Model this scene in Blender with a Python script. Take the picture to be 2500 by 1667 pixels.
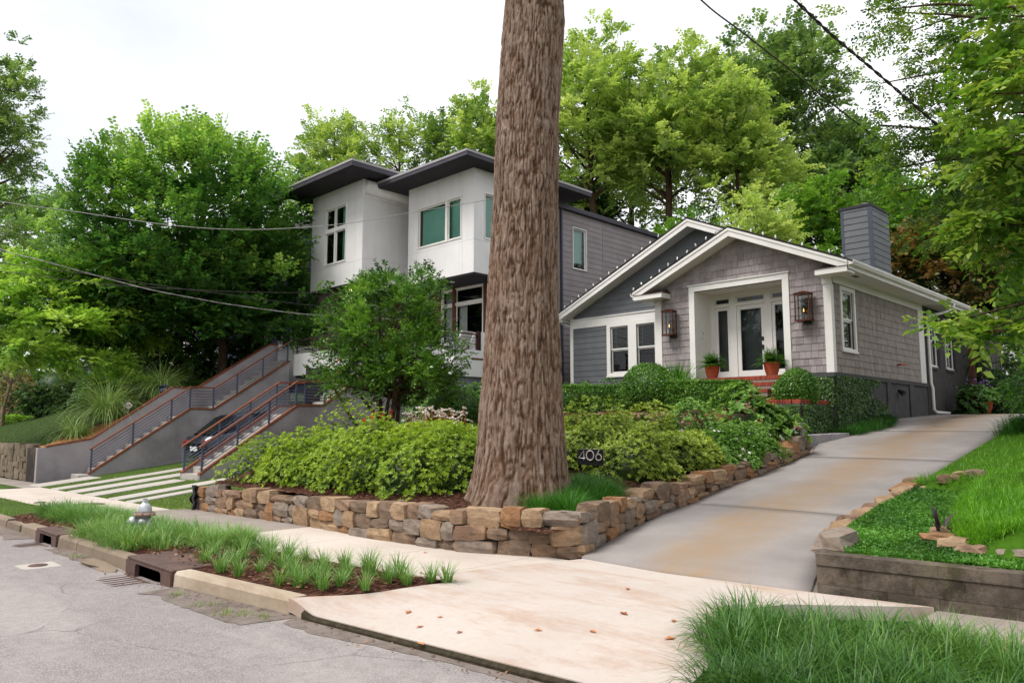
import bpy, math, random
import numpy as np
from mathutils import Vector, Matrix

# ------------------------------------------------------------------ camera, sky, sun, exposure
for o in list(bpy.data.objects): bpy.data.objects.remove(o)
sc = bpy.context.scene
col = sc.collection
rad = math.radians
F_PX, CX, CY, IMW = 1848.0, 1250.0, 833.5, 2500.0
PITCH = math.atan(206.5 / F_PX); AZ = rad(134.7)
CAM = np.array([0.0, 0.0, 1.7])
cd = bpy.data.cameras.new('camera'); cam = bpy.data.objects.new('camera', cd); col.objects.link(cam)
cd.sensor_width = 36; cd.lens = 36 * F_PX / IMW; cd.clip_start = .05; cd.clip_end = 900
cam.location = CAM; cam.rotation_euler = (rad(90) + PITCH, 0, AZ - rad(90))
sc.camera = cam
FH = np.array([math.cos(AZ), math.sin(AZ), 0]); RT = np.array([math.sin(AZ), -math.cos(AZ), 0]); UP = np.array([0, 0, 1.0])
FW = FH * math.cos(PITCH) + UP * math.sin(PITCH); UV = -FH * math.sin(PITCH) + UP * math.cos(PITCH)
def at(px, py, d):
    "photo pixel -> point at forward distance d"
    return CAM + d * (FW + RT * (px - CX) / F_PX - UV * (py - CY) / F_PX)

SUN_EL, SUN_AZ = 58, 205       # azimuth measured from +Y clockwise
w = bpy.data.worlds.new('World'); sc.world = w; w.use_nodes = True
nt = w.node_tree; nt.nodes.clear()
out = nt.nodes.new('ShaderNodeOutputWorld'); bg = nt.nodes.new('ShaderNodeBackground')
sky = nt.nodes.new('ShaderNodeTexSky'); sky.sky_type = 'NISHITA'; sky.sun_disc = False
sky.sun_elevation = rad(SUN_EL); sky.sun_rotation = rad(SUN_AZ); sky.air_density = 1.0; sky.dust_density = 2.5
tc = nt.nodes.new('ShaderNodeTexCoord'); mp = nt.nodes.new('ShaderNodeMapping'); mp.inputs['Scale'].default_value = (1, 1, 2.2)
nz = nt.nodes.new('ShaderNodeTexNoise'); nz.inputs['Scale'].default_value = 1.6; nz.inputs['Detail'].default_value = 5; nz.inputs['Roughness'].default_value = .5
rp = nt.nodes.new('ShaderNodeValToRGB'); rp.color_ramp.elements[0].position = .28; rp.color_ramp.elements[1].position = .62
rp.color_ramp.elements[0].color = (.76, .76, .76, 1); rp.color_ramp.elements[1].color = (1, 1, 1, 1)
mx = nt.nodes.new('ShaderNodeMixRGB')
n2 = nt.nodes.new('ShaderNodeTexNoise'); n2.inputs['Scale'].default_value = 1.5; n2.inputs['Detail'].default_value = 6; n2.inputs['Roughness'].default_value = .55
r2 = nt.nodes.new('ShaderNodeValToRGB'); r2.color_ramp.elements[0].position = .3; r2.color_ramp.elements[1].position = .72
r2.color_ramp.elements[0].color = (.54, .57, .61, 1); r2.color_ramp.elements[1].color = (.97, .97, 1.0, 1)
ms = nt.nodes.new('ShaderNodeMixRGB'); ms.blend_type = 'MULTIPLY'; ms.inputs[0].default_value = 1; ms.inputs[2].default_value = (9.6, 9.5, 9.5, 1)
L = nt.links.new
L(tc.outputs['Generated'], mp.inputs['Vector']); L(mp.outputs[0], nz.inputs['Vector']); L(nz.outputs['Fac'], rp.inputs['Fac'])
L(mp.outputs[0], n2.inputs['Vector']); L(n2.outputs['Fac'], r2.inputs['Fac']); L(r2.outputs['Color'], ms.inputs[1]); L(ms.outputs[0], mx.inputs[2]); L(rp.outputs['Color'], mx.inputs[0]); L(sky.outputs[0], mx.inputs[1]); L(mx.outputs[0], bg.inputs['Color']); L(bg.outputs[0], out.inputs[0])
bg.inputs['Strength'].default_value = .098
sd = bpy.data.lights.new('sun', 'SUN'); sun = bpy.data.objects.new('sun', sd); col.objects.link(sun)
sd.energy = 2.1; sd.angle = rad(24); sd.color = (1, .965, .92)
sv = Vector((math.sin(rad(SUN_AZ)) * math.cos(rad(SUN_EL)), math.cos(rad(SUN_AZ)) * math.cos(rad(SUN_EL)), math.sin(rad(SUN_EL))))
sun.rotation_euler = sv.to_track_quat('Z', 'Y').to_euler(); sun.location = (0, 0, 40)
sc.view_settings.view_transform = 'Standard'; sc.view_settings.look = 'None'
sc.view_settings.exposure = .85; sc.view_settings.gamma = 1; sc.view_settings.use_curve_mapping = False
sc.render.engine = 'CYCLES'; sc.cycles.max_bounces = 10; sc.cycles.diffuse_bounces = 7; sc.cycles.transmission_bounces = 8; sc.cycles.transparent_max_bounces = 12

# ------------------------------------------------------------------ materials
def lin(h, k=1.0):
    h = h.lstrip('#'); c = [int(h[i:i + 2], 16) / 255 for i in (0, 2, 4)]
    return tuple([(v / 12.92 if v <= .04045 else ((v + .055) / 1.055) ** 2.4) * k for v in c] + [1])
class NT:
    def __init__(s, name):
        s.m = bpy.data.materials.new(name); s.m.use_nodes = True; s.t = s.m.node_tree; s.t.nodes.clear()
        s.out = s.n('OutputMaterial'); s.b = s.n('BsdfPrincipled'); s.l(s.b.outputs[0], s.out.inputs[0])
        s.tc = s.n('TexCoord')
    def n(s, t, **k):
        nd = s.t.nodes.new('ShaderNode' + t)
        for a, v in k.items():
            if a in nd.inputs: nd.inputs[a].default_value = v
            else: setattr(nd, a, v)
        return nd
    def l(s, a, b): s.t.links.new(a, b)
    def map(s, sc=(1, 1, 1), rot=(0, 0, 0), src='Object'):
        m = s.n('Mapping'); m.inputs['Scale'].default_value = sc; m.inputs['Rotation'].default_value = rot
        s.l(s.tc.outputs[src], m.inputs[0]); return m.outputs[0]
    def noise(s, scale, detail=4, rough=.55, vec=None, dist=0):
        nd = s.n('TexNoise'); nd.inputs['Scale'].default_value = scale; nd.inputs['Detail'].default_value = detail
        nd.inputs['Roughness'].default_value = rough; nd.inputs['Distortion'].default_value = dist
        s.l(vec if vec is not None else s.tc.outputs['Object'], nd.inputs['Vector']); return nd.outputs['Fac']
    def vor(s, scale, feature='F1', vec=None, rnd=1.0):
        nd = s.n('TexVoronoi', feature=feature); nd.inputs['Scale'].default_value = scale; nd.inputs['Randomness'].default_value = rnd
        s.l(vec if vec is not None else s.tc.outputs['Object'], nd.inputs['Vector']); return nd
    def ramp(s, fac, stops, interp='LINEAR'):
        r = s.n('ValToRGB'); e = r.color_ramp.elements; r.color_ramp.interpolation = interp
        while len(e) < len(stops): e.new(.5)
        for el, (p, c) in zip(e, stops):
            el.position = p; el.color = c if not isinstance(c, (int, float)) else (c, c, c, 1)
        s.l(fac, r.inputs[0]); return r.outputs[0]
    def mix(s, fac, a, b, mode='MIX'):
        m = s.n('MixRGB', blend_type=mode)
        for i, v in ((0, fac), (1, a), (2, b)):
            if isinstance(v, (int, float)): m.inputs[i].default_value = v if i == 0 else (v, v, v, 1)
            elif isinstance(v, tuple): m.inputs[i].default_value = v
            else: s.l(v, m.inputs[i])
        return m.outputs[0]
    def math(s, op, a, b=0.0):
        m = s.n('Math', operation=op)
        for i, v in ((0, a), (1, b)):
            if isinstance(v, (int, float)): m.inputs[i].default_value = v
            else: s.l(v, m.inputs[i])
        return m.outputs[0]
    def attr(s, name): 
        a = s.n('Attribute'); a.attribute_name = name; return a.outputs['Fac']
    def rnd(s): return s.n('ObjectInfo').outputs['Random']
    def bump(s, h, strength=.3, dist=.02):
        b = s.n('Bump'); b.inputs['Strength'].default_value = strength; b.inputs['Distance'].default_value = dist
        s.l(h, b.inputs['Height']); s.l(b.outputs[0], s.b.inputs['Normal'])
    def fin(s, colr, rough=.7, spec=.3, metal=0.0):
        if isinstance(colr, tuple): s.b.inputs['Base Color'].default_value = colr
        else: s.l(colr, s.b.inputs['Base Color'])
        s.b.inputs['Roughness'].default_value = rough; s.b.inputs['Specular IOR Level'].default_value = spec
        s.b.inputs['Metallic'].default_value = metal; return s.m
def surf(name, c1, c2, scale=4, rough=.7, spec=.3, metal=0, bump=0, bscale=60, rnd=.0, streak=0, c3=None):
    "two-tone weathered surface; rnd = brightness change from piece to piece"
    s = NT(name)
    n = s.noise(scale, 6, .6)
    c = s.ramp(n, [(.3, c1), (.7, c2)])
    if c3: c = s.mix(s.ramp(s.noise(scale * .35, 5, .65), [(.52, 0), (.7, .8)]), c, c3)
    if streak: c = s.mix(s.ramp(s.noise(3, 4, .6, s.map((1.6, 1.6, .12))), [(.45, 0), (.75, streak)]), c, tuple(list(np.array(c1[:3]) * .55) + [1]))
    if rnd:
        v = s.ramp(s.rnd(), [(0, 1 - rnd), (1, 1 + rnd)])
        c = s.mix(1.0, c, v, 'MULTIPLY')
    if bump: s.bump(s.noise(bscale, 5, .65), bump, .01)
    return s.fin(c, rough, spec, metal)
def leafmat(name, stops, trans=.3, rough=.45, spec=.35, tcol=None):
    s = NT(name)
    c = s.ramp(s.attr('tint'), stops)
    s.fin(c, rough, spec)
    tr = s.n('BsdfTranslucent'); s.l(s.mix(1.0, c, tcol or (1.2, 1.2, .72, 1), 'MULTIPLY'), tr.inputs[0])
    ms = s.n('MixShader'); ms.inputs[0].default_value = trans
    s.l(s.b.outputs[0], ms.inputs[1]); s.l(tr.outputs[0], ms.inputs[2]); s.l(ms.outputs[0], s.out.inputs[0]); return s.m
def glassmat(name, tint, refl=1.0):
    s = NT(name); s.t.nodes.remove(s.b)
    t = s.n('BsdfTransparent'); t.inputs[0].default_value = tint
    g = s.n('BsdfGlossy'); g.inputs['Roughness'].default_value = .015
    f = s.n('Fresnel'); f.inputs[0].default_value = 1.5
    ms = s.n('MixShader'); s.l(s.math('MULTIPLY', f.outputs[0], refl), ms.inputs[0]); s.l(t.outputs[0], ms.inputs[1]); s.l(g.outputs[0], ms.inputs[2])
    s.l(ms.outputs[0], s.out.inputs[0]); return s.m

M = {}
M['white'] = surf('white_paint', lin('#e9e4de', .86), lin('#f3efea', .86), 1.5, .5, .35, bump=.05, bscale=30)
M['stucco_white'] = surf('white_panel', lin('#e2dfde', .9), lin('#efecea', .9), .8, .6, .3, bump=.04, bscale=40, streak=.12)
M['shingle'] = surf('grey_shingle', lin('#908786', .9), lin('#aaa09f', .9), 3, .85, .15, bump=.25, bscale=50, rnd=.13, streak=.3)
M['shingle_side'] = surf('grey_shingle_side', lin('#8e857e', .9), lin('#a89e96', .9), 3, .85, .15, bump=.25, bscale=50, rnd=.1, streak=.4)
M['siding_dark'] = surf('dark_siding', lin('#626467', .85), lin('#6e7073', .85), 2, .65, .3, bump=.06, bscale=40, rnd=.04)
M['siding_mod'] = surf('grey_siding', lin('#8d8584', .88), lin('#9a9291', .88), 1.5, .7, .25, bump=.06, bscale=40, rnd=.04)
M['trim_dark'] = surf('dark_trim', lin('#4c5060', .7), lin('#575b6a', .7), 2, .6, .3)
M['siding_blue'] = surf('blue_siding', lin('#5d6688', .75), lin('#6a7396', .75), 2, .7, .25, rnd=.05)
M['roof_dark'] = surf('dark_roof_metal', lin('#44414a', .8), lin('#524f58', .8), 2, .6, .3)
M['soffit_dark'] = surf('dark_soffit', lin('#3c393f', .6), lin('#454248', .6), 3, .7, .2)
M['roof_lip'] = surf('grey_roof_lip', lin('#a7a3a4', .8), lin('#b5b1b1', .8), 3, .5, .4)
M['shingle_roof'] = surf('asphalt_shingle', lin('#3a393a', .8), lin('#4d4b4a', .8), 30, .9, .15, bump=.4, bscale=90)
M['roof_brown'] = surf('brown_roof', lin('#5d4a45', .8), lin('#7a655d', .8), 12, .9, .15, bump=.4, bscale=40)
M['base_dark'] = surf('dark_base_render', lin('#4c4b4d', .75), lin('#5e5d5e', .75), 5, .85, .2, bump=.5, bscale=14, c3=lin('#6a655f', .7))
M['brick_paint'] = surf('grey_painted_brick', lin('#524f4e', .8), lin('#625e5c', .8), 4, .8, .2, bump=.3, bscale=30, rnd=.12)
M['brick'] = surf('red_brick', lin('#8d3f30', .8), lin('#b05a44', .85), 12, .85, .2, bump=.3, bscale=60, rnd=.25)
M['mortar'] = surf('mortar', lin('#8f8379', .7), lin('#a89c90', .7), 20, .9, .1)
M['copper'] = surf('aged_copper', lin('#4f2a1f', .8), lin('#7a4530', .8), 12, .42, .5, metal=.7)
M['copper_cap'] = surf('copper_cap', lin('#4a3434', .8), lin('#5e4542', .8), 9, .5, .4, metal=.4)
M['dark_metal'] = surf('black_metal', lin('#151516'), lin('#222223'), 9, .4, .5)
M['steel'] = surf('blue_grey_steel', lin('#545b73', .7), lin('#626981', .7), 4, .45, .4, metal=.2)
M['rail_wood'] = surf('red_brown_wood', lin('#70402e', .75), lin('#96583e', .8), 9, .6, .3, bump=.15, bscale=50, rnd=.1)
M['wood_brown'] = surf('brown_timber', lin('#59382a', .7), lin('#7b4e38', .7), 8, .7, .25, bump=.2, bscale=40, rnd=.12)
M['wood_maroon'] = surf('dark_screen_wood', lin('#2c1512', .8), lin('#3d1f1a', .8), 6, .7, .2, rnd=.2)
M['stucco_grey'] = surf('grey_stucco', lin('#938d8f', .92), lin('#a6a0a2', .94), 1.3, .85, .2, bump=.1, bscale=60, c3=lin('#777174', .9))
M['stucco_lilac'] = surf('pale_concrete', lin('#8b8b98', .8), lin('#a5a4b0', .8), 2, .85, .2, streak=.3)
M['terracotta'] = surf('terracotta', lin('#a5492d', .85), lin('#c4603c', .85), 6, .75, .2, bump=.1, bscale=60, c3=lin('#b98268', .8))
M['glass'] = glassmat('window_glass', (.86, .9, .88, 1))
M['glass_green'] = glassmat('green_glass', (.72, .88, .84, 1), 1.3)
M['shade'] = surf('window_shade', lin('#a9cfc4', .9), lin('#bcdcd2', .9), .6, .9, .1)
M['curtain'] = surf('curtain', lin('#c9c9c6', .8), lin('#dadad6', .8), 3, .9, .1)
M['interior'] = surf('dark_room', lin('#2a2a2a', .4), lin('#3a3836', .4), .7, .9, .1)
M['blind'] = surf('white_blind', lin('#c8ccc4', .8), lin('#d8dbd4', .8), 3, .6, .2)
M['wire'] = surf('cable_black', lin('#2a2523'), lin('#3a3430'), 20, .6, .3)
M['wire_pale'] = surf('cable_grey', lin('#8d8888', .7), lin('#bdb8b6', .7), 9, .5, .4)
M['hydrant'] = surf('silver_paint', lin('#b9bac0', .8), lin('#d5d6da', .85), 8, .38, .5, metal=.45, bump=.1, bscale=50, c3=lin('#9c8f87', .8))
M['rust'] = surf('rusty_flange', lin('#8c5a44', .8), lin('#c2b3a9', .8), 14, .7, .3, bump=.2)
M['iron'] = surf('brown_cast_iron', lin('#55423c', .75), lin('#705850', .75), 6, .75, .35, metal=.1, bump=.3, bscale=50, c3=lin('#80604f', .75))
M['iron_dark'] = surf('drain_inside', lin('#0f0d0c'), lin('#1a1614'), 5, .9, .1)
M['sign_white'] = surf('sign_white', lin('#efe6e4', .85), lin('#f5eeec', .85), 3, .5, .3)
M['sign_red'] = surf('sign_red', lin('#b3263c', .85), lin('#bd3044', .85), 3, .5, .3)
M['sign_navy'] = surf('sign_navy', lin('#17213f', .85), lin('#1d2849', .85), 3, .5, .3)
M['sign_grey'] = surf('sign_grey_text', lin('#9aa0b4', .85), lin('#a9aec0', .85), 3, .5, .3)
M['num_silver'] = surf('number_silver', lin('#bdb4b1', .9), lin('#cbc3bf', .9), 3, .4, .4, metal=.2)
M['car_paint'] = surf('dark_blue_car', lin('#1c222c', .8), lin('#232a36', .8), 2, .2, .6)
M['tyre'] = surf('tyre', lin('#18181a'), lin('#222224'), 9, .8, .2)
M['chrome'] = surf('chrome', lin('#c8ccd4'), lin('#dadde2'), 3, .15, .6, metal=.9)
M['plastic_white'] = surf('white_plastic', lin('#dfe0e2', .85), lin('#ececec', .85), 4, .5, .3)
M['red_lens'] = surf('red_lens', lin('#7a1518'), lin('#8d1c1f'), 4, .25, .5)
s = NT('flame'); s.fin((.9, .45, .1, 1)); s.b.inputs['Emission Color'].default_value = (1, .42, .1, 1); s.b.inputs['Emission Strength'].default_value = 2; M['flame'] = s.m
s = NT('lamp_lens'); s.fin((1, .85, .6, 1)); s.b.inputs['Emission Color'].default_value = (1, .72, .4, 1); s.b.inputs['Emission Strength'].default_value = 4; M['lamp'] = s.m

# ground surfaces
s = NT('asphalt')
c = s.ramp(s.noise(1.1, 6, .65), [(.3, lin('#8b8280', .56)), (.7, lin('#a39894', .6))])
c = s.mix(s.ramp(s.noise(95, 3, .75), [(.42, .0), (.62, .75)]), c, lin('#d2cac6', .7))
c = s.mix(s.ramp(s.noise(120, 3, .75), [(.54, .0), (.68, .8)]), c, lin('#5d5657', .6))
c = s.mix(s.ramp(s.noise(.55, 4, .6, s.map((.5, 1.6, 1))), [(.5, 0), (.62, .45)]), c, lin('#c1b8b2', .72))
c = s.mix(s.ramp(s.noise(9, 7, .8), [(.45, 0), (.7, .4)]), c, lin('#7b7272', .62))
wn = s.n('TexNoise', Scale=1.7, Detail=6.0); s.l(s.tc.outputs['Object'], wn.inputs['Vector'])
cr = s.vor(.42, 'DISTANCE_TO_EDGE', s.mix(.35, s.tc.outputs['Object'], wn.outputs['Color'], 'ADD')).outputs['Distance']
crm = s.math('MULTIPLY', s.ramp(cr, [(.0, 1.0), (.005, 0.0)]), s.ramp(s.noise(.5, 3), [(.46, 0), (.56, .6)]))
c = s.mix(crm, c, lin('#655c5c', .6))
s.bump(s.math('SUBTRACT', s.noise(170, 3, .7), s.math('MULTIPLY', crm, 1.5)), .35, .008)
M['asphalt'] = s.fin(c, .85, .25)
def concrete(name, a, b, stain, k=1.0, amt=.5, patch=None):
    s = NT(name)
    c = s.ramp(s.noise(.9, 6, .6), [(.3, a), (.7, b)])
    c = s.mix(s.ramp(s.noise(.8, 8, .75, s.map((.5, 1.6, 1), (0, 0, .35))), [(.48, 0), (.68, amt)]), c, stain)
    c = s.mix(s.ramp(s.noise(14, 6, .8), [(.5, 0), (.75, .3)]), c, stain)
    c = s.mix(s.ramp(s.noise(150, 3, .7), [(.35, .22), (.6, 0)]), c, tuple(list(np.array(a[:3]) * .6) + [1]))
    if patch: c = s.mix(s.ramp(s.noise(.33, 5, .65), [(.58, 0), (.66, .55)]), c, patch)
    s.bump(s.noise(130, 4, .7), .16, .006)
    return s.fin(c, .85, .2)
M['apron'] = concrete('warm_new_concrete', lin('#cfc2b8', .72), lin('#dacec4', .74), lin('#b98f6e', .72), amt=.75, patch=lin('#c19c7c', .7))
M['walk'] = concrete('sidewalk_concrete', lin('#cdc0b3', .8), lin('#dacec2', .82), lin('#b8a99a', .78), amt=.5)
M['walk_grey'] = concrete('old_sidewalk', lin('#a2968d', .7), lin('#b3a79d', .72), lin('#8a7e75', .7), amt=.6)
M['strip'] = concrete('strip_concrete', lin('#bfb8ae', .76), lin('#cbc4bb', .78), lin('#a8a096', .75), amt=.4)
M['kerb_new'] = concrete('pale_kerb', lin('#c7b59f', .74), lin('#d6c7b4', .76), lin('#a08a70', .7), amt=.8)
M['kerb_old'] = concrete('old_kerb', lin('#94826f', .68), lin('#aa9985', .7), lin('#6d5d4d', .65), amt=.8)
s = NT('driveway_concrete')
u = s.attr('u'); v = s.attr('v')
c = s.ramp(s.noise(1.2, 6, .6), [(.3, lin('#9c9490', .7)), (.7, lin('#b0a8a2', .73))])
c = s.mix(s.ramp(s.noise(140, 3, .7), [(.38, .3), (.6, 0)]), c, lin('#6f6a69', .65))
wob = s.math('ADD', u, s.math('MULTIPLY', s.math('SUBTRACT', s.noise(.8, 3), .5), .22))
c = s.mix(s.math('MULTIPLY', s.ramp(wob, [(.26, 0), (.42, .85), (.58, .8), (.82, 0)]), s.ramp(s.noise(2.6, 6, .7, s.map((1.6, .45, 1))), [(.25, .3), (.62, 1)])), c, lin('#a48a6c', .74))
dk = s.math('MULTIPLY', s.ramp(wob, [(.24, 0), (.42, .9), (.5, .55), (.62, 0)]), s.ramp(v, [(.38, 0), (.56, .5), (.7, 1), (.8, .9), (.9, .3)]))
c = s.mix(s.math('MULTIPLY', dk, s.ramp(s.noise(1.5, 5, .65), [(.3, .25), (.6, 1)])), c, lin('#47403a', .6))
s.bump(s.noise(120, 4, .7), .2, .006)
M['drive'] = s.fin(c, .8, .25)
s = NT('mulch')
vo = s.vor(38, 'F1', s.map((1, .45, 1), (0, 0, .6)))
c = s.ramp(vo.outputs['Color'], [(.1, lin('#2e1d17', .75)), (.5, lin('#4a2e24', .8)), (.9, lin('#7a5442', .8))])
s.bump(vo.outputs['Distance'], .9, .03); M['mulch'] = s.fin(c, .95, .1)
s = NT('pine_straw'); vo = s.vor(30, 'F1', s.map((1, .3, 1), (0, 0, .9)))
c = s.ramp(vo.outputs['Color'], [(.1, lin('#8d5c38', .8)), (.9, lin('#c4915f', .85))]); s.bump(vo.outputs['Distance'], .8, .02); M['straw'] = s.fin(c, .95, .1)
M['soil'] = surf('gutter_dirt', lin('#7d7168', .68), lin('#978b83', .7), 7, .95, .1, bump=.6, bscale=50, c3=lin('#5f544c', .68))
M['turf'] = surf('lawn_turf', lin('#3d5320', .7), lin('#587030', .75), 9, .95, .1, bump=.6, bscale=120)
M['turf_dark'] = surf('dark_turf', lin('#33471a', .7), lin('#425824', .7), 7, .95, .1, bump=.7, bscale=160)
M['turf_bright'] = surf('bright_turf', lin('#3a5c14', .7), lin('#4f7a1c', .72), 7, .95, .1, bump=.6, bscale=120)
M['forest'] = surf('forest_floor', lin('#2b3a18', .7), lin('#3f4a22', .7), 1.2, .95, .1)
# stone
s = NT('field_stone')
r = s.rnd()
base = s.ramp(r, [(0, lin('#84705f', .85)), (.16, lin('#9c8069', .88)), (.34, lin('#a88b6d', .9)), (.5, lin('#a47a56', .88)), (.62, lin('#94877b', .9)), (.76, lin('#b39778', .9)), (.9, lin('#937662', .85))], 'CONSTANT')
vv = s.map((1, 1, 2.0))
c = s.mix(s.ramp(s.noise(7, 7, .7, vv), [(.36, .55), (.6, 0)]), base, lin('#5a4a3e', .8))
c = s.mix(s.ramp(s.noise(4, 5, .6), [(.54, 0), (.74, .5)]), c, lin('#b48f6a', .9))
c = s.mix(s.ramp(s.noise(9, 6, .7), [(.6, 0), (.72, .5)]), c, lin('#b9aca0', .8))
s.bump(s.math('ADD', s.noise(14, 8, .7, vv), s.math('MULTIPLY', s.noise(60, 4, .7), .35)), .75, .03)
M['stone'] = s.fin(c, .9, .2)
M['stone_block'] = surf('granite_block', lin('#7d705d', .7), lin('#978772', .75), 5, .9, .2, bump=.5, bscale=25, rnd=.2, c3=lin('#5b5245', .7))
s = NT('stained_block')
c = s.ramp(s.noise(3, 6, .65), [(.3, lin('#6b6056', .68)), (.7, lin('#8d7f70', .7))])
c = s.mix(s.ramp(s.noise(3.4, 8, .78), [(.44, .92), (.6, 0)]), c, lin('#3b342d', .7))
c = s.mix(s.ramp(s.noise(1.3, 6, .7), [(.56, 0), (.7, .5)]), c, lin('#6d6c45', .7))
c = s.mix(s.ramp(s.rnd(), [(0, .0), (1, .25)]), c, lin('#9d8f80', .75))
s.bump(s.noise(40, 8, .8), .7, .02); M['block'] = s.fin(c, .92, .15)
# bark of the big tree
s = NT('furrowed_bark')
d = s.attr('furrow')
fn = s.noise(55, 7, .8, s.map((1, 1, .36)))
d = s.math('ADD', s.math('MULTIPLY', d, .62), s.math('MULTIPLY', s.ramp(fn, [(.34, 0), (.62, 1)]), .42))
c = s.ramp(d, [(.2, lin('#38261c', .75)), (.42, lin('#66503f', .84)), (.64, lin('#8d7666', .88)), (.92, lin('#ab998a', .9))])
c = s.mix(s.ramp(s.noise(9, 6, .7, s.map((1, 1, .35))), [(.35, .5), (.65, 0)]), c, lin('#654938', .8))
c = s.mix(s.ramp(s.noise(1.6, 5, .6), [(.5, 0), (.75, .4)]), c, lin('#94705a', .85))
s.bump(s.math('ADD', s.math('MULTIPLY', d, 1.0), s.math('MULTIPLY', s.noise(75, 6, .75, s.map((1, 1, .4))), .5)), .7, .025)
M['bark_big'] = s.fin(c, .95, .1)
s = NT('bark'); vv = s.map((1, 1, .22)); n = s.noise(22, 6, .7, vv)
s.bump(n, .8, .03); M['bark'] = s.fin(s.ramp(n, [(.35, lin('#33281f', .8)), (.65, lin('#6b5748', .8))]), .95, .1)
s = NT('bark_pale'); vv = s.map((1, 1, .22)); n = s.noise(22, 6, .7, vv)
s.bump(n, .8, .03); M['bark_pale'] = s.fin(s.ramp(n, [(.35, lin('#6b5848', .8)), (.65, lin('#a08a74', .8))]), .95, .1)
# foliage
def G(*hs, k=.62): return [(i / (len(hs) - 1), lin(h, k * 1.34)) for i, h in enumerate(hs)]
M['lf_azalea'] = leafmat('azalea_leaves', G('#2f4517', '#587420', '#86a02e', '#b8c64a', k=.88), .36)
M['lf_azalea_dk'] = leafmat('azalea_leaves_olive', G('#33441c', '#5a6e28', '#86983a', '#b4c050', k=.88), .32)
M['lf_box'] = leafmat('boxwood_leaves', G('#254415', '#3e6521', '#5a842e', '#7da346', k=.82), .26, .38, .45)
M['lf_camellia'] = leafmat('camellia_leaves', G('#284318', '#436822', '#608930', '#8cad48', k=.88), .28, .32, .5)
M['lf_horn'] = leafmat('hornbeam_leaves', G('#2c4e20', '#456f2c', '#6c943a', '#aec866', k=.86), .46)
M['lf_lime'] = leafmat('locust_leaves', G('#5c7a38', '#7b9848', '#9fb55c', '#bfcd7c', k=.84), .45)
M['lf_oak'] = leafmat('oak_leaves', G('#3f5a34', '#587542', '#76924f', '#96ad68', k=.84), .42)
M['lf_far'] = leafmat('far_leaves', G('#57773f', '#70924c', '#8dac5e', '#abc47a', k=.86), .42)
M['lf_maple'] = leafmat('maple_leaves', G('#466c28', '#608a30', '#82a93e', '#abc75c', k=.82), .42)
M['lf_dark'] = leafmat('dark_leaves', G('#1e3314', '#304c1e', '#44662a', '#608240', k=.84), .32)
M['lf_bigleaf'] = leafmat('broad_leaves', G('#34551c', '#4e7526', '#6f9434', '#a3b850', k=.7), .42)
M['lf_bronze'] = leafmat('magnolia_leaves', G('#2c3d1a', '#4b5a28', '#7a6436', '#a07a44', k=.74), .25)
M['lf_ivy'] = leafmat('ivy_leaves', G('#23381a', '#385425', '#4e6e32', '#688a44', k=.84), .2, .4, .4)
M['lf_fern'] = leafmat('fern_leaves', G('#234414', '#3a6a1c', '#588e28', '#86b23c', k=.76), .35)
M['lf_hydr'] = leafmat('hydrangea_leaves', G('#2c4c1c', '#456b28', '#628a38', '#86a84e', k=.76), .3)
M['lf_conifer'] = leafmat('conifer_leaves', G('#1f3d14', '#35601c', '#548627', '#86b03c', k=.76), .3)
M['gr_liri'] = leafmat('liriope_blades', [(p * .93, c) for p, c in G('#385c26', '#557f36', '#789f4e', '#a6bf7c', k=.76)] + [(1.0, lin('#c4b07a', .8))], .3, .45, .4)
M['gr_dark'] = leafmat('mondo_blades', G('#1d3f14', '#2f5e1c', '#447c26', '#639a38', k=.76), .3, .45, .4)
M['gr_verge'] = leafmat('verge_blades', [(p * .93, c) for p, c in G('#274a16', '#3c6a1e', '#55842c', '#86a452', k=.66)] + [(1.0, lin('#b9a66e', .8))], .28, .42, .45)
M['gr_lawn'] = leafmat('lawn_blades', G('#3d6a12', '#538a18', '#6da421', '#8cbb34', k=.76), .35)
M['gr_turf'] = leafmat('turf_blades', G('#4c6424', '#60782c', '#75903a', '#8f9f4a', k=.74), .3)
M['gr_pampas'] = leafmat('pampas_blades', G('#52703a', '#7a985a', '#a3b87a', '#ccd3a0', k=.98), .35)
M['gr_ground'] = leafmat('groundcover_leaves', G('#264a17', '#38641f', '#4c7f29', '#659a38', k=.74), .25)
M['pt_white'] = leafmat('white_petals', [(0, lin('#e6e0d6', .9)), (1, lin('#f6f2ea', .9))], .3, tcol=(1, 1, .97, 1))
M['pt_orange'] = leafmat('orange_petals', G('#d9542a', '#e8703c', '#e9a04a', k=.8), .35, tcol=(1.1, 1, .9, 1))
M['pt_pink'] = leafmat('pink_flowers', G('#a8403a', '#c4667a', '#d68f9a', k=.85), .3)
M['pt_purple'] = leafmat('purple_flowers', G('#7a5aa0', '#9a7cc0', k=.85), .3)
M['lf_purple'] = leafmat('purple_leaves', G('#3a2236', '#553350', k=.8), .2)
M['lf_dry'] = leafmat('fallen_leaf_brown', G('#8d4f2c', '#b26a3a', '#c98a52', k=.85), .2)
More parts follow.
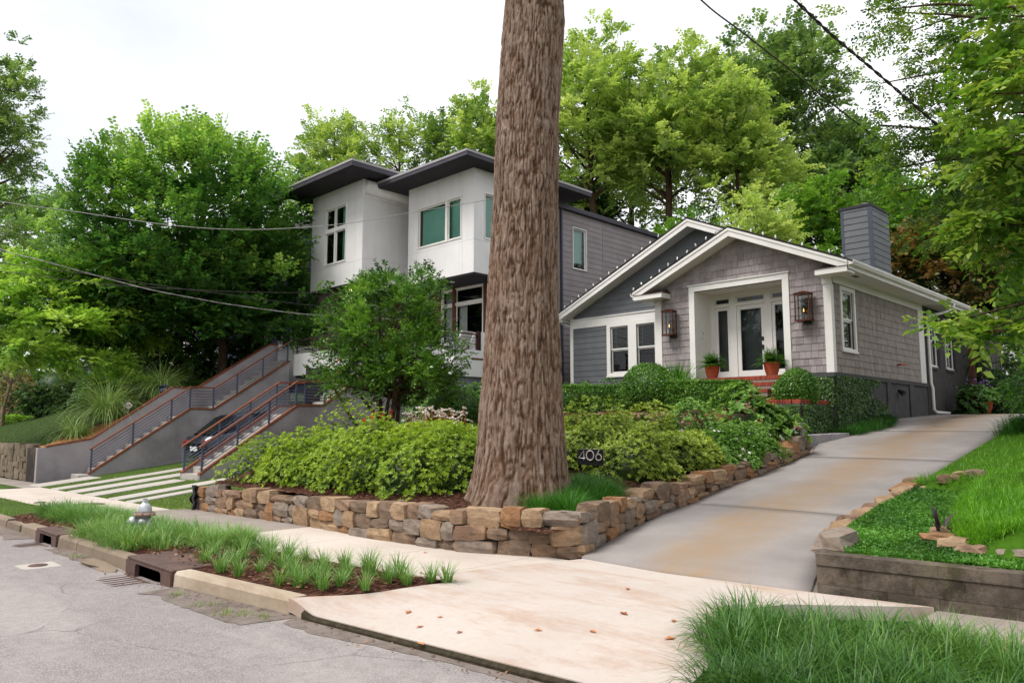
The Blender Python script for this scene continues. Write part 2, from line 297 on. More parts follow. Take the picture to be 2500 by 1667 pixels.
# ------------------------------------------------------------------ mesh helpers
ORG = {}
class MB:
    def __init__(s): s.v = []; s.f = []; s.sm = False
    def poly(s, pts):
        k = len(s.v); s.v += [tuple(p) for p in pts]; s.f.append(tuple(range(k, k + len(pts)))); return s
    def box(s, x0, x1, y0, y1, z0, z1):
        k = len(s.v)
        s.v += [(x, y, z) for z in (z0, z1) for y in (y0, y1) for x in (x0, x1)]
        for q in ((0, 2, 3, 1), (4, 5, 7, 6), (0, 1, 5, 4), (2, 6, 7, 3), (0, 4, 6, 2), (1, 3, 7, 5)): s.f.append(tuple(k + i for i in q))
        return s
    def hexa(s, p):
        "8 corners: bottom 4 ccw, top 4 ccw"
        k = len(s.v); s.v += [tuple(q) for q in p]
        for q in ((3, 2, 1, 0), (4, 5, 6, 7), (0, 1, 5, 4), (1, 2, 6, 5), (2, 3, 7, 6), (3, 0, 4, 7)): s.f.append(tuple(k + i for i in q))
        return s
    def prism(s, pts, d):
        n = len(pts); k = len(s.v); d = np.array(d, float)
        s.v += [tuple(p) for p in pts] + [tuple(np.array(p, float) + d) for p in pts]
        s.f.append(tuple(k + i for i in range(n))[::-1]); s.f.append(tuple(k + n + i for i in range(n)))
        for i in range(n): j = (i + 1) % n; s.f.append((k + i, k + j, k + n + j, k + n + i))
        return s
    def tube(s, path, r, n=8, cap=True):
        P = [np.array(p, float) for p in path]; k = len(s.v); m = len(P)
        rr = r if hasattr(r, '__len__') else [r] * m
        prev = None
        for i in range(m):
            t = P[min(i + 1, m - 1)] - P[max(i - 1, 0)]; t = t / (np.linalg.norm(t) + 1e-9)
            a = prev if prev is not None else (np.array([0, 0, 1.0]) if abs(t[2]) < .9 else np.array([1.0, 0, 0]))
            u = a - t * (a @ t); u = u / (np.linalg.norm(u) + 1e-9); prev = u; v = np.cross(t, u)
            for j in range(n):
                an = 2 * math.pi * j / n; s.v.append(tuple(P[i] + rr[i] * (math.cos(an) * u + math.sin(an) * v)))
        for i in range(m - 1):
            for j in range(n):
                j2 = (j + 1) % n; s.f.append((k + i * n + j, k + i * n + j2, k + (i + 1) * n + j2, k + (i + 1) * n + j))
        if cap: s.f.append(tuple(k + j for j in range(n))[::-1]); s.f.append(tuple(k + (m - 1) * n + j for j in range(n)))
        return s
    def beam(s, a, b, w, h, up=(0, 0, 1)):
        "rectangular bar from a to b, w sideways, h along up"
        a = np.array(a, float); b = np.array(b, float); t = (b - a) / np.linalg.norm(b - a); up = np.array(up, float)
        sd = np.cross(t, up); sd = sd / np.linalg.norm(sd) * w / 2; u = np.cross(sd, t); u = up / np.linalg.norm(up) * h / 2
        return s.hexa([a - sd - u, a + sd - u, b + sd - u, b - sd - u, a - sd + u, a + sd + u, b + sd + u, b - sd + u])
    def lathe(s, prof, c, n=20, axis=None):
        "prof: list of (r, h); axis default z"
        c = np.array(c, float); ax = np.array(axis if axis is not None else (0, 0, 1), float); ax /= np.linalg.norm(ax)
        u = np.cross(ax, (0, 1, 0) if abs(ax[1]) < .9 else (1, 0, 0)); u /= np.linalg.norm(u); v = np.cross(ax, u); k = len(s.v)
        for r, h in prof:
            for j in range(n):
                a = 2 * math.pi * j / n; s.v.append(tuple(c + ax * h + r * (math.cos(a) * u + math.sin(a) * v)))
        for i in range(len(prof) - 1):
            for j in range(n):
                j2 = (j + 1) % n; s.f.append((k + i * n + j, k + i * n + j2, k + (i + 1) * n + j2, k + (i + 1) * n + j))
        s.f.append(tuple(k + j for j in range(n))[::-1]); s.f.append(tuple(k + (len(prof) - 1) * n + j for j in range(n)))
        return s
    def grid(s, fn, nu, nv):
        k = len(s.v)
        for i in range(nu + 1):
            for j in range(nv + 1): s.v.append(tuple(fn(i / nu, j / nv)))
        for i in range(nu):
            for j in range(nv):
                a = k + i * (nv + 1) + j; s.f.append((a, a + nv + 1, a + nv + 2, a + 1))
        return s
    def mesh(s, name, off=(0, 0, 0)):
        m = bpy.data.meshes.new(name); v = np.array(s.v) - np.array(off)
        m.from_pydata(v.tolist(), [], s.f); m.validate(); m.update()
        if s.sm: m.polygons.foreach_set('use_smooth', [True] * len(m.polygons))
        return m
    def build(s, name, mat, parent=None, bevel=0, **k): return put(name, s, mat, parent, bevel, **k)
def tag(o, label=None, cat=None, group=None, kind=None):
    if label: o['label'] = label
    if cat: o['category'] = cat
    if group: o['group'] = group
    if kind: o['kind'] = kind
    return o
def put(name, mb, mat, parent=None, bevel=0, label=None, cat=None, group=None, kind=None, smooth=False):
    if parent is None:
        if kind == 'structure': off = np.zeros(3)
        else:
            v = np.array(mb.v); off = (v.min(0) + v.max(0)) / 2; off[2] = v[:, 2].min()
    else: off = ORG[parent.name]
    me = mb.mesh(name, off); o = bpy.data.objects.new(name, me); col.objects.link(o)
    me.materials.append(M[mat] if isinstance(mat, str) else mat)
    if smooth: me.polygons.foreach_set('use_smooth', [True] * len(me.polygons))
    if parent is None: o.location = off
    else: o.parent = parent
    ORG[o.name] = off
    if bevel:
        b = o.modifiers.new('bevel', 'BEVEL'); b.width = bevel; b.segments = 1; b.limit_method = 'ANGLE'
    return tag(o, label, cat, group, kind)
def thing(name, loc, label, cat, group=None):
    o = bpy.data.objects.new(name, None); col.objects.link(o); o.location = loc; o.empty_display_size = .2
    ORG[o.name] = np.array(loc, float); return tag(o, label, cat, group)
def npmesh(name, V, F, attrs=None, smooth=False):
    "V (n,3), F (m,k) quads or tris with constant k -> mesh, quickly"
    m = bpy.data.meshes.new(name); V = np.ascontiguousarray(V, dtype=np.float32); F = np.ascontiguousarray(F, dtype=np.int32)
    m.vertices.add(len(V)); m.vertices.foreach_set('co', V.ravel())
    k = F.shape[1]; m.loops.add(F.size); m.loops.foreach_set('vertex_index', F.ravel())
    m.polygons.add(len(F)); m.polygons.foreach_set('loop_start', np.arange(len(F), dtype=np.int32) * k)
    try: m.polygons.foreach_set('loop_total', np.full(len(F), k, dtype=np.int32))
    except Exception: pass
    if attrs:
        for an, av in attrs.items():
            a = m.attributes.new(an, 'FLOAT', 'POINT'); a.data.foreach_set('value', np.ascontiguousarray(av, dtype=np.float32))
    if smooth: m.polygons.foreach_set('use_smooth', [True] * len(F))
    m.update(calc_edges=True); return m
def putnp(name, V, F, mat, parent=None, attrs=None, loc=None, smooth=False, **k):
    V = np.asarray(V, float)
    if parent is not None: off = ORG[parent.name]
    else: off = np.array(loc if loc is not None else [(V[:, 0].min() + V[:, 0].max()) / 2, (V[:, 1].min() + V[:, 1].max()) / 2, V[:, 2].min()])
    me = npmesh(name, V - off, F, attrs, smooth); o = bpy.data.objects.new(name, me); col.objects.link(o); me.materials.append(M[mat])
    if parent is not None: o.parent = parent
    else: o.location = off
    ORG[o.name] = off; return tag(o, **k)
def copy_tree(o, parent=None, loc=None, rz=None, sc_=None, label=None):
    c = o.copy(); col.objects.link(c); c.parent = parent; ORG[c.name] = ORG.get(o.name, np.zeros(3))
    if loc is not None: c.location = loc
    if rz is not None: c.rotation_euler = (0, 0, rz)
    if sc_ is not None: c.scale = sc_ if hasattr(sc_, '__len__') else (sc_,) * 3
    if label: c['label'] = label
    for ch in list(o.children): copy_tree(ch, c)
    return c

# ------------------------------------------------------------------ foliage helpers (numpy)
def unit(a): return a / (np.linalg.norm(a, axis=-1, keepdims=True) + 1e-9)
def rdir(rng, n):
    v = rng.normal(size=(n, 3)); return unit(v)
def leaves(P, D, N, Ln, Wd, fold=.12, droop=.0):
    "one folded diamond leaf (quad) for every point"
    n = len(P); S = unit(np.cross(D, N)); N2 = unit(np.cross(S, D))
    Ln = np.broadcast_to(np.asarray(Ln, float), (n,))[:, None]; Wd = np.broadcast_to(np.asarray(Wd, float), (n,))[:, None]
    mid = P + D * Ln * .48
    tip = P + D * Ln - np.array([0, 0, 1.0]) * Ln * droop
    V = np.stack([P, mid + S * Wd / 2 + N2 * Wd * fold, tip, mid - S * Wd / 2 + N2 * Wd * fold], 1).reshape(-1, 3)
    Fq = np.arange(4 * n, dtype=np.int32).reshape(n, 4)
    return V, Fq
def join(parts):
    Vs, Fs, Ts = [], [], []; k = 0
    for V, F, T in parts: Vs.append(V); Fs.append(F + k); Ts.append(T); k += len(V)
    return np.concatenate(Vs), np.concatenate(Fs), np.concatenate(Ts)
def sprays(rng, O, D, Ls, n, Lf, Wf, ang=55, tint=None, droop=.1, flatten=.8, jit=.35):
    "leafy twigs: n leaves left and right along every twig"
    m = len(O); t = (np.arange(n) + .5) / n
    Ls = np.broadcast_to(np.asarray(Ls, float), (m,))
    up = np.tile([0, 0, 1.0], (m, 1)) * flatten + rdir(rng, m) * (1 - flatten + .15)
    side = unit(np.cross(D, up)); nor = unit(np.cross(side, D))
    P = O[:, None, :] + D[:, None, :] * (Ls[:, None] * t)[:, :, None]
    P[:, :, 2] -= droop * (Ls[:, None] * t ** 2)
    sg = np.where(np.arange(n) % 2 == 0, 1.0, -1.0)[None, :, None]
    a = math.radians(ang)
    LD = D[:, None, :] * math.cos(a) + side[:, None, :] * sg * math.sin(a) + rng.normal(size=(m, n, 3)) * jit * .5
    LN = nor[:, None, :] + rng.normal(size=(m, n, 3)) * jit
    sz = rng.uniform(.65, 1.15, size=(m, n))
    V, F = leaves(P.reshape(-1, 3), unit(LD.reshape(-1, 3)), unit(LN.reshape(-1, 3)), Lf * sz.ravel(), Wf * sz.ravel(), .15, .15)
    tt = (np.zeros(m) if tint is None else tint)[:, None] + rng.normal(0, .11, size=(m, n))
    return V, F, np.repeat(np.clip(tt.ravel(), 0, 1), 4)
def rosettes(rng, P, A, n, Lf, Wf, opening=55, tint=None, jit=.2):
    m = len(P); ref = rdir(rng, m); u = unit(np.cross(A, ref)); v = np.cross(A, u)
    ph = 2 * np.pi * (np.arange(n)[None, :] / n + rng.random((m, 1)))
    op = np.radians(opening + rng.normal(0, 14, size=(m, n)))
    rdl = np.cos(ph)[..., None] * u[:, None, :] + np.sin(ph)[..., None] * v[:, None, :]
    D = A[:, None, :] * np.cos(op)[..., None] + rdl * np.sin(op)[..., None] + rng.normal(size=(m, n, 3)) * jit * .4
    N = A[:, None, :] * np.sin(op)[..., None] - rdl * np.cos(op)[..., None] + rng.normal(size=(m, n, 3)) * jit
    sz = rng.uniform(.65, 1.15, size=(m, n)).ravel()
    V, F = leaves(np.repeat(P, n, 0), unit(D.reshape(-1, 3)), unit(N.reshape(-1, 3)), Lf * sz, Wf * sz, .12, .1)
    tt = (np.full(m, .5) if tint is None else tint)[:, None] + rng.normal(0, .09, size=(m, n))
    return V, F, np.repeat(np.clip(tt.ravel(), 0, 1), 4)
def blades(rng, P, H, Ln, Wd, lean, seg=3, tint=None, curve=1.0):
    "grass blades: base P, heading angle H, arching outwards"
    n = len(P); h = np.stack([np.cos(H), np.sin(H), np.zeros(n)], 1); sd = np.stack([-np.sin(H), np.cos(H), np.zeros(n)], 1)
    Ln = np.broadcast_to(np.asarray(Ln, float), (n,)); lean = np.broadcast_to(np.asarray(lean, float), (n,)); Wd = np.broadcast_to(np.asarray(Wd, float), (n,))
    rows = []
    for i in range(seg + 1):
        t = i / seg; an = lean * (.35 + curve * t)
        p = P + h * (Ln * t * np.sin(an) * (.55 + .45 * t))[:, None] + np.array([0, 0, 1.0]) * (Ln * t * np.cos(an * .85))[:, None]
        wv = Wd * (1 - t) ** .6 * .5 + (Wd * .03)
        rows += [p - sd * wv[:, None], p + sd * wv[:, None]]
    V = np.stack(rows, 1).reshape(-1, 3); k = 2 * (seg + 1)
    b = (np.arange(n) * k)[:, None]
    F = np.concatenate([b + np.array([[2 * i, 2 * i + 1, 2 * i + 3, 2 * i + 2]]) for i in range(seg)], 0)
    tt = (np.full(n, .5) if tint is None else tint); tt = np.repeat(np.clip(tt + rng.normal(0, .16, n), 0, 1), k)
    return V, F.astype(np.int32), tt
def lump(rng, n, k=5, amp=.2):
    "smooth random radius factor on the unit sphere"
    C_ = rdir(rng, k); a = rng.uniform(-amp, amp, k); f = rng.uniform(2, 4, k)
    return lambda d: 1 + sum(a[i] * np.cos(f[i] * np.arccos(np.clip(d @ C_[i], -1, 1))) for i in range(k))
def solid_core(c, r, seg=14, ring=9, k=.88):
    r = np.array(r) * k
    V = []; F = []
    for i in range(ring + 1):
        th = math.pi * i / ring
        for j in range(seg):
            ph = 2 * math.pi * j / seg; V.append((c[0] + r[0] * math.sin(th) * math.cos(ph), c[1] + r[1] * math.sin(th) * math.sin(ph), c[2] + r[2] * math.cos(th)))
    for i in range(ring):
        for j in range(seg): F.append((i * seg + j, i * seg + (j + 1) % seg, (i + 1) * seg + (j + 1) % seg, (i + 1) * seg + j))
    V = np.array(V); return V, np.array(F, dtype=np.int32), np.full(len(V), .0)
def crown(seed, ells, nclump, rc, nspray, nleaf, Lf, Wf, Ls, up=.35, outw=.7, flat=.65, shell=(.62, 1.0), under=-.55, tintr=(.15, .75), ang=55, droop=.12, top_light=.0, amp=.13):
    "leafy crown: clumps of twigs through the outer part of several ellipsoids (px,py,pz,rx,ry,rz)"
    rng = np.random.default_rng(seed); parts = []; cents = []
    wts = np.array([(e[3] * e[4] * e[5]) ** .67 for e in ells]); wts = wts / wts.sum()
    for e, wt in zip(ells, wts):
        k = max(3, int(round(nclump * wt))); c = np.array(e[:3]); r = np.array(e[3:6])
        d = rdir(rng, k * 3); d = d[d[:, 2] > under][:k]; lf = lump(rng, k, 6, amp)
        f = rng.uniform(shell[0] ** 3, shell[1] ** 3, len(d)) ** (1 / 3) * lf(d)
        cc = c + d * r * f[:, None]; cents.append(cc)
        rcl = rc * rng.uniform(.65, 1.35, len(d)); tn = rng.uniform(*tintr, len(d))
        O = np.repeat(cc, nspray, 0); rr = np.repeat(rcl, nspray)
        q = rdir(rng, len(O)); q[:, 2] *= flat
        O = O + q * (rr * rng.uniform(.15, 1, len(O)) ** .6)[:, None]
        od = unit(np.repeat(d, nspray, 0) * outw + q * .7 + rng.normal(size=O.shape) * .28 + np.array([0, 0, up]))
        tt = np.repeat(tn, nspray) + rng.normal(0, .08, len(O)) + top_light * np.clip((O[:, 2] - c[2]) / r[2], -.3, 1)  # tint rises with height: sun on the crown top put into leaf colour
        parts.append(sprays(rng, O, od, Ls * rng.uniform(.6, 1.2, len(O)), nleaf, Lf, Wf, ang, tt, droop))
    V, F, T = join(parts); return V, F, T, np.concatenate(cents)
def branches(mb, rng, spine, radii, cents, n, r0=.05, n_side=6):
    "limbs from the trunk spine to crown clumps"
    sp = [np.array(p, float) for p in spine]
    idx = rng.permutation(len(cents))[:n]
    for i in idx:
        c = cents[i]; zs_ = np.array([p[2] for p in sp])
        target = min(max(c[2] - .55 * math.hypot(*(c[:2] - sp[-1][:2])) - .3, zs_[0] + .35 * (zs_[-1] - zs_[0])), zs_[-1])
        j = int(np.clip(np.searchsorted(zs_, target) - 1, 0, len(sp) - 2)); t = (target - zs_[j]) / max(zs_[j + 1] - zs_[j], 1e-3)
        a = sp[j] * (1 - t) + sp[j + 1] * t; rr = radii[j] * (1 - t) + radii[j + 1] * t
        mid = (a + c) / 2 + np.array([0, 0, .12 * np.linalg.norm(c - a)]) + rng.normal(0, .06, 3) * np.linalg.norm(c - a)
        path = [(1 - s_) ** 2 * a + 2 * s_ * (1 - s_) * mid + s_ ** 2 * c for s_ in np.linspace(0, 1, 7)]
        rb = min(rr * .5, r0 * (1 + .12 * np.linalg.norm(c - a)))
        mb.tube(path, [rb * (1 - .85 * s_) for s_ in np.linspace(0, 1, 7)], n_side, False)
def tree(name, label, base, spine, radii, crown_data, mat, bark='bark', nb=22, r0=.07, group=None, seed=1, cat='tree'):
    rng = np.random.default_rng(seed + 77)
    t = thing(name, tuple(base), label, cat, group)
    mb = MB(); mb.sm = True; mb.tube(spine, radii, 10, False)
    V, F, T, cents = crown_data
    branches(mb, rng, spine, radii, cents, nb, r0)
    mb.build('trunk', bark, t)
    putnp('crown', V, F, mat, t, {'tint': T}); return t
def clip(poly, hp):
    "clip 2-D polygon by half-planes a*u+b*v<=c"
    for a, b, c in hp:
        outp = []
        for i in range(len(poly)):
            p, q = poly[i], poly[(i + 1) % len(poly)]; dp = a * p[0] + b * p[1] - c; dq = a * q[0] + b * q[1] - c
            if dp <= 0: outp.append(p)
            if dp * dq < 0: t = dp / (dp - dq); outp.append((p[0] + t * (q[0] - p[0]), p[1] + t * (q[1] - p[1])))
        poly = outp
        if len(poly) < 3: return []
    return poly
def cut(rects, hole):
    outp = []; hx0, hx1, hz0, hz1 = hole
    for x0, x1, z0, z1 in rects:
        if x1 <= hx0 or x0 >= hx1 or z1 <= hz0 or z0 >= hz1: outp.append((x0, x1, z0, z1)); continue
        if x0 < hx0: outp.append((x0, hx0, z0, z1))
        if x1 > hx1: outp.append((hx1, x1, z0, z1))
        if z0 < hz0: outp.append((max(x0, hx0), min(x1, hx1), z0, hz0))
        if z1 > hz1: outp.append((max(x0, hx0), min(x1, hx1), hz1, z1))
    return [r for r in outp if r[1] - r[0] > .015 and r[3] - r[2] > .015]
def lap(mb, poly, z0, z1, to3, tb, tt):
    "lapped piece: thick at its lower edge; poly in (u,v)"
    k = len(mb.v); n = len(poly)
    for u, v in poly: mb.v.append(tuple(to3(u, v, tb + (tt - tb) * (v - z0) / (z1 - z0))))
    for u, v in poly: mb.v.append(tuple(to3(u, v, -.004)))
    mb.f.append(tuple(range(k, k + n))); mb.f.append(tuple(range(k + n, k + 2 * n))[::-1])
    for i in range(n): j = (i + 1) % n; mb.f.append((k + i, k + n + i, k + n + j, k + j))
def zs(x): return .15 + .0095 * (x + 6)
DY = [-5, 7, 11, 16, 20.5, 23.6, 27.7, 33, 45]; DZ = [.17, .17, .46, 1.05, 1.58, 1.9, 2.07, 2.14, 2.25]
def dz(y): return float(np.interp(y, DY, DZ))
def dxl(y): return float(np.interp(y, [7, 8.6, 9.9, 12, 14.6, 16.5, 18.1, 19.4, 21, 23.5, 40], [-5.82, -6.28, -6.6, -6.85, -6.95, -7.1, -7.62, -7.5, -7.2, -7.86, -7.9]))
def dxr(y): return float(np.interp(y, [7, 9, 10.5, 13, 17, 19.5, 24, 40], [-3.0, -3.62, -3.82, -4.0, -4.1, -4.15, -4.3, -4.5]))
def yk(x): return float(np.interp(x, [-60, -8.6, -6.45, -3.6, 12], [3.42, 3.42, 3.60, 3.84, 5.15]))
def bedz(x, y):
    z = float(np.interp(y, [6.4, 7.5, 9, 11, 13.5, 15.2, 15.6, 17, 19.5, 22], [.60, .68, .86, 1.15, 1.6, 1.85, 2.0, 2.2, 2.55, 2.7]))
    z += .0095 * (x + 6) * .6
    e = dxl(min(max(y, 7), 18)) - x        # metres left of the drive edge
    lo = dz(y) + .30 - .03 * max(0, y - 9)
    t = min(max((e - .2) / 2.2, 0), 1); t = t * t * (3 - 2 * t)
    return min(z, lo + (z - lo) * t) if z > lo else z
# ------------------------------------------------------------------ ground, road, pavements
def gz(x, y):
    b = float(np.interp(y, [-400, -12, 3, 7, 16, 23, 30, 45, 70, 120, 400], [-.3, -.3, -.5, -.25, .6, 1.4, 1.9, 3.6, 7, 10, 12]))
    b += float(np.interp(-x, [28, 36, 60], [0, 1.3, 2.0])) * float(np.interp(y, [9, 16, 24], [0, .6, 1]))
    return b + .0095 * (min(max(x, -40), 10) + 6)
gx = np.concatenate([np.linspace(-420, -60, 12, endpoint=False), np.linspace(-60, 20, 54, endpoint=False), np.linspace(20, 420, 12)])
gy = np.concatenate([np.linspace(-420, -20, 9, endpoint=False), np.linspace(-20, 60, 54, endpoint=False), np.linspace(60, 420, 12)])
GV = np.array([(x, y, gz(x, y)) for x in gx for y in gy]); ny = len(gy)
GF = np.array([(i * ny + j, (i + 1) * ny + j, (i + 1) * ny + j + 1, i * ny + j + 1) for i in range(len(gx) - 1) for j in range(ny - 1)])
putnp('ground', GV, GF, 'forest', None, None, (0, 0, 0), True, kind='structure')
def rz_(x, y): return zs(x) - .15 - .055 * math.exp(-((x + 9.4) / .75) ** 2 - ((y - 3.2) / .6) ** 2) - .055 * math.exp(-((x + 13.5) / .7) ** 2 - ((y - 3.2) / .6) ** 2) + .018 * min(max(yk(x) - y, 0), 3.5) + .008 * math.sin(x * 1.3) * math.sin(y * .9)
xs_ = np.concatenate([np.linspace(-160, -24, 18, endpoint=False), np.linspace(-24, 8, 65, endpoint=False), np.linspace(8, 80, 9)])
mb = MB(); mb.sm = True
RV = []; RF = []; nr = 25
for x in xs_:
    for j in range(nr + 1): y = yk(x) + .06 - (yk(x) + 6.5) * j / nr; RV.append((x, y, rz_(x, y)))
for i in range(len(xs_) - 1):
    for j in range(nr): a = i * (nr + 1) + j; RF.append((a, a + 1, a + nr + 2, a + nr + 1))
putnp('road', np.array(RV), np.array(RF), 'asphalt', None, None, (0, 0, 0), True, kind='structure')
# far side kerb and verge
mb = MB()
for a, b in zip(xs_[:-1], xs_[1:]):
    mb.hexa([(a, -6.75, zs(a) - .4), (b, -6.75, zs(b) - .4), (b, -6.5, zs(b) - .4), (a, -6.5, zs(a) - .4), (a, -6.75, zs(a) + .03), (b, -6.75, zs(b) + .03), (b, -6.5, zs(b) + .03), (a, -6.5, zs(a) + .03)])
mb.build('opposite_kerb', 'kerb_old', kind='structure')
mb = MB(); mb.grid(lambda u, v: (-160 + 240 * u, -6.76 - 24 * v, zs(-160 + 240 * u) + .0 + .9 * v), 40, 6); mb.build('opposite_verge', 'turf', kind='structure')

def slab(parent, pts, th, mat, name='slab', zf=None, bevel=.008):
    zf = zf or (lambda x, y: zs(x))
    mb = MB(); n = len(pts); k = 0
    mb.v = [(x, y, zf(x, y) - th) for x, y in pts] + [(x, y, zf(x, y)) for x, y in pts]
    mb.f = [tuple(range(n))[::-1], tuple(range(n, 2 * n))] + [(i, (i + 1) % n, n + (i + 1) % n, n + i) for i in range(n)]
    return mb.build(name, mat, parent, bevel)
def empty_struct(name):
    o = bpy.data.objects.new(name, None); col.objects.link(o); ORG[o.name] = np.zeros(3); return tag(o, kind='structure')
# --- sidewalk in front of the stone wall
def ysn(x): return float(np.interp(x, [-30, -16.8, -7.2, -5.9, -3.4], [4.35, 4.6, 5.02, 5.22, 6.15]))   # near edge
def ysf(x): return float(np.interp(x, [-16, -15.1, -11.5, -9, -7.3, -6.3], [6.25, 6.55, 6.62, 6.5, 6.55, 6.9]))
sw = empty_struct('sidewalk')
xb = [-15.6, -14.1, -12.6, -11.0, -9.4, -7.75, -6.35, -5.75]
for i, (a, b) in enumerate(zip(xb[:-1], xb[1:])):
    m_ = (a + b) / 2
    slab(sw, [(a + .004, ysn(a)), (m_, ysn(m_)), (b - .004, ysn(b)), (b - .004, ysf(b)), (m_, ysf(m_)), (a + .004, ysf(a))], .12, 'walk_grey' if i in (0, 1, 2) else 'walk')
for a, b in ((-20.6, -18.9), (-18.9, -17.2), (-17.2, -15.6), (-22.6, -20.6), (-25, -22.6)):
    slab(sw, [(a + .004, ysn(a)), (b - .004, ysn(b)), (b - .004, 6.12), (a + .004, 6.12)], .12, 'walk')
for a, b in ((-28, -25), (-31, -28), (-34, -31), (-37, -34), (-40, -37)):
    slab(sw, [(a + .004, 4.2), (b - .004, 4.2), (b - .004, 5.05), (a + .004, 5.05)], .12, 'walk')
    slab(sw, [(a + .004, 5.75), (b - .004, 5.75), (b - .004, 6.55), (a + .004, 6.55)], .12, 'walk_grey')
mb = MB(); mb.grid(lambda u, v: (-40 + 15 * u, 5.05 + .7 * v, zs(-40 + 15 * u) - .01 + .03 * math.sin(v * 3.14)), 20, 4); mb.build('verge_lawn', 'turf', kind='structure')
mb = MB(); mb.grid(lambda u, v: (-40 + 23.3 * u, 3.55 + (ysn(-40 + 23.3 * u) - 3.54) * v, zs(-40 + 23.3 * u) - .012 + .03 * math.sin(v * 3.14)), 30, 4); mb.build('verge_lawn', 'turf', kind='structure')
# right of the drive: old slabs along the block wall
for a, b in ((-2.1, -.6), (-.6, .9), (.9, 2.4), (2.4, 4)):
    slab(sw, [(a + .004, 6.12 + .09 * (a + 3.4)), (b - .004, 6.12 + .09 * (b + 3.4)), (b - .004, 7.3 + .1 * (b + 2.1)), (a + .004, 7.3 + .1 * (a + 2.1))], .12, 'walk_grey', zf=lambda x, y: zs(x) - .03)
# --- warm new concrete apron (one pour, flared)
def apz(x, y):
    e = yk(x); t = min(max((y - e - .02) / 1.25, 0), 1); t = t * t * (3 - 2 * t); zl = zs(x) - .15 + .055
    z = zl + (zs(x) - zl) * t
    k = min(max((x + 6.42) / .42, 0), 1); k = k * k * (3 - 2 * k)
    return zs(x) + (z - zs(x)) * k + .004
NA, NB = 60, 44
def apx(v): return 0
def ap(u, v):
    y0 = None
    xl = np.interp(v, [0, .42, .55, 1], [-6.43, -5.9, -6.3, -5.82]); xr = np.interp(v, [0, .3, .62, .8, 1], [-2.62, -2.75, -3.3, -3.05, -2.1])
    x = xl + (xr - xl) * u
    yb = yk(x) + .01; yt = float(np.interp(x, [-6.4, -5.82, -4.6, -3.0, -2.1], [6.95, 7.06, 6.93, 7.06, 7.16]))
    y = yb + (yt - yb) * v
    return (x, y, apz(x, y))
mb = MB(); mb.sm = True; mb.grid(ap, NA, NB); k = len(mb.v)
edge = [ap(i / NA, 0) for i in range(NA + 1)]
for i in range(NA):
    p, q = edge[i], edge[i + 1]; mb.poly([(p[0], p[1], p[2] - .12), (q[0], q[1], q[2] - .12), q, p])
ed2 = [ap(1, j / NB) for j in range(NB + 1)]
for i in range(NB):
    p, q = ed2[i], ed2[i + 1]; mb.poly([(p[0], p[1], p[2] - .12), (q[0], q[1], q[2] - .12), q, p])
mb.build('driveway_apron', 'apron', kind='structure')
# mossy kerb lip along the apron
mb = MB()
for i in range(NA):
    p, q = edge[i], edge[i + 1]
    if p[0] > -6.2: mb.hexa([(p[0], p[1] - .035, p[2] - .14), (q[0], q[1] - .035, q[2] - .14), (q[0], q[1] - .001, q[2] - .14), (p[0], p[1] - .001, p[2] - .14), (p[0], p[1] - .035, p[2] - .03), (q[0], q[1] - .035, q[2] - .03), (q[0], q[1] - .001, q[2] - .008), (p[0], p[1] - .001, p[2] - .008)])
M['lip'] = surf('mossy_lip', lin('#2f2a22', .8), lin('#4d4636', .8), 20, .95, .1, bump=.5, bscale=50)
mb.build('apron_lip', 'lip', kind='structure')
# --- driveway slabs
dw = empty_struct('driveway')
joints = [7.07, 11.0, 16.05, 20.5, 25.5, 31, 40]
for a, b in zip(joints[:-1], joints[1:]):
    n = max(6, int((b - a) * 3)); V = []; U = []; W_ = []
    for i in range(n + 1):
        y = a + .008 + (b - a - .016) * i / n
        for j in range(13):
            u = j / 12; xl, xr = dxl(y), dxr(y) - .1
            x = xl + (xr - xl) * u
            yy = y + (float(np.interp(x, [-6.4, -5.82, -4.6, -3.0, -2.1], [6.95, 7.07, 6.95, 7.07, 7.16])) - 7.07) * (1 - min((y - 7) / 2, 1)) if a < 7.5 else y
            V.append((x, yy, dz(yy) + .012 * math.sin(u * 3.14))); U.append(u); W_.append((y - 7) / 26)
    Fq = [(i * 13 + j, i * 13 + j + 1, (i + 1) * 13 + j + 1, (i + 1) * 13 + j) for i in range(n) for j in range(12)]
    k0 = len(V); ring = [i * 13 for i in range(n + 1)] + [n * 13 + j for j in range(1, 13)] + [i * 13 + 12 for i in range(n - 1, -1, -1)] + [j for j in range(11, 0, -1)]
    for r_ in ring: V.append((V[r_][0], V[r_][1], V[r_][2] - .09)); U.append(U[r_]); W_.append(W_[r_])
    m_ = len(ring)
    Fq += [(ring[i], ring[(i + 1) % m_], k0 + (i + 1) % m_, k0 + i) for i in range(m_)]
    putnp('slab', np.array(V), np.array(Fq), 'drive', dw, {'u': U, 'v': W_})
mb = MB(); mb.grid(lambda u, v: (dxl(7.2 + 30 * v) - .1 + (dxr(7.2 + 30 * v) - dxl(7.2 + 30 * v) + .1) * u, 7.2 + 30 * v, dz(7.2 + 30 * v) - .035), 4, 60); mb.build('joint_bed', 'soil', dw)
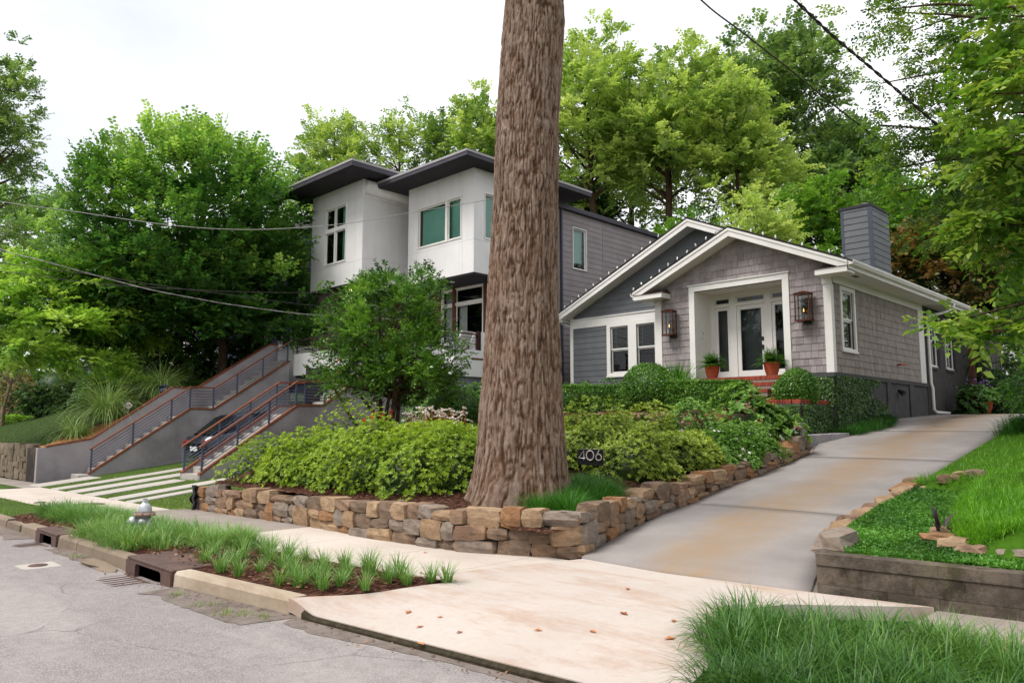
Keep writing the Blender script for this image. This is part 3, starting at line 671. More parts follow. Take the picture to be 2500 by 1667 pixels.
# --- planting beds
def bedgrid(name, x0, x1, y0, y1, zf, mat, nx, ny_, jit=.02, seed=3):
    rng = np.random.default_rng(seed); mb = MB(); mb.sm = True
    mb.grid(lambda u, v: ((lambda x, y: (x, y, zf(x, y) + rng.uniform(-jit, jit)))((x0(y0 + (y1 - y0) * v) if callable(x0) else x0) + ((x1(y0 + (y1 - y0) * v) if callable(x1) else x1) - (x0(y0 + (y1 - y0) * v) if callable(x0) else x0)) * u, y0 + (y1 - y0) * v)), nx, ny_)
    return mb.build(name, mat, kind='structure')
bedgrid('front_bed', lambda y: float(np.interp(y, [6.6, 9, 12, 20.5], [-15.0, -17.2, -19.6, -19.6])), lambda y: dxl(min(y, 18.1)) - .2, 6.62, 20.6, bedz, 'mulch', 90, 110, .018)
def pkx0(y): return -16.6
rng = np.random.default_rng(5)
mb = MB(); mb.sm = True
def pk(u, v):
    x = -16.7 + (10.78) * u
    y0 = yk(x) + .14; y1 = ysn(x) + .02
    if x > -6.42: t = (x + 6.42) / .52; y0 = 3.76 + (5.2 - 3.76) * min(t, 1)
    return (x, y0 + (y1 - y0) * v, zs(x) - .02 + .05 * math.sin(v * 3.14) * (1 if x < -6.4 else .4) + rng.uniform(-.012, .012))
mb.grid(pk, 130, 16); mb.build('parkway_bed', 'mulch', kind='structure')
mb = MB(); mb.sm = True; mb.grid(lambda u, v: ((lambda y: (np.interp(y, [3.8, 5.1, 6.15], [-2.55, -3.1, -3.4]) + .32 + 8 * u, y + .09 * (8 * u), zs(-3 + 8 * u) - .02))(3.95 + 1.95 * v)), 30, 14); mb.build('verge_bed', 'mulch', kind='structure')
# --- modern house drive: grass and concrete strips
def mz(x, y): return zs(x) - .0 + max(0, y - 6.3) * .128 - .01
def mz2(x, y): return mz(x, y) + .022
mb = MB(); mb.sm = True; mb.grid(lambda u, v: (-26.2 + 10.9 * u, 6.12 + (10.4 if -26.2 + 10.9 * u < -20.8 else 5.6) * v, mz(-26.2 + 10.9 * u, 6.12 + (10.4 if -26.2 + 10.9 * u < -20.8 else 5.6) * v)), 50, 24); mb.build('strip_lawn', 'turf', kind='structure')
st = empty_struct('strip_drive')
for a, b, e in ((-26.19, -25.05, 7.75), (-24.0, -23.3, 15), (-22.5, -21.7, 15), (-21.1, -20.3, 8.35), (-19.3, -18.65, 10.5), (-18.15, -17.7, 9.5)):
    y = 6.125
    while y < e - .1:
        y2 = min(y + 2.6, e); slab(st, [(a, y), (b, y), (b, y2 - .01), (a, y2 - .01)], .1, 'strip', 'strip_slab', mz2); y = y2
# --- right lawn and ground cover
def lawn_edge(y): return np.interp(y, [7.6, 7.9, 8.5, 9.7, 11.9, 12.4, 12.8], [3, -1.9, -2.3, -2.6, -2.95, -3.6, -4.4])
def lawnz(x, y):
    e = x - dxr(y); zg = .5 + .055 * (y - 7.4); k = min(max((y - 12.3) / .8, 0), 1)
    q = x - lawn_edge(y); t = min(max((q + .1) / .35, 0), 1); t = t * t * (3 - 2 * t)
    zl = zg + t * (.22 + .1 * min(max(q, 0), 5))
    if e < .25: zl = min(zl, dz(y) + .1 + 2.2 * max(e, 0))
    return zl * (1 - k) + (dz(y) + .05 + .11 * min(e, 6)) * k
mb = MB(); mb.sm = True; mb.grid(lambda u, v: ((lambda y: (lambda x: (x, y + .1 * (x + 3), lawnz(x, y)))(dxr(y) - .02 + 10 * u))(7.38 + 24 * v)), 60, 90); mb.build('right_lawn', 'turf_bright', kind='structure')
# --- left lawn mound
def llz(x, y):
    g = float(np.interp(-x, [28, 40, 52], [1, .92, .6])); t = min(max(y - 6.9, 0), 4.0)
    return 1.0 + t * .36 * g + min(max(0, y - 10.9), 3) * .38 + max(0, y - 13.9) * .1
def llx(y): return float(np.interp(y, [6.95, 8, 10, 30], [-28.5, -29.3, -29.9, -29.9]))
mb = MB(); mb.sm = True; mb.grid(lambda u, v: (lambda y: (lambda x: (x, y, llz(x, y)))(-62 + (llx(y) + 62) * u))(6.95 + 14 * v), 60, 50); mb.build('left_lawn', 'turf_dark', kind='structure')
def strz(x, y): return float(np.interp(y, [6.75, 8.1, 10.7, 11.5, 14.3, 16], [.98, 1.2, 2.95, 2.95, 4.7, 4.75]))
mb = MB(); mb.sm = True; mb.grid(lambda u, v: (lambda y: (lambda xe: (-27.6 + (xe + 27.6) * u, y, strz(0, y) * (1 - u) + (llz(xe, max(y, 6.96)) + .015) * u + .06 * math.sin(u * 3.14)))(llx(max(y, 6.95)) - .08))(6.75 + 11 * v), 10, 60); mb.build('straw_bed', 'straw', kind='structure')
# --- dirt in the gutter
rng = np.random.default_rng(9)
mb = MB()
def dirt(x0, x1, wmin, wmax, n):
    w_ = np.interp(np.linspace(0, 1, n + 1), np.linspace(0, 1, 7), rng.uniform(wmin, wmax, 7)) + rng.uniform(-.02, .02, n + 1); w_[0] = w_[-1] = .03
    for i in range(n):
        a = x0 + (x1 - x0) * i / n; b = x0 + (x1 - x0) * (i + 1) / n
        mb.poly([(a, yk(a) - w_[i], rz_(a, yk(a) - w_[i]) + .004), (b, yk(b) - w_[i + 1], rz_(b, yk(b) - w_[i + 1]) + .004), (b, yk(b) + .02, rz_(b, yk(b)) + .012), (a, yk(a) + .02, rz_(a, yk(a)) + .012)])
dirt(-8.55, -6.3, .28, .5, 24); dirt(-6.3, -2.0, .1, .28, 40); dirt(-12.8, -10.6, .12, .3, 20); dirt(-16.5, -14.2, .15, .4, 20)
mb.build('gutter_dirt', 'soil', kind='structure')

# ------------------------------------------------------------------ kerb, drains, covers
kb = empty_struct('kerb')
def kerbseg(a, b, mat, w_=.16, drop=0, n=None):
    n = n or max(1, int((b - a) / .4)); mb = MB(); Ps = []
    for i in range(n + 1):
        x = a + (b - a) * i / n; Ps.append([(x, yk(x), zs(x) - .32), (x, yk(x) + .02, zs(x) - .03), (x, yk(x) + .045, zs(x) + .003 - drop), (x, yk(x) + w_, zs(x) + .006 - drop), (x, yk(x) + w_, zs(x) - .32)])
    for i in range(n):
        for j in range(4): mb.poly([Ps[i][j], Ps[i + 1][j], Ps[i + 1][j + 1], Ps[i][j + 1]])
    mb.poly(Ps[0]); mb.poly(Ps[-1][::-1]); mb.build('kerb_stone', mat, kb)
kerbseg(-8.58, -6.42, 'kerb_new', .19); kerbseg(-11.99, -9.98, 'kerb_old'); kerbseg(-12.88, -12.01, 'kerb_old', .2)
kerbseg(-15.0, -14.02, 'kerb_old', .2); kerbseg(-16.0, -15.12, 'kerb_old', .2, .03)
x = -16.05
while x > -60: kerbseg(x - 2.9, x, 'kerb_old'); x -= 2.92
kerbseg(-2.5, 0.4, 'kerb_new', .18); kerbseg(.42, 3.4, 'kerb_new', .18)
def drain(name, x0, x1, label, depth=.62):
    t = thing(name, ((x0 + x1) / 2, 3.45, zs(x0) - .15), label, 'storm drain', 'storm drains in the kerb')
    z1 = zs((x0 + x1) / 2) + .02; z0 = z1 - .36; y = 3.405
    mb = MB(); mb.box(x0, x1, y + .012, y + depth, z1 - .035, z1); mb.build('top_plate', 'iron', t, .008)
    # front plate with an arched opening
    W_ = x1 - x0; a0, a1 = x0 + W_ * .22, x1 - W_ * .2; zt = z1 - .055; r_ = .055
    arch = [(a0, z0), (a0, zt - r_)] + [(a0 + r_ - r_ * math.cos(q), zt - r_ + r_ * math.sin(q)) for q in np.linspace(.3, 1.57, 5)] + [(a1 - r_ + r_ * math.sin(q), zt - r_ + r_ * math.cos(q)) for q in np.linspace(0, 1.3, 5)] + [(a1, zt - r_), (a1, z0)]
    mb = MB(); zt2 = z1 - .036
    mb.prism([(x0, y, z0), (a0, y, z0)] + [(a, y, b) for a, b in arch[1:-1]] + [(a1, y, z0), (x1, y, z0), (x1, y, zt2), (x0, y, zt2)], (0, .05, 0)); mb.build('front_plate', 'iron', t)
    mb = MB(); mb.box(x0 + .02, x1 - .02, y + .3, y + .34, z0, z1 - .04); mb.box(x0, x0 + .03, y + .05, y + depth, z0, z1 - .036); mb.box(x1 - .03, x1, y + .05, y + depth, z0, z1 - .036); mb.build('throat', 'iron_dark', t)
    zr = rz_((x0 + x1) / 2, 3.1) + .006
    mb = MB(); mb.box(x0 - .12, x1 - .08, 2.92, 3.39, zr - .06, zr - .03); mb.build('grate_pit', 'iron_dark', t)
    mb = MB(); mb.box(x0 - .14, x1 - .06, 2.9, 2.93, zr - .03, zr + .006); mb.box(x0 - .14, x1 - .06, 3.37, 3.4, zr - .03, zr + .006); mb.box(x0 - .14, x0 - .11, 2.93, 3.37, zr - .03, zr + .006); mb.box(x1 - .09, x1 - .06, 2.93, 3.37, zr - .03, zr + .006); mb.build('grate_frame', 'iron', t)
    nb_ = 11
    for i in range(nb_):
        xx = x0 - .08 + (x1 - x0 - .02) * (i + .3) / nb_; mb = MB(); mb.box(xx, xx + .035, 2.93, 3.37, zr - .025, zr + .003); mb.build('bar', 'iron', t)
    return t
drain('storm_drain', -9.96, -8.6, 'rusty brown storm drain box beside the pale new kerb')
drain('storm_drain', -14.0, -12.9, 'rusty brown storm drain box beside broken old kerb stones', .4)
def cover(name, x, y, r, label, z, mat='iron', collar=None):
    t = thing(name, (x, y, z), label, 'utility cover')
    if collar: mb = MB(); mb.box(x - collar, x + collar, y - collar, y + collar, z - .05, z + .004); mb.build('collar', 'strip', t, .01)
    mb = MB(); mb.lathe([(r, -.02), (r, .008), (r * .93, .012)], (x, y, z), 24); mb.build('rim', mat, t)
    mb = MB(); mb.lathe([(r * .86, -.02), (r * .86, .015)], (x, y, z), 24); mb.build('lid', mat, t)
cover('utility_cover', -18.0, 5.35, .3, 'oval brown utility cover set in the pavement behind the hydrant', zs(-18))
cover('utility_cover', -19.35, 4.75, .12, 'tiny round utility cover set in the pavement', zs(-19.3))
cover('utility_cover', -11.1, 2.75, .11, 'small round valve cover in a pale square collar on the road', rz_(-11.1, 2.75), 'iron', .22)
# ------------------------------------------------------------------ stones and walls
CUBE = [(i, j, k) for i in (-1, 0, 1) for j in (-1, 0, 1) for k in (-1, 0, 1) if (i, j, k) != (0, 0, 0)]
CI = {c: n for n, c in enumerate(CUBE)}
CF = []
for ax in range(3):
    for sg in (-1, 1):
        o1, o2 = [a for a in range(3) if a != ax]
        for p in (-1, 0):
            for q in (-1, 0):
                cs = []
                for dp, dq in ((0, 0), (1, 0), (1, 1), (0, 1)):
                    c = [0, 0, 0]; c[ax] = sg; c[o1] = p + dp; c[o2] = q + dq; cs.append(CI[tuple(c)])
                flip = (sg > 0) == (ax == 1)
                CF.append(tuple(cs[::-1] if flip else cs))
def stone_mb(rng, c, t, n, hl, hd, hh, rough=.12, rnd_=.16):
    "rough block: centre c, along t, outward n, half sizes"
    t = np.array([t[0], t[1], 0.0]) ; n = np.array([n[0], n[1], 0.0]); up = np.array([0, 0, 1.0]); mb = MB()
    tilt = rng.normal(0, .05)
    for i, j, k in CUBE:
        m_ = abs(i) + abs(j) + abs(k); f = {3: 1 - rnd_, 2: 1 - rnd_ * .28, 1: 1 + rnd_ * .12}[m_]
        q = np.array([i, j, k], float) * f + rng.normal(0, rough, 3) * np.array([.5, .5, .5])
        mb.v.append(tuple(np.array(c) + t * (q[0] * hl) + n * (q[1] * hd) + up * (q[2] * hh + tilt * q[0] * hl)))
    mb.f = list(CF); return mb
def stone_wall(parent, path, courses, wmin, wmax, depth, seed, name='stone', tall=.16, mat='stone', gap=.012, rough=.12, rnd_=.16):
    "path: (x, y, base z, height); stones face the right-hand side of the path"
    rng = np.random.default_rng(seed); P = np.array(path, float)
    sl = np.concatenate([[0], np.cumsum(np.hypot(np.diff(P[:, 0]), np.diff(P[:, 1])))]); Ltot = sl[-1]
    def ev(s_):
        q = [np.interp(s_, sl, P[:, k]) for k in range(4)]; i = int(np.clip(np.searchsorted(sl, s_) - 1, 0, len(P) - 2))
        t = P[i + 1, :2] - P[i, :2]; t = t / np.linalg.norm(t); return q, t, np.array([t[1], -t[0]])
    fr = np.cumsum(np.concatenate([[0], rng.uniform(.85, 1.15, courses)])); fr = fr / fr[-1]
    blocked = []
    for k in range(courses):
        s_ = rng.uniform(-.1, 0)
        while s_ < Ltot - .05:
            b = [x for x in blocked if x[0] == k and x[1] - .02 <= max(s_, 0) < x[2] - .02]
            if b: s_ = b[0][2]; continue
            w_ = rng.uniform(wmin, wmax) * (1.1 if k == 0 else 1); nxt = [x[1] for x in blocked if x[0] == k and x[1] > s_]
            e = min(s_ + w_, Ltot + .04, *(nxt + [1e9]))
            if Ltot - e < .12: e = Ltot
            if e - s_ < .07: s_ = e; continue
            top = k + 1
            if k < courses - 1 and rng.random() < tall: top = k + 2; blocked.append((k + 1, s_, e))
            (x, y, z, h), t, n = ev((s_ + e) / 2)
            wav = .03 * math.sin((s_ + k) * 3.1 + seed)
            z0 = z + h * fr[k] + (wav if k else 0); z1 = z + h * fr[top] + .03 * math.sin((s_ + top) * 3.1 + seed) + (rng.uniform(-.03, .035) if top == courses else 0)
            d_ = depth * rng.uniform(.85, 1.1); pr = rng.uniform(-.03, .03)
            c = (x - n[0] * (d_ / 2 - pr), y - n[1] * (d_ / 2 - pr), (z0 + z1) / 2)
            stone_mb(rng, c, t, n, max((e - s_) / 2 - gap / 2 + .012, .03), d_ / 2, (z1 - z0) / 2 + .006, rough, rnd_).build(name, mat, parent)
            s_ = e
wl = thing('stone_retaining_wall', (-9, 6.6, .1), 'dry stacked brown fieldstone retaining wall round the big tree bed', 'stone wall')
fp = [(-15.05, 6.42, zs(-15) - .02, .47), (-13, 6.46, zs(-13) - .02, .47), (-11.5, 6.48, zs(-11.5) - .02, .5), (-9, 6.36, zs(-9) - .02, .52), (-7.3, 6.42, zs(-7.3) - .02, .54), (-6.3, 6.78, zs(-6) - .02, .56), (-6.02, 6.98, .13, .56), (-5.88, 7.2, .14, .55)]
fp += [(dxl(y) - .02, y, dz(y) - .04, float(np.interp(y, [7.3, 9, 11, 13, 15, 16.4], [.54, .46, .40, .36, .30, .34]))) for y in (7.8, 8.4, 9, 9.6, 10.2, 11, 12, 13, 14, 15)]
stone_wall(wl, fp, 3, .22, .52, .34, 11, tall=.07, rough=.1, rnd_=.14)
stone_wall(wl, [(dxl(y) - .02, y, dz(y) - .04, h) for y, h in ((15.02, .30), (15.6, .36), (16.2, .42), (16.5, .4))], 2, .3, .6, .4, 12)
stone_wall(wl, [(-7.12, 16.55, dz(16.5) - .04, .38), (-7.6, 16.7, 1.1, .38)], 2, .3, .5, .3, 13)
mb = MB(); mb.grid(lambda u, v: (-15.02 - .1 * u, 6.44 + .9 * v, zs(-15) - .03 + (.44 + .35 * v) * (1 - u)), 2, 8)
up = thing('stone_retaining_wall', (-9.6, 15.3, 1.8), 'low rough stone wall below the clipped boxwood hedge', 'stone wall')
stone_wall(up, [(-12.5, 15.35, 1.72, .3), (-10.5, 15.3, 1.72, .3), (-9.0, 15.4, 1.66, .32), (-8.3, 15.7, 1.6, .34), (-7.9, 16.2, 1.5, .34)], 2, .25, .6, .3, 21)
# crumpled black liner at the wall's end
rng = np.random.default_rng(4); mb = MB(); mb.sm = True
mb.grid(lambda u, v: (-15.1 - .12 - .05 * math.sin(v * 9) * math.sin(u * 7) - .1 * math.sin(u * 3.14), 6.4 + .34 * v + .04 * math.sin(u * 11), zs(-15) - .02 + .5 * u * (1 - .15 * v)), 14, 10)
mb.grid(lambda u, v: (-15.06 - .1 * math.sin(v * 3.14) - .03 * math.sin(u * 17), 6.36 - .03 * math.sin(v * 8) + .05 * v, zs(-15) - .02 + .5 * u), 14, 8)
M['liner'] = surf('black_liner', lin('#141416'), lin('#26262a'), 14, .45, .4); mb.build('landscape_liner', 'liner', None, label='crumpled black landscape fabric at the end of the stone wall', cat='fabric')
# --- concrete block wall
bw = thing('block_wall', (0, 7.3, .15), 'weathered grey concrete block wall holding up the ground cover bed', 'block wall')
TB = np.array([1, .1, 0]) / math.hypot(1, .1); NB_ = np.array([TB[1], -TB[0], 0])
def blk(s0, s1, z0, z1, d=.2, proud=0, mat='block', name='block'):
    o = np.array([-3.06, 7.1, 0]); a = o + TB * s0 + NB_ * proud; b = o + TB * s1 + NB_ * proud; k = -NB_ * d; mb = MB()
    mb.hexa([(*a[:2], z0), (*b[:2], z0), (*(b + k)[:2], z0), (*(a + k)[:2], z0), (*a[:2], z1), (*b[:2], z1), (*(b + k)[:2], z1), (*(a + k)[:2], z1)]); mb.build(name, mat, bw)
rng = np.random.default_rng(2)
for r_, (z0, z1, o) in enumerate(((.0, .155, .2), (.159, .325, 0), (.329, .43, .2))):
    s_ = -o
    while s_ < 8:
        e = s_ + (.4 if r_ < 2 else .6); blk(max(s_, 0) + .0005, e - .0005, z0 + .1, z1 + .1, .2, rng.uniform(-.002, .003) + (.012 if r_ == 2 else 0)); s_ = e
blk(0.01, 8, .08, .5, .15, -.01, 'mortar', 'core')
# --- granite block wall at the left lawn
gw = thing('block_wall', (-36, 6.8, -.1), 'tan cut stone block wall below the dark green lawn', 'stone wall')
stone_wall(gw, [(-48, 6.72, zs(-48), 1.25), (-40, 6.72, zs(-40), 1.2), (-28.75, 6.72, zs(-28.7) - .02, 1.18)], 6, .28, .6, .3, 31, 'stone_block', .04, 'stone_block', .008, .04, .05)
gw2 = thing('block_wall', (-40, 14.5, 2.4), 'grey stone garden wall behind the left lawn', 'stone wall')
stone_wall(gw2, [(-62, 12.4, llz(-56, 12.4) - .1, .75), (-51.5, 12.4, llz(-51, 12.4) - .1, .7)], 3, .3, .7, .3, 32, 'stone_block', .25, 'stone_block', .008, .05, .06)
# --- edging rocks on the right bed
rng = np.random.default_rng(8)
rk = []
for i in range(11):
    y = 7.75 + i * .52 + rng.uniform(-.1, .1); rk.append((dxr(y) + .06 + rng.uniform(-.05, .05), y, dz(y) + .12 + (.2 if i == 0 else 0), rng.uniform(.22, .32), rng.uniform(.13, .19), rng.uniform(.09, .15)))
for i in range(5): rk.append((-3.75 + .2 * i, 12.35 - .03 * i, lawnz(-3.7 + .2 * i, 12.3) - .03, rng.uniform(.1, .18), .1, rng.uniform(.06, .09)))
for x, y, hl in ((-2.38, 8.45, .2), (-2.45, 8.75, .12), (-2.2, 8.2, .17), (-1.98, 7.98, .16), (-1.7, 7.98, .2), (-1.35, 8.0, .26), (-.9, 8.05, .3)): rk.append((x, y, lawnz(x, y - .1 * (x + 3)) + .04, hl * .85, .11, rng.uniform(.05, .09)))
for i, (x, y, z, hl, hd, hh) in enumerate(rk):
    a = rng.uniform(-.5, .5) + (1.5 if i < 11 else 0); t = (math.cos(a), math.sin(a)); n = (t[1], -t[0])
    o = stone_mb(rng, (x, y, z), t, n, hl, hd, hh, .22, .3).build('edging_rock', 'stone')
    tag(o, 'rough rock sitting on the corner of the block wall' if i == 0 else 'rough brown rock edging the concrete driveway' if i < 11 else ('small rock at the lip of the mown lawn' if i < 16 else 'boulder half buried between ground cover and lawn'), 'rock', ['rocks edging the driveway', 'rocks at the lawn lip', 'boulders in the ground cover'][0 if i < 11 else (1 if i < 16 else 2)])
# ------------------------------------------------------------------ building helpers
def front(y0): return lambda u, v, w: (u, y0 - w, v)
def side(x0): return lambda u, v, w: (x0 + w, u, v)
def mbox(mb, T, u0, u1, v0, v1, w0, w1):
    p = [T(u, v, w) for v in (v0, v1) for (u, w) in ((u0, w0), (u1, w0), (u1, w1), (u0, w1))]; return mb.hexa(p)
def text_mb(txt, size, T, u, v, w, depth=.004):
    c = bpy.data.curves.new('t', 'FONT'); c.body = txt; c.size = size; c.extrude = depth; o = bpy.data.objects.new('t', c); col.objects.link(o)
    dg = bpy.context.evaluated_depsgraph_get(); me = bpy.data.meshes.new_from_object(o.evaluated_get(dg)); mb = MB()
    mb.v = [T(u + q.co.x, v + q.co.y, w + q.co.z) for q in me.vertices]; mb.f = [tuple(p.vertices) for p in me.polygons]
    bpy.data.objects.remove(o); bpy.data.curves.remove(c); return mb
def window(parent, T, u0, u1, v0, v1, case=.1, kind='hung', blind=True, glass='glass', frame='white', back='interior', depth=.35, blind_to=.45, sash=.045, casing=True, split=None, shade=None, cw=.028):
    "casing outside u0..v1, sashes, panes, blind and the dark room behind"
    mb = MB()
    if casing:
        mbox(mb, T, u0 - case, u0, v0 - case * .6, v1 + case, -.02, cw); mbox(mb, T, u1, u1 + case, v0 - case * .6, v1 + case, -.02, cw)
        mbox(mb, T, u0, u1, v1, v1 + case, -.02, cw - .003); mbox(mb, T, u0 - case * 1.05, u1 + case * 1.05, v0 - case, v0 - case * .6 + .002, -.02, cw + .03); mbox(mb, T, u0, u1, v0 - case * .6 + .002, v0, -.02, cw - .003)
    else:
        f_ = .035; mbox(mb, T, u0, u0 + f_, v0, v1, -.05, cw); mbox(mb, T, u1 - f_, u1, v0, v1, -.05, cw); mbox(mb, T, u0 + f_, u1 - f_, v1 - f_, v1, -.05, cw); mbox(mb, T, u0 + f_, u1 - f_, v0, v0 + f_, -.05, cw)
        u0 += f_; u1 -= f_; v0 += f_; v1 -= f_
    win = mb.build('window', frame, parent)
    cells = []
    if kind == 'hung': m_ = (v0 + v1) / 2; cells = [(u0, u1, m_ - .0, v1, -.045), (u0, u1, v0, m_ - .0, -.075)]
    elif kind == 'fixed': cells = [(u0, u1, v0, v1, -.04)]
    else: cells = [(a, b, c_, d_, -.04) for a, b, c_, d_ in split]
    for a, b, c_, d_, w_ in cells:
        mb = MB(); s_ = sash
        mbox(mb, T, a, a + s_, c_, d_, w_ - .03, w_ + .006); mbox(mb, T, b - s_, b, c_, d_, w_ - .03, w_ + .006); mbox(mb, T, a + s_, b - s_, d_ - s_, d_, w_ - .03, w_ + .006); mbox(mb, T, a + s_, b - s_, c_, c_ + s_, w_ - .03, w_ + .006)
        mb.build('sash', frame, win)
        mb = MB(); mb.poly([T(a + s_ - .002, c_ + s_ - .002, w_ - .01), T(b - s_ + .002, c_ + s_ - .002, w_ - .01), T(b - s_ + .002, d_ - s_ + .002, w_ - .01), T(a + s_ - .002, d_ - s_ + .002, w_ - .01)]); mb.build('pane', glass, win)
    mb = MB()
    q = lambda u, v, w: T(u, v, w)
    for ps in ([(u0, v0, -.1), (u0, v1, -.1), (u0, v1, -depth), (u0, v0, -depth)], [(u1, v0, -.1), (u1, v0, -depth), (u1, v1, -depth), (u1, v1, -.1)], [(u0, v1, -.1), (u1, v1, -.1), (u1, v1, -depth), (u0, v1, -depth)], [(u0, v0, -.1), (u0, v0, -depth), (u1, v0, -depth), (u1, v0, -.1)], [(u0, v0, -depth), (u0, v1, -depth), (u1, v1, -depth), (u1, v0, -depth)]): mb.poly([q(*p) for p in ps])
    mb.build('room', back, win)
    if blind:
        mb = MB(); z = v1 - .05
        while z > v1 - (v1 - v0) * blind_to:
            mb.poly([T(u0 + .03, z, -.13), T(u1 - .03, z, -.13), T(u1 - .03, z - .016, -.168), T(u0 + .03, z - .016, -.168)]); z -= .045
        for uu in (u0 + .14, u1 - .14): mbox(mb, T, uu, uu + .012, v1 - (v1 - v0) * blind_to, v1, -.128, -.126)
        tag(mb.build('blind', 'blind', win), kind='stuff')
    if shade:
        for a, b, c_, d_, mt in shade:
            mb = MB(); mbox(mb, T, a, b, c_, d_, -.2, -.19); mb.build('shade', mt, win)
    return win
def siding(parent, T, u0, u1, v0, v1, expo, mat, holes=(), hp=(), name='siding_board', tb=.016, tt=.004):
    z = v0
    while z < v1 - .02:
        e = min(z + expo, v1)
        for a, b, c_, d_ in (lambda rs: rs)(__import__('functools').reduce(cut, holes, [(u0, u1, z, e)])):
            p = clip([(a, c_), (b, c_), (b, d_), (a, d_)], hp)
            if len(p) >= 3: mb = MB(); lap(mb, p, z, z + expo, T, tb, tt); mb.build(name, mat, parent)
        z = e
def wallsheet(parent, T, rects, holes, mat, th=.12, name='wall'):
    rs = list(rects)
    for h in holes: rs = cut(rs, h)
    mb = MB()
    for a, b, c_, d_ in rs: mbox(mb, T, a, b, c_, d_, -th, -.001)
    return mb.build(name, mat, parent)

# ------------------------------------------------------------------ grey bungalow
YF, XS, XL, YW, XW = 19.8, -7.85, -13.25, 21.0, -17.75
EZ, SL = 5.88, .44; RX, RZ = -10.45, 7.31; MX, MZ_ = -12.5, 8.21; EXR = -7.2; EXL = -13.78; MXL = -17.98
bg_ = thing('bungalow', (-11.5, 24, 2.4), 'grey shingled bungalow with white trim, gabled front and glass entry door', 'house')
TF = front(YF); TS = side(XS); TW = front(YW)
und = .24      # fascia depth below the roof line
hpF = [(SL, 1, RZ - und + SL * RX + .03), (-SL, 1, RZ - und - SL * RX + .03)]          # under the front gable soffit
hpM = [(SL, 1, MZ_ - und + SL * MX + .03), (-.4589, 1, MZ_ - und - .4589 * MX + .03)]
hole_door = (-12.06, -8.95, 3.0, 5.9)
# sheathing
mb = MB()
for rect in [(XL, -11.9, 2.3, 5.7), (-9.12, XS, 2.3, 5.7), (XL, XS, 5.7, 7.4)]:
    p = clip([(rect[0], rect[2]), (rect[1], rect[2]), (rect[1], rect[3]), (rect[0], rect[3])], hpF); mb.prism([TF(u, v, -.001) for u, v in p][::-1], (0, .12, 0))
mb.box(XL, XL + .1, YF + .12, YW, 2.3, 5.7); mb.build('wall', 'siding_dark', bg_)
wallsheet(bg_, TS, [(YF, 27.3, 3.0, 5.75)], [(20.47, 21.4, 3.72, 5.38)], 'shingle_side')
mb = MB(); p = clip([(XW, 2.4), (-7.9, 2.4), (-7.9, 8.3), (XW, 8.3)], hpM)
for rect in cut(cut([(XW, -10.2, 2.4, 5.3), (XW, XW, 0, 0)][:1], (-15.98, -15.15, 3.5, 5.12)), (-14.88, -14.1, 3.5, 5.12)): mbox(mb, TW, *rect, -.12, -.001)
p = clip([(XW, 5.3), (-7.9, 5.3), (-7.9, 8.3), (XW, 8.3)], hpM); mb.prism([TW(u, v, -.001) for u, v in p][::-1], (0, .12, 0))
mb.box(XW, XW + .12, YW + .13, 38, 2.2, 5.6); mb.box(XW, -7.9, 37.9, 38, 2.2, 5.7); mb.build('wall', 'siding_dark', bg_)
# shingles, front
rng = np.random.default_rng(17); nsh = 0; rest = MB()
EXPO = .196; z = 3.1
while z < 7.05:
    u = XL + .2
    while u < XS - .16:
        w_ = rng.choice([.1, .13, .16, .19, .22, .25], p=[.12, .2, .24, .2, .14, .1]); e = min(u + w_, XS - .16)
        if XS - .16 - e < .07: e = XS - .16
        for a, b, c_, d_ in cut([(u + .003, e - .003, z, z + EXPO)], hole_door):
            p = clip([(a, c_), (b, c_), (b, d_), (a, d_)], hpF)
            if len(p) >= 3:
                mb = MB(); k_ = rng.uniform(-.003, .004); lap(mb, p, z, z + EXPO, TF, .02 + k_, .005 + k_); mb.build('shingle', 'shingle', bg_); nsh += 1
        u = e
    z += EXPO
# shingles, side (nearest ones as pieces, the rest joined)
z = 3.1; sh = MB()
while z < 5.47:
    u = YF + .17
    while u < 26.8:
        w_ = rng.choice([.1, .13, .16, .19, .22]); e = min(u + w_, 26.8)
        for a, b, c_, d_ in cut([(u + .003, e - .003, z, min(z + EXPO, 5.48))], (20.34, 21.53, 3.57, 5.5)):
            k_ = rng.uniform(-.003, .004)
            if nsh < 300 and a < 23: mb = MB(); lap(mb, [(a, c_), (b, c_), (b, d_), (a, d_)], z, z + EXPO, TS, .02 + k_, .005 + k_); mb.build('shingle', 'shingle_side', bg_); nsh += 1
            else: lap(sh, [(a, c_), (b, c_), (b, d_), (a, d_)], z, z + EXPO, TS, .02 + k_, .005 + k_)
        u = e
    z += EXPO
tag(sh.build('shingle_field', 'shingle_side', bg_), kind='stuff')
# wing siding
wh = [(-16.1, -13.95, 3.38, 5.3), (XW, -10, 5.2, 5.54)]
siding(bg_, TW, XW + .12, -13.28, 3.05, 8.0, .2, 'siding_dark', wh, hpM)
mb = MB(); mbox(mb, TW, XW, -13.28, 5.2, 5.535, -.01, .022); mbox(mb, TW, XW - .01, -13.28, 5.5, 5.54, .022, .05); mb.build('frieze_board', 'white', bg_)
mb = MB(); mbox(mb, TW, XW - .02, XW + .12, 2.9, 5.66, -.05, .03); mb.build('corner_board', 'white', bg_)
window(bg_, TW, -15.96, -15.2, 3.52, 5.12, .15, blind_to=.5, cw=.03)
window(bg_, TW, -14.86, -14.12, 3.52, 5.12, .15, blind_to=.5, cw=.033)
mb = MB(); mbox(mb, TW, -15.05, -15.01, 3.4, 5.2, 0, .034); mb.build('mullion', 'white', bg_)
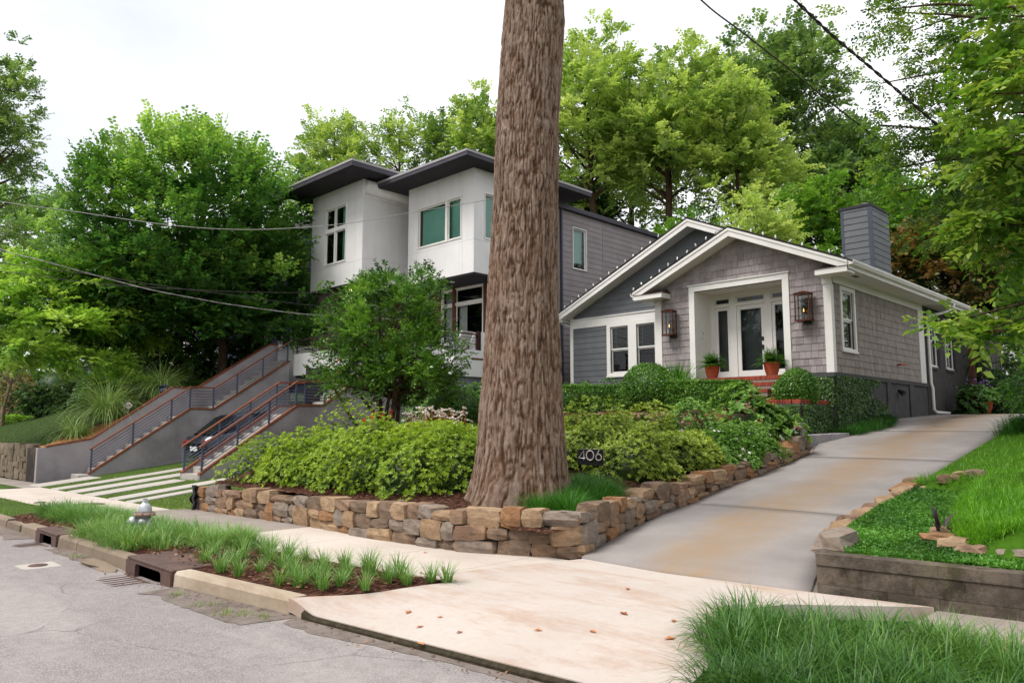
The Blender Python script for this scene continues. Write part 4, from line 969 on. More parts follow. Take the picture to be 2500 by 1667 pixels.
# posts on the front corners
for a, b in ((XL - .03, XL + .2), (XS - .17, XS + .03)):
    mb = MB(); mbox(mb, TF, a, b, 3.0, 5.42, -.03, .035); mb.build('corner_board', 'white', bg_)
    mb = MB(); mbox(mb, TF, a - .02, b + .02, 5.42, 5.70, -.03, .06); mb.build('corner_cap', 'white', bg_)
mb = MB(); mbox(mb, TS, YF - .03, YF + .14, 3.0, 5.42, .002, .032); mb.build('corner_board', 'white', bg_)
# side frieze, pilaster, soffit, ledge, base
mb = MB(); mbox(mb, TS, YF + .16, 27.3, 5.48, 5.72, -.01, .03); mb.build('frieze_board', 'white', bg_)
mb = MB(); mbox(mb, TS, 26.82, 27.34, 3.1, 5.48, -.01, .03); mb.build('pilaster', 'white', bg_)
mb = MB(); mb.box(XS - .02, EXR + .02, YF - .46, 38, 5.70, 5.725)
mb.build('soffit', 'white', bg_)
mb = MB(); mb.box(EXR - .005, EXR + .03, YF - .45, 38, 5.66, 5.86); mb.build('fascia', 'white', bg_)
for y, l_ in ((20.6, .32), (30, .3), (34, .3)): mb = MB(); mb.box(XS + .25, XS + .38, y, y + l_, 5.693, 5.699); mb.build('soffit_vent', 'copper_cap', bg_)
mb = MB(); mb.box(-13.4, XS + .055, YF - .055, YF + .3, 2.98, 3.09); mb.box(XS - .2, XS + .055, YF + .3, 27.75, 2.98, 3.09); mb.build('ledge', 'base_dark', bg_)
mb = MB(); mb.box(-13.2, XS + .01, YF - .01, YF + .25, 1.3, 2.98); mb.box(XS - .25, XS + .01, YF + .25, 27.72, 1.3, 2.98); mb.build('base_wall', 'base_dark', bg_)
for y0, y1 in ((23.55, 23.85), (25.55, 25.9), (27.4, 27.72)): mb = MB(); mb.box(XS, XS + .05, y0, y1, 1.5, 2.98); mb.build('pier', 'base_dark', bg_)
# rear painted brick wall with shuttered windows
wallsheet(bg_, TS, [(27.34, 37.9, 1.8, 5.72)], [(27.85, 28.5, 3.75, 5.42), (29.75, 30.4, 3.75, 5.42), (33.0, 33.7, 3.75, 5.42)], 'brick_paint', .2)
bb = MB()
for i, z in enumerate(np.arange(1.9, 5.68, .0745)):
    u = 27.36 + (.1 if i % 2 else 0)
    while u < 36:
        for a, b, c_, d_ in cut(cut(cut([(u, u + .2, z, z + .064)], (27.7, 29.0, 3.6, 5.5)), (29.6, 30.9, 3.6, 5.5)), (32.8, 34, 3.6, 5.5)): mbox(bb, TS, a, b, c_, d_, -.002, .007)
        u += .212
tag(bb.build('brick_field', 'brick_paint', bg_), kind='stuff')
for a, b in ((27.85, 28.5), (29.75, 30.4), (33.0, 33.7)):
    window(bg_, TS, a, b, 3.75, 5.42, .07, blind=False)
    mb = MB(); mbox(mb, TS, b + .08, b + .42, 3.7, 5.46, .01, .045)
    for z in np.arange(3.8, 5.4, .06): mbox(mb, TS, b + .12, b + .38, z, z + .035, .045, .056)
    mb.build('shutter', 'soffit_dark', bg_)
    mb = MB(); mbox(mb, TS, a - .12, b + .12, 3.6, 3.68, 0, .06); mb.build('sill', 'brick_paint', bg_)
window(bg_, TS, 20.52, 21.34, 3.78, 5.34, .115, blind_to=.95)
# roofs
def slope(xa, za, xb, zb, y0, y1, th=.05, name='roof_slope', mat='shingle_roof'):
    mb = MB(); mb.prism([(xa, y0, za), (xb, y0, zb), (xb, y0, zb + th), (xa, y0, za + th)], (0, y1 - y0, 0)); return mb.build(name, mat, bg_)
slope(EXR, EZ, RX, RZ, YF - .52, 38.2); slope(RX - .001, RZ, EXL, RZ - SL * (RX - EXL), YF - .52, YW)
slope(RX - .001, RZ, MX, MZ_, YW - .52, 38.2); slope(MX - .001, MZ_, MXL, MZ_ - .4589 * (MX - MXL), YW - .52, 38.2)
def rake(x0, z0, x1, z1, y, h=.235, ext=0, name='rake_board'):
    mb = MB(); mb.prism([(x0, y, z0 - h), (x1, y, z1 - h), (x1, y, z1 - .002), (x0, y, z0 - .002)], (0, .05, 0)); mb.build(name, 'white', bg_)
    mb = MB(); mb.prism([(x0, y - .02, z0 - .075), (x1, y - .02, z1 - .075), (x1, y - .02, z1 - .004), (x0, y - .02, z0 - .004)], (0, .018, 0)); mb.build('rake_trim', 'white', bg_)
    mb = MB(); mb.prism([(x0, y + .05, z0 - h), (x1, y + .05, z1 - h), (x1, y + .05, z1 - h + .02), (x0, y + .05, z0 - h + .02)], (0, .46, 0)); mb.build('rake_soffit', 'white', bg_)
rake(EXR, EZ, RX, RZ, YF - .5); rake(RX - .003, RZ, EXL + .0, RZ - SL * (RX - EXL), YF - .5)
rake(-10.6, MZ_ - SL * (MX + 10.6) * -1 if False else MZ_ - SL * (-10.6 - MX), MX, MZ_, YW - .5); rake(MX - .003, MZ_, MXL, MZ_ - .4589 * (MX - MXL), YW - .5)
# cornice returns
def creturn(x0, x1, hipx):
    y0, y1 = YF - .5, YF; zt, zb = 5.74, 5.585
    mb = MB(); mb.box(x0, x1, y0 - .004, y1 + .0, zb, zt); mb.build('cornice_return', 'white', bg_, .006)
    xm = x0 + (x1 - x0) * .5
    mb = MB(); i0, i1 = (x0 + .05, x1) if hipx < 0 else (x0, x1 - .05)
    a = [(x0 - .02, y0 - .03, zt + .002), (x1 + .02, y0 - .03, zt + .002), (x1 + .02, y1, zt + .002), (x0 - .02, y1, zt + .002)]; tp = (x1 - .12 if hipx > 0 else x0 + .12)
    mb.v = a + [(tp, y1 - .05, zt + .17), ((x0 + .1 if hipx > 0 else x1 - .1), y1 - .05, zt + .17)]; o_ = (4, 5) if hipx > 0 else (5, 4)
    L_, R_ = (5, 4) if hipx > 0 else (4, 5)
    mb.f = [(0, 1, R_, L_), (1, 2, R_), (3, 0, L_), (2, 3, L_, R_)]; mb.build('return_roof', 'copper_cap', bg_)
creturn(-8.03, EXR - .0, 1); creturn(EXL + .04, -12.72, -1)
mb = MB(); mb.box(EXL + .05, XL - .01, YF, YW - .02, 5.62, 5.64); mb.build('soffit', 'white', bg_)
mb = MB(); mb.box(MXL + .06, XW + .0, YW - .5, 38, 5.44, 5.465); mb.box(MXL + .03, MXL + .06, YW - .5, 38, 5.44, 5.66); mb.build('soffit', 'white', bg_)
# gutters
def gutter(x, y0, y1, z, sg):
    prof = [(0, 0), (.085, 0), (.10, .03), (.125, .075), (.125, .115), (.115, .115), (.112, .08), (.09, .03), (.08, .012), (0, .012)]
    mb = MB(); mb.prism([(x + sg * a, y0, z + b) for a, b in prof][::(1 if sg < 0 else -1)], (0, y1 - y0, 0)); mb.build('gutter', 'white', bg_)
gutter(EXR + .032, YF - .47, 38, 5.76, 1); gutter(EXL - .0, YF - .47, YW - .05, 5.72, -1); gutter(MXL + .02, YW - .47, 38, 5.55, -1)
mb = MB(); mb.sm = True; mb.tube([(EXR + .09, 28.2, 5.76), (EXR + .09, 28.2, 5.66), (EXR - .1, 28.1, 5.5), (XS + .12, 27.62, 5.36), (XS + .09, 27.58, 5.2), (XS + .09, 27.56, 3.1), (XS + .13, 27.56, 2.95), (XS + .13, 27.55, 2.25), (XS + .2, 27.6, 2.15), (XS + .35, 28.4, 2.13)], .05, 10); mb.build('downspout', 'white', bg_)
mb = MB(); mb.sm = True; mb.tube([(MXL + .0, YW - .3, 5.55), (MXL + .02, YW - .28, 5.42), (XW - .06, YW + .1, 5.28), (XW - .06, YW + .12, 3)], .045, 8); mb.build('downspout', 'white', bg_)
# entry recess
mb = MB(); mb.box(-12.02, -11.885, YF + .004, 20.72, 3.0, 5.7); mb.build('recess_wall', 'white', bg_); mb = MB(); mb.box(-9.13, -8.98, YF + .004, 20.72, 3.0, 5.7); mb.build('recess_wall', 'white', bg_)
mb = MB(); mb.box(-12.03, -8.97, YF + .004, 20.73, 5.702, 5.75); mb.build('recess_ceiling', 'white', bg_)
for a, b, c_, d_ in ((-12.06, -11.88, 3.03, 5.70), (-9.135, -8.95, 3.03, 5.70)):
    mb = MB(); mbox(mb, TF, a, b, c_, d_, -.01, .045); mb.build('door_casing', 'white', bg_)
mb = MB(); mbox(mb, TF, -12.06, -8.95, 5.702, 5.87, -.01, .045); mbox(mb, TF, -12.09, -8.92, 5.872, 5.9, -.01, .075); mb.build('door_casing', 'white', bg_)
for x in (-11.3, -10.5, -9.7): mb = MB(); mb.lathe([(.05, 0), (.05, -.008)], (x, 20.25, 5.702), 14); mb.build('recessed_light', 'plastic_white', bg_)
TD = front(20.7)
mb = MB()      # door frame posts and transom bars
for a, b in ((-11.9, -11.74), (-11.24, -11.03), (-10.13, -9.92), (-9.35, -9.13)): mbox(mb, TD, a, b, 3.05, 5.70, -.1, .0)
for a, b in ((-11.74, -11.24), (-11.03, -10.13), (-9.92, -9.35)): mbox(mb, TD, a, b, 5.28, 5.36, -.1, .012); mbox(mb, TD, a, b, 5.56, 5.70, -.1, .004)
fr = mb.build('door_frame', 'white', bg_)
def leaf(a, b, c_, d_, st_, bt, name, w_=-.03):
    mb = MB(); mbox(mb, TD, a, a + st_, c_, d_, w_ - .045, w_); mbox(mb, TD, b - st_, b, c_, d_, w_ - .045, w_); mbox(mb, TD, a + st_, b - st_, c_, c_ + bt, w_ - .045, w_); mbox(mb, TD, a + st_, b - st_, d_ - st_, d_, w_ - .045, w_)
    o = mb.build(name, 'white', bg_); mb = MB(); mb.poly([TD(a + st_, c_ + bt, w_ - .02), TD(b - st_, c_ + bt, w_ - .02), TD(b - st_, d_ - st_, w_ - .02), TD(a + st_, d_ - st_, w_ - .02)]); mb.build('pane', 'glass', o); return o
dr = leaf(-11.028, -10.132, 3.07, 5.275, .12, .26, 'door'); leaf(-11.738, -11.242, 3.07, 5.275, .09, .26, 'sidelight'); leaf(-9.918, -9.352, 3.07, 5.275, .09, .26, 'sidelight')
for a, b in ((-11.738, -11.242), (-11.028, -10.132), (-9.918, -9.352)): tr = leaf(a, b, 5.362, 5.558, .035, .035, 'transom')
mb = text_mb('406', .13, TD, -10.72, 5.415, -.045, .002); M['gold'] = surf('gold_leaf', lin('#8d8a3c', .7), lin('#9d9848', .7), 3, .5, .4); mb.build('house_number', 'gold', bg_)
mb = MB(); mbox(mb, TD, -10.24, -10.19, 4.18, 4.3, -.03, .0); mbox(mb, TD, -10.24, -10.19, 3.92, 4.06, -.03, .0); mbox(mb, TD, -10.225, -10.2, 3.96, 4.02, .0, .05); mb.build('door_lock', 'dark_metal', dr, .006)
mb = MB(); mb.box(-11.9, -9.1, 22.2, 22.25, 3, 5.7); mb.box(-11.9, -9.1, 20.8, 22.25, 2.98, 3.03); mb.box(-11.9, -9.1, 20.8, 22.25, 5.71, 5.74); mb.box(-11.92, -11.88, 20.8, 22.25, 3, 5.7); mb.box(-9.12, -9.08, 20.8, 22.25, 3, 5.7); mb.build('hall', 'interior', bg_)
mb = MB(); mb.box(-11.875, -11.84, 20.1, 20.2, 4.32, 4.52); mb.build('doorbell', 'plastic_white', bg_, .012); mb = MB(); mb.lathe([(.018, 0), (.018, .012)], (-11.84, 20.15, 4.47), 10, (1, 0, 0)); mb.build('doorbell_camera', 'dark_metal', bg_)
# lanterns
def lantern(x0, x1, z0, z1, label):
    t = thing('wall_lantern', ((x0 + x1) / 2, YF, z0), label, 'wall lantern', 'gas lanterns beside the entry'); y0, y1 = YF - .34, YF - .1; xc = (x0 + x1) / 2; yc = (y0 + y1) / 2
    for a in (x0, x1 - .028):
        for b in (y0, y1 - .028): mb = MB(); mb.box(a, a + .028, b, b + .028, z0 + .04, z1 - .09); mb.build('upright', 'copper', t)
    mb = MB(); mb.box(x0 - .01, x1 + .01, y0 - .01, y1 + .01, z0, z0 + .045); mb.build('base', 'copper', t)
    mb = MB(); mb.box(x0 - .012, x1 + .012, y0 - .012, y1 + .012, z1 - .1, z1 - .065); zt = z1 - .065
    k = len(mb.v); mb.v += [(x0 - .03, y0 - .03, zt), (x1 + .03, y0 - .03, zt), (x1 + .03, y1 + .03, zt), (x0 - .03, y1 + .03, zt), (xc - .06, yc - .04, z1), (xc + .06, yc - .04, z1), (xc + .06, yc + .04, z1), (xc - .06, yc + .04, z1)]
    for q in ((0, 1, 5, 4), (1, 2, 6, 5), (2, 3, 7, 6), (3, 0, 4, 7), (4, 5, 6, 7), (3, 2, 1, 0)): mb.f.append(tuple(k + i for i in q))
    mb.build('roof', 'copper', t)
    for pts in ([(x0 + .02, y0 + .012), (x1 - .02, y0 + .012)], [(x1 - .012, y0 + .02), (x1 - .012, y1 - .02)], [(x0 + .012, y0 + .02), (x0 + .012, y1 - .02)], [(x0 + .02, y1 - .012), (x1 - .02, y1 - .012)]):
        (a, b), (c_, d_) = pts; mb = MB(); mb.poly([(a, b, z0 + .045), (c_, d_, z0 + .045), (c_, d_, z1 - .1), (a, b, z1 - .1)]); mb.build('pane', 'glass', t)
    mb = MB(); mb.tube([(xc, yc, z0 + .04), (xc, yc, z0 + .25)], .012, 6); mb.build('burner', 'copper', t)
    mb = MB(); mb.sm = True; mb.lathe([(.004, 0), (.016, .025), (.012, .055), (.002, .1)], (xc, yc, z0 + .25), 8); mb.build('flame', 'flame', t)
    mb = MB(); mb.box(xc - .05, xc + .13, YF - .14, YF - .025, z0 - .06, z0 - .002); mb.box(xc - .06, xc + .06, YF - .1, YF - .022, z0 + .0, z0 + .5); mb.build('bracket', 'dark_metal', t)
lantern(-8.68, -8.28, 4.46, 5.27, 'copper and glass gas lantern by the right of the entry near the corner window')
lantern(-12.84, -12.46, 4.43, 5.24, 'copper and glass gas lantern between the entry and the paired windows')
# chimney
x0, x1, y0, y1, z0, z1 = -9.45, -8.5, 25.0, 26.65, 6.0, 8.82
mb = MB(); mb.box(x0 + .012, x1 - .012, y0 + .012, y1 - .012, z0, z1); ch = mb.build('chimney', 'siding_dark', bg_)
TC1, TC2 = front(y0), side(x1)
for T_, a, b in ((TC1, x0 + .09, x1 - .09), (TC2, y0 + .09, y1 - .03)):
    z = z0
    while z < z1 - .15: mb = MB(); lap(mb, [(a, z), (b, z), (b, min(z + .205, z1 - .08)), (a, min(z + .205, z1 - .08))], z, z + .205, T_, .02, .004); mb.build('siding_board', 'siding_dark', ch); z += .205
for a, b in ((x0, x0 + .09), (x1 - .09, x1)): mb = MB(); mbox(mb, TC1, a, b, z0, z1 - .08, -.02, .022); mb.build('corner_board', 'trim_dark', ch)
mb = MB(); mbox(mb, TC2, y0 - .02, y0 + .09, z0, z1 - .08, -.012, .024); mb.build('corner_board', 'trim_dark', ch)
mb = MB(); mb.box(x0 - .03, x1 + .035, y0 - .035, y1 + .03, z1 - .08, z1 + .02); mb.build('chimney_cap', 'soffit_dark', ch, .01)
mb = MB(); mb.sm = True; cx_, cy_ = (x0 + x1) / 2, (y0 + y1) / 2; mb.lathe([(.13, 0), (.13, .16)], (cx_, cy_, z1 + .02), 18); mb.build('flue', 'dark_metal', ch)
mb = MB(); mb.lathe([(.25, 0), (.26, .03), (.12, .1), (.02, .115)], (cx_, cy_, z1 + .17), 20); mb.build('flue_hood', 'dark_metal', ch)
# hose outlet and floodlight on the side
mb = MB(); mb.tube([(XS, 24.6, 3.55), (XS + .14, 24.5, 3.55), (XS + .2, 24.9, 3.57)], [.02, .03, .018], 8); mb.build('hose_bib', 'terracotta', bg_)
mb = MB(); mb.lathe([(.03, 0), (.05, .05), (.1, .2)], (XS + .02, 24.55, 2.78), 12, (.8, -.1, -.55)); mb.build('flood_light', 'dark_metal', bg_)
# string lights along the eaves
sl_ = thing('string_lights', (RX, YF - .5, RZ), 'string of small white bulbs clipped along the bungalow roof edges', 'string lights')
bulb = MB(); bulb.sm = True; bulb.lathe([(.014, 0), (.02, .02), (.026, .05), (.02, .085), (.004, .11)], (0, 0, 0), 8); bme = bulb.mesh('bulb'); bme.materials.append(M['plastic_white'])
clipm = MB(); clipm.box(-.012, .012, -.02, .02, -.05, .0); 
rng = np.random.default_rng(3)
def bulbs(xa, za, xb, zb, y, step):
    n = int(math.hypot(xb - xa, zb - za) / step)
    wr = MB(); wr.tube([(xa, y - .03, za + .05), (xb, y - .03, zb + .05)], .007, 5); wr.build('wire', 'wire', sl_)
    for i in range(n + 1):
        t = i / n; o = bpy.data.objects.new('bulb', bme); col.objects.link(o); o.parent = sl_; o.location = np.array([xa + (xb - xa) * t, y - .03, za + (zb - za) * t + .05]) - ORG[sl_.name]; o.rotation_euler = (rng.normal(0, .2), rng.normal(0, .25), 0)
bulbs(EXR - .05, EZ + .02, RX, RZ, YF - .5, .36); bulbs(RX - .05, RZ, EXL + .05, RZ - SL * (RX - EXL), YF - .5, .34)
bulbs(-10.9, MZ_ - SL * (-10.9 - MX), MX, MZ_, YW - .5, .4); bulbs(MX - .05, MZ_, MXL + .05, MZ_ - .4589 * (MX - MXL), YW - .5, .36)
# brick steps and terrace cap: every brick a piece
bs = thing('brick_steps', (-10.3, 19, 2.4), 'red brick front steps leading to the glass entry door', 'steps')
bk = MB(); bk.box(-.031, .031, -.1, .1, -.05, .05); bkm = bk.mesh('brick'); bkm.materials.append(M['brick'])
def brick(parent, x, y, z, rz=0):
    o = bpy.data.objects.new('brick', bkm); col.objects.link(o); o.parent = parent; o.location = np.array([x, y, z]) - ORG[parent.name]; o.rotation_euler = (0, 0, rz)
for k, (xa, xb, yf, zt) in enumerate(((-11.7, -8.93, 18.95, 3.03), (-11.0, -8.95, 18.62, 2.84), (-10.8, -8.95, 18.28, 2.65), (-10.8, -8.95, 17.94, 2.46))):
    mb = MB(); mb.box(xa + .004, xb - .004, yf + .012, 20.69 if k == 0 else yf + .5, zt - .5, zt - .006); mb.build('step_core', 'mortar', bs)
    for x in np.arange(xa + .035, xb, .0715): brick(bs, x, yf + .1, zt - .05)
pw = thing('planter_wall', (-8.4, 18.6, 1.4), 'low ivy clad planter wall with a red brick cap below the corner', 'planter wall')
mb = MB(); mb.box(-9.2, -7.98, 18.0, 18.2, 1.2, 2.25); mb.box(-8.18, -7.98, 18.2, YF - .02, 1.2, 2.25); mb.build('wall', 'base_dark', pw)
for x in np.arange(-9.18, -8.2, .0715): brick(pw, x, 18.1, 2.302)
for y in np.arange(18.03, YF - .05, .0715): brick(pw, -8.08, y, 2.302, math.pi / 2)
mb = MB(); mb.box(-9.2, -8.2, 18.2, 19.75, 2.0, 2.22); mb.build('soil_fill', 'mulch', pw)
# grey paver kerb and step at the drive
gs = thing('paver_steps', (-7.9, 18.3, 1.2), 'grey stone paver steps at the edge of the driveway', 'steps')
rng = np.random.default_rng(6)
for i in range(6):
    a = np.array([-7.8, 16.95]) + np.array([.07, .41]) * i; mb = MB(); mb.hexa([(a[0] - .3, a[1], 1.0), (a[0], a[1], 1.0), (a[0] + .07, a[1] + .4, 1.0), (a[0] - .3, a[1] + .4, 1.0), (a[0] - .3, a[1], 1.48 + .01 * i), (a[0], a[1], 1.48 + .01 * i), (a[0] + .07, a[1] + .4, 1.48 + .01 * i), (a[0] - .3, a[1] + .4, 1.48 + .01 * i)]); mb.build('paver', 'stucco_grey', gs, .01)
for i in range(3): mb = MB(); mb.box(-8.5 + .3 * i, -8.21 + .3 * i, 17.05, 17.4, 1.3, 1.78); mb.build('paver', 'stucco_grey', gs, .01)
# ------------------------------------------------------------------ modern house
mh = thing('modern_house', (-23.5, 22, 2.4), 'modern white box house with flat dark overhanging roofs and grey siding', 'house')
MXS = -19.6
def panelface(T, u0, u1, v0, v1, useams, vseams, hole, th=.03, name='panel', mat='stucco_white'):
    us = [u0] + useams + [u1]; vs = [v0] + vseams + [v1]
    for a, b in zip(us[:-1], us[1:]):
        for c_, d_ in zip(vs[:-1], vs[1:]):
            rs = [(a + .004, b - .004, c_ + .004, d_ - .004)]
            for h in hole: rs = cut(rs, h)
            if rs:
                mb = MB()
                for r_ in rs: mbox(mb, T, *r_, -th, 0)
                mb.build(name, mat, mh)
T1 = front(17.5); T2 = side(-19.2); T3 = front(16.05); T4 = side(-23.9)
hR = (-22.36, -19.86, 8.36, 9.92); hRs = (18.0, 19.0, 8.3, 10.0); hL = (-26.55, -25.02, 8.1, 10.42)
panelface(T1, -22.95, -19.2, 7.04, 10.8, [-22.42, -19.8], [8.22], [hR]); panelface(T2, 17.5, 21.6, 7.04, 10.8, [19.2], [8.22], [hRs])
panelface(T3, -27.6, -23.9, 7.18, 11.14, [-24.4], [8.0, 10.5], [hL]); panelface(T4, 16.05, 19.6, 7.18, 11.14, [17.8], [8.05, 10.42], [])
mb = MB()      # sheathing behind the panels, soffits of the boxes
for r_ in cut([(-22.92, -19.24, 7.05, 10.79)], hR): mbox(mb, T1, *r_, -.15, -.032)
for r_ in cut([(17.55, 21.55, 7.05, 10.79)], hRs): mbox(mb, T2, *r_, -.15, -.032)
for r_ in cut([(-27.57, -23.94, 7.19, 11.13)], hL): mbox(mb, T3, *r_, -.15, -.032)
mbox(mb, T4, 16.1, 19.6, 7.19, 11.13, -.15, -.032); mb.box(-27.6, -27.5, 16.1, 22, 7.19, 11.13); mb.box(-22.95, -22.85, 17.65, 19.6, 7.05, 10.79); mb.build('wall', 'stucco_white', mh)
mb = MB(); mb.box(-22.93, -19.22, 17.53, 22, 6.98, 7.038); mb.box(-27.58, -23.92, 16.08, 22, 7.12, 7.178); mb.build('box_soffit', 'soffit_dark', mh)
mb = MB(); mb.sm = True; mb.tube([(-23.85, 16.12, 10.82), (-23.85, 19.5, 10.82)], .26, 16); mb.build('duct', 'stucco_white', mh)
def mroof(x0, x1, y0, y1, z0, z1):
    mb = MB(); mb.box(x0 + .03, x1 - .03, y0 + .03, y1 - .03, z0, z0 + .02); mb.build('roof_soffit', 'soffit_dark', mh)
    mb = MB(); mb.box(x0, x1, y0, y1, z0 + .021, z1 - .08); r_ = mb.build('roof', 'roof_dark', mh)
    mb = MB(); mb.box(x0 - .02, x1 + .02, y0 - .02, y1 + .02, z1 - .078, z1); mb.build('roof_edge', 'roof_lip', r_)
mroof(-23.84, -18.48, 16.5, 23.2, 10.8, 11.04); mroof(-28.4, -22.96, 14.9, 22.5, 11.15, 11.42)
window(mh, T1, *(-22.36, -19.86, 8.36, 9.92), casing=False, kind='split', split=[(-22.32, -20.74, 8.4, 9.88), (-20.62, -19.9, 8.4, 9.88)], blind=False, glass='glass_green', shade=[(-22.3, -19.9, 8.38, 9.9, 'shade')])
window(mh, T2, *hRs, casing=False, kind='fixed', blind=False, glass='glass_green', shade=[(18.02, 18.98, 8.3, 9.98, 'shade')])
window(mh, T3, *hL, casing=False, kind='split', split=[(-26.51, -25.9, 9.56, 10.38), (-25.83, -25.06, 9.56, 10.38), (-26.51, -25.86, 8.14, 9.42), (-25.79, -25.06, 8.14, 9.42)], blind=False, glass='glass_green', shade=[(-25.55, -25.06, 8.14, 10.38, 'shade')], depth=1.2)
mb = MB(); mbox(mb, T3, -26.52, -25.05, 9.42, 9.56, -.05, .02); mbox(mb, T3, -25.87, -25.8, 8.13, 10.4, -.05, .015); mb.build('window_bar', 'white', mh)
mb = MB(); mbox(mb, T1, -20.74, -20.62, 8.38, 9.9, -.05, .02); mb.build('window_bar', 'white', mh)
# body, siding on the flank
TM = side(MXS); hs = [(23.3, 24.2, 8.07, 9.83), (28.6, 29.2, 8.9, 9.6)]
wallsheet(mh, TM, [(19.4, 40, 2.0, 10.45)], hs, 'siding_mod', .15)
mb = MB(); mb.box(-27.6, MXS, 39.8, 40, 2, 10.4); mb.box(-27.6, -27.45, 18.5, 40, 2, 10.4); mb.box(-27.5, MXS, 19.5, 40, 10.3, 10.42); mb.build('wall', 'siding_mod', mh)
for a, b in ((19.45, 22.52), (22.62, 25.3), (25.36, 29.9), (29.96, 39.9)): siding(mh, TM, a, b, 2.4, 10.4, .226, 'siding_mod', [(23.25, 24.25, 8.0, 9.9), (28.55, 29.25, 8.85, 9.65)], tb=.018)
for y in (25.33, 29.93): mb = MB(); mbox(mb, TM, y - .025, y + .025, 2.4, 10.4, 0, .022); mb.build('seam_trim', 'siding_mod', mh)
mb = MB(); mb.box(MXS - .02, MXS + .16, 19.5, 40, 10.42, 10.62); mb.build('roof_gutter', 'roof_dark', mh, .02)
mb = MB(); mbox(mb, TM, 22.53, 22.61, 2.6, 10.42, .02, .1); mb.build('downspout', 'trim_dark', mh)
window(mh, TM, *hs[0], casing=False, kind='fixed', blind=False, glass='glass_green', shade=[(23.34, 24.16, 8.4, 9.8, 'shade')], cw=.05)
window(mh, TM, *hs[1], casing=False, kind='fixed', blind=False, glass='glass_green', cw=.05)
# ground-floor recesses under the boxes
T5 = front(19.0)
for q_ in ((-23.9, -22.7, 19.0, 19.2, 4.3, 7.0), (-20.3, MXS - .16, 19.0, 19.2, 4.3, 7.0), (-27.5, -23.9, 19.2, 19.4, 4.3, 7.1)): mb = MB(); mb.box(*q_); mb.build('wall', 'wood_brown', mh)
window(mh, T5, -22.7, -20.3, 4.5, 6.98, casing=False, kind='split', split=[(-22.66, -22.02, 6.4, 6.94), (-22.66, -22.02, 4.54, 6.32), (-21.86, -20.34, 6.4, 6.94), (-21.86, -20.34, 4.54, 6.32)], blind=False, glass='glass', shade=[(-22.66, -22.1, 4.54, 6.9, 'curtain'), (-21.85, -21.4, 4.54, 6.3, 'curtain')], depth=3)
mb = MB(); mbox(mb, T5, -22.02, -21.86, 4.5, 6.98, -.05, .04); mb.build('window_post', 'wood_brown', mh)
mb = MB(); mbox(mb, T5, -21.86, -20.34, 6.31, 6.41, -.05, .02); mbox(mb, T5, -22.66, -22.03, 6.31, 6.41, -.05, .02); mb.build('window_bar', 'white', mh)
M['taupe'] = surf('taupe_panel', lin('#8c7d74', .75), lin('#9a8b81', .75), 1, .7, .25)
mb = MB(); mb.box(-27.6, -26.7, 16.4, 19.2, 4.3, 7.11); mb.build('entry_wall', 'taupe', mh)
mb = MB(); mb.lathe([(.09, 0), (.09, -.012)], (-25.6, 16.75, 7.118), 16); mb.build('soffit_lamp', 'lamp', mh)
mb = MB(); mb.lathe([(.09, 0), (.09, -.012)], (-20.9, 18.0, 6.978), 16); mb.build('soffit_lamp', 'plastic_white', mh)
# deck
mb = MB(); mb.box(-26.2, -21.6, 14.62, 16.9, 3.6, 4.42); mb.box(-21.6, -20.2, 14.95, 16.9, 3.6, 4.42); d1 = mb.build('deck_fascia', 'stucco_white', mh)
mb = MB(); mb.box(-23.0, MXS + .03, 16.95, 18.2, 3.42, 4.36); mb.box(-20.6, MXS + .03, 18.2, 19.4, 3.42, 5.02); mb.build('deck_fascia', 'stucco_white', mh)
mb = MB(); mb.box(-19.62, MXS + .045, 17.75, 18.8, 4.02, 4.08); mb.build('scupper', 'wood_brown', mh)
mb = MB(); mb.box(-27.58, -23.0, 16.9, 19.2, 4.2, 4.35); mb.build('deck_floor', 'taupe', mh)
mb = MB(); mb.box(-26.19, -21.05, 14.7, 19, 3.52, 3.6); mb.build('deck_soffit', 'soffit_dark', mh)
mb = MB(); mb.box(-20.4, -19.72, 17.3, 19.4, 1.8, 3.42); mb.box(-19.9, -19.72, 19.4, 22, 1.8, 2.9); mb.build('pier', 'stucco_lilac', mh)
for i in range(13): mb = MB(); mb.box(-23.0 + .2 * i, -22.82 + .2 * i, 17.32, 17.37, 1.6, 3.44); mb.build('screen_board', 'wood_maroon', mh)
# garage under the deck
mb = MB(); mb.box(-26.2, -21.0, 19.1, 19.3, .8, 3.6); mb.box(-21.1, -20.95, 12.2, 19.1, .4, 3.5); mb.build('garage_wall', 'soffit_dark', mh)
mb = MB(); mb.box(-26.15, -21.12, 16.6, 16.66, 1.2, 3.52); mb.build('garage_door', 'wood_maroon', mh)
for z in (1.8, 2.4, 3.0): mb = MB(); mb.box(-26.1, -21.15, 16.57, 16.6, z, z + .03); mb.build('garage_panel_rib', 'wood_maroon', mh)
def railing(parent, path, h0, h1, nrail, posts, cap='rail_wood', steel='steel', capw=.09):
    "path [(x,y,z of the stringer)], posts as fractions of path vertices"
    P = [np.array(p, float) for p in path]
    for a, b in zip(P[:-1], P[1:]):
        mb = MB(); mb.beam(a + [0, 0, h1], b + [0, 0, h1], capw, .045); mb.build('top_rail', cap, parent)
        for k in range(nrail):
            h = h0 + (h1 - .08 - h0) * (k + .5) / nrail; mb = MB(); mb.tube([a + [0, 0, h], b + [0, 0, h]], .011, 6); mb.build('rail', steel, parent)
    for p in posts: mb = MB(); mb.box(p[0] - .022, p[0] + .022, p[1] - .022, p[1] + .022, p[2] - .05, p[2] + h1 - .02); mb.build('post', steel, parent)
dk = thing('deck_railing', (-24, 14.7, 4.42), 'dark metal railing on the white entry deck of the modern house', 'railing')
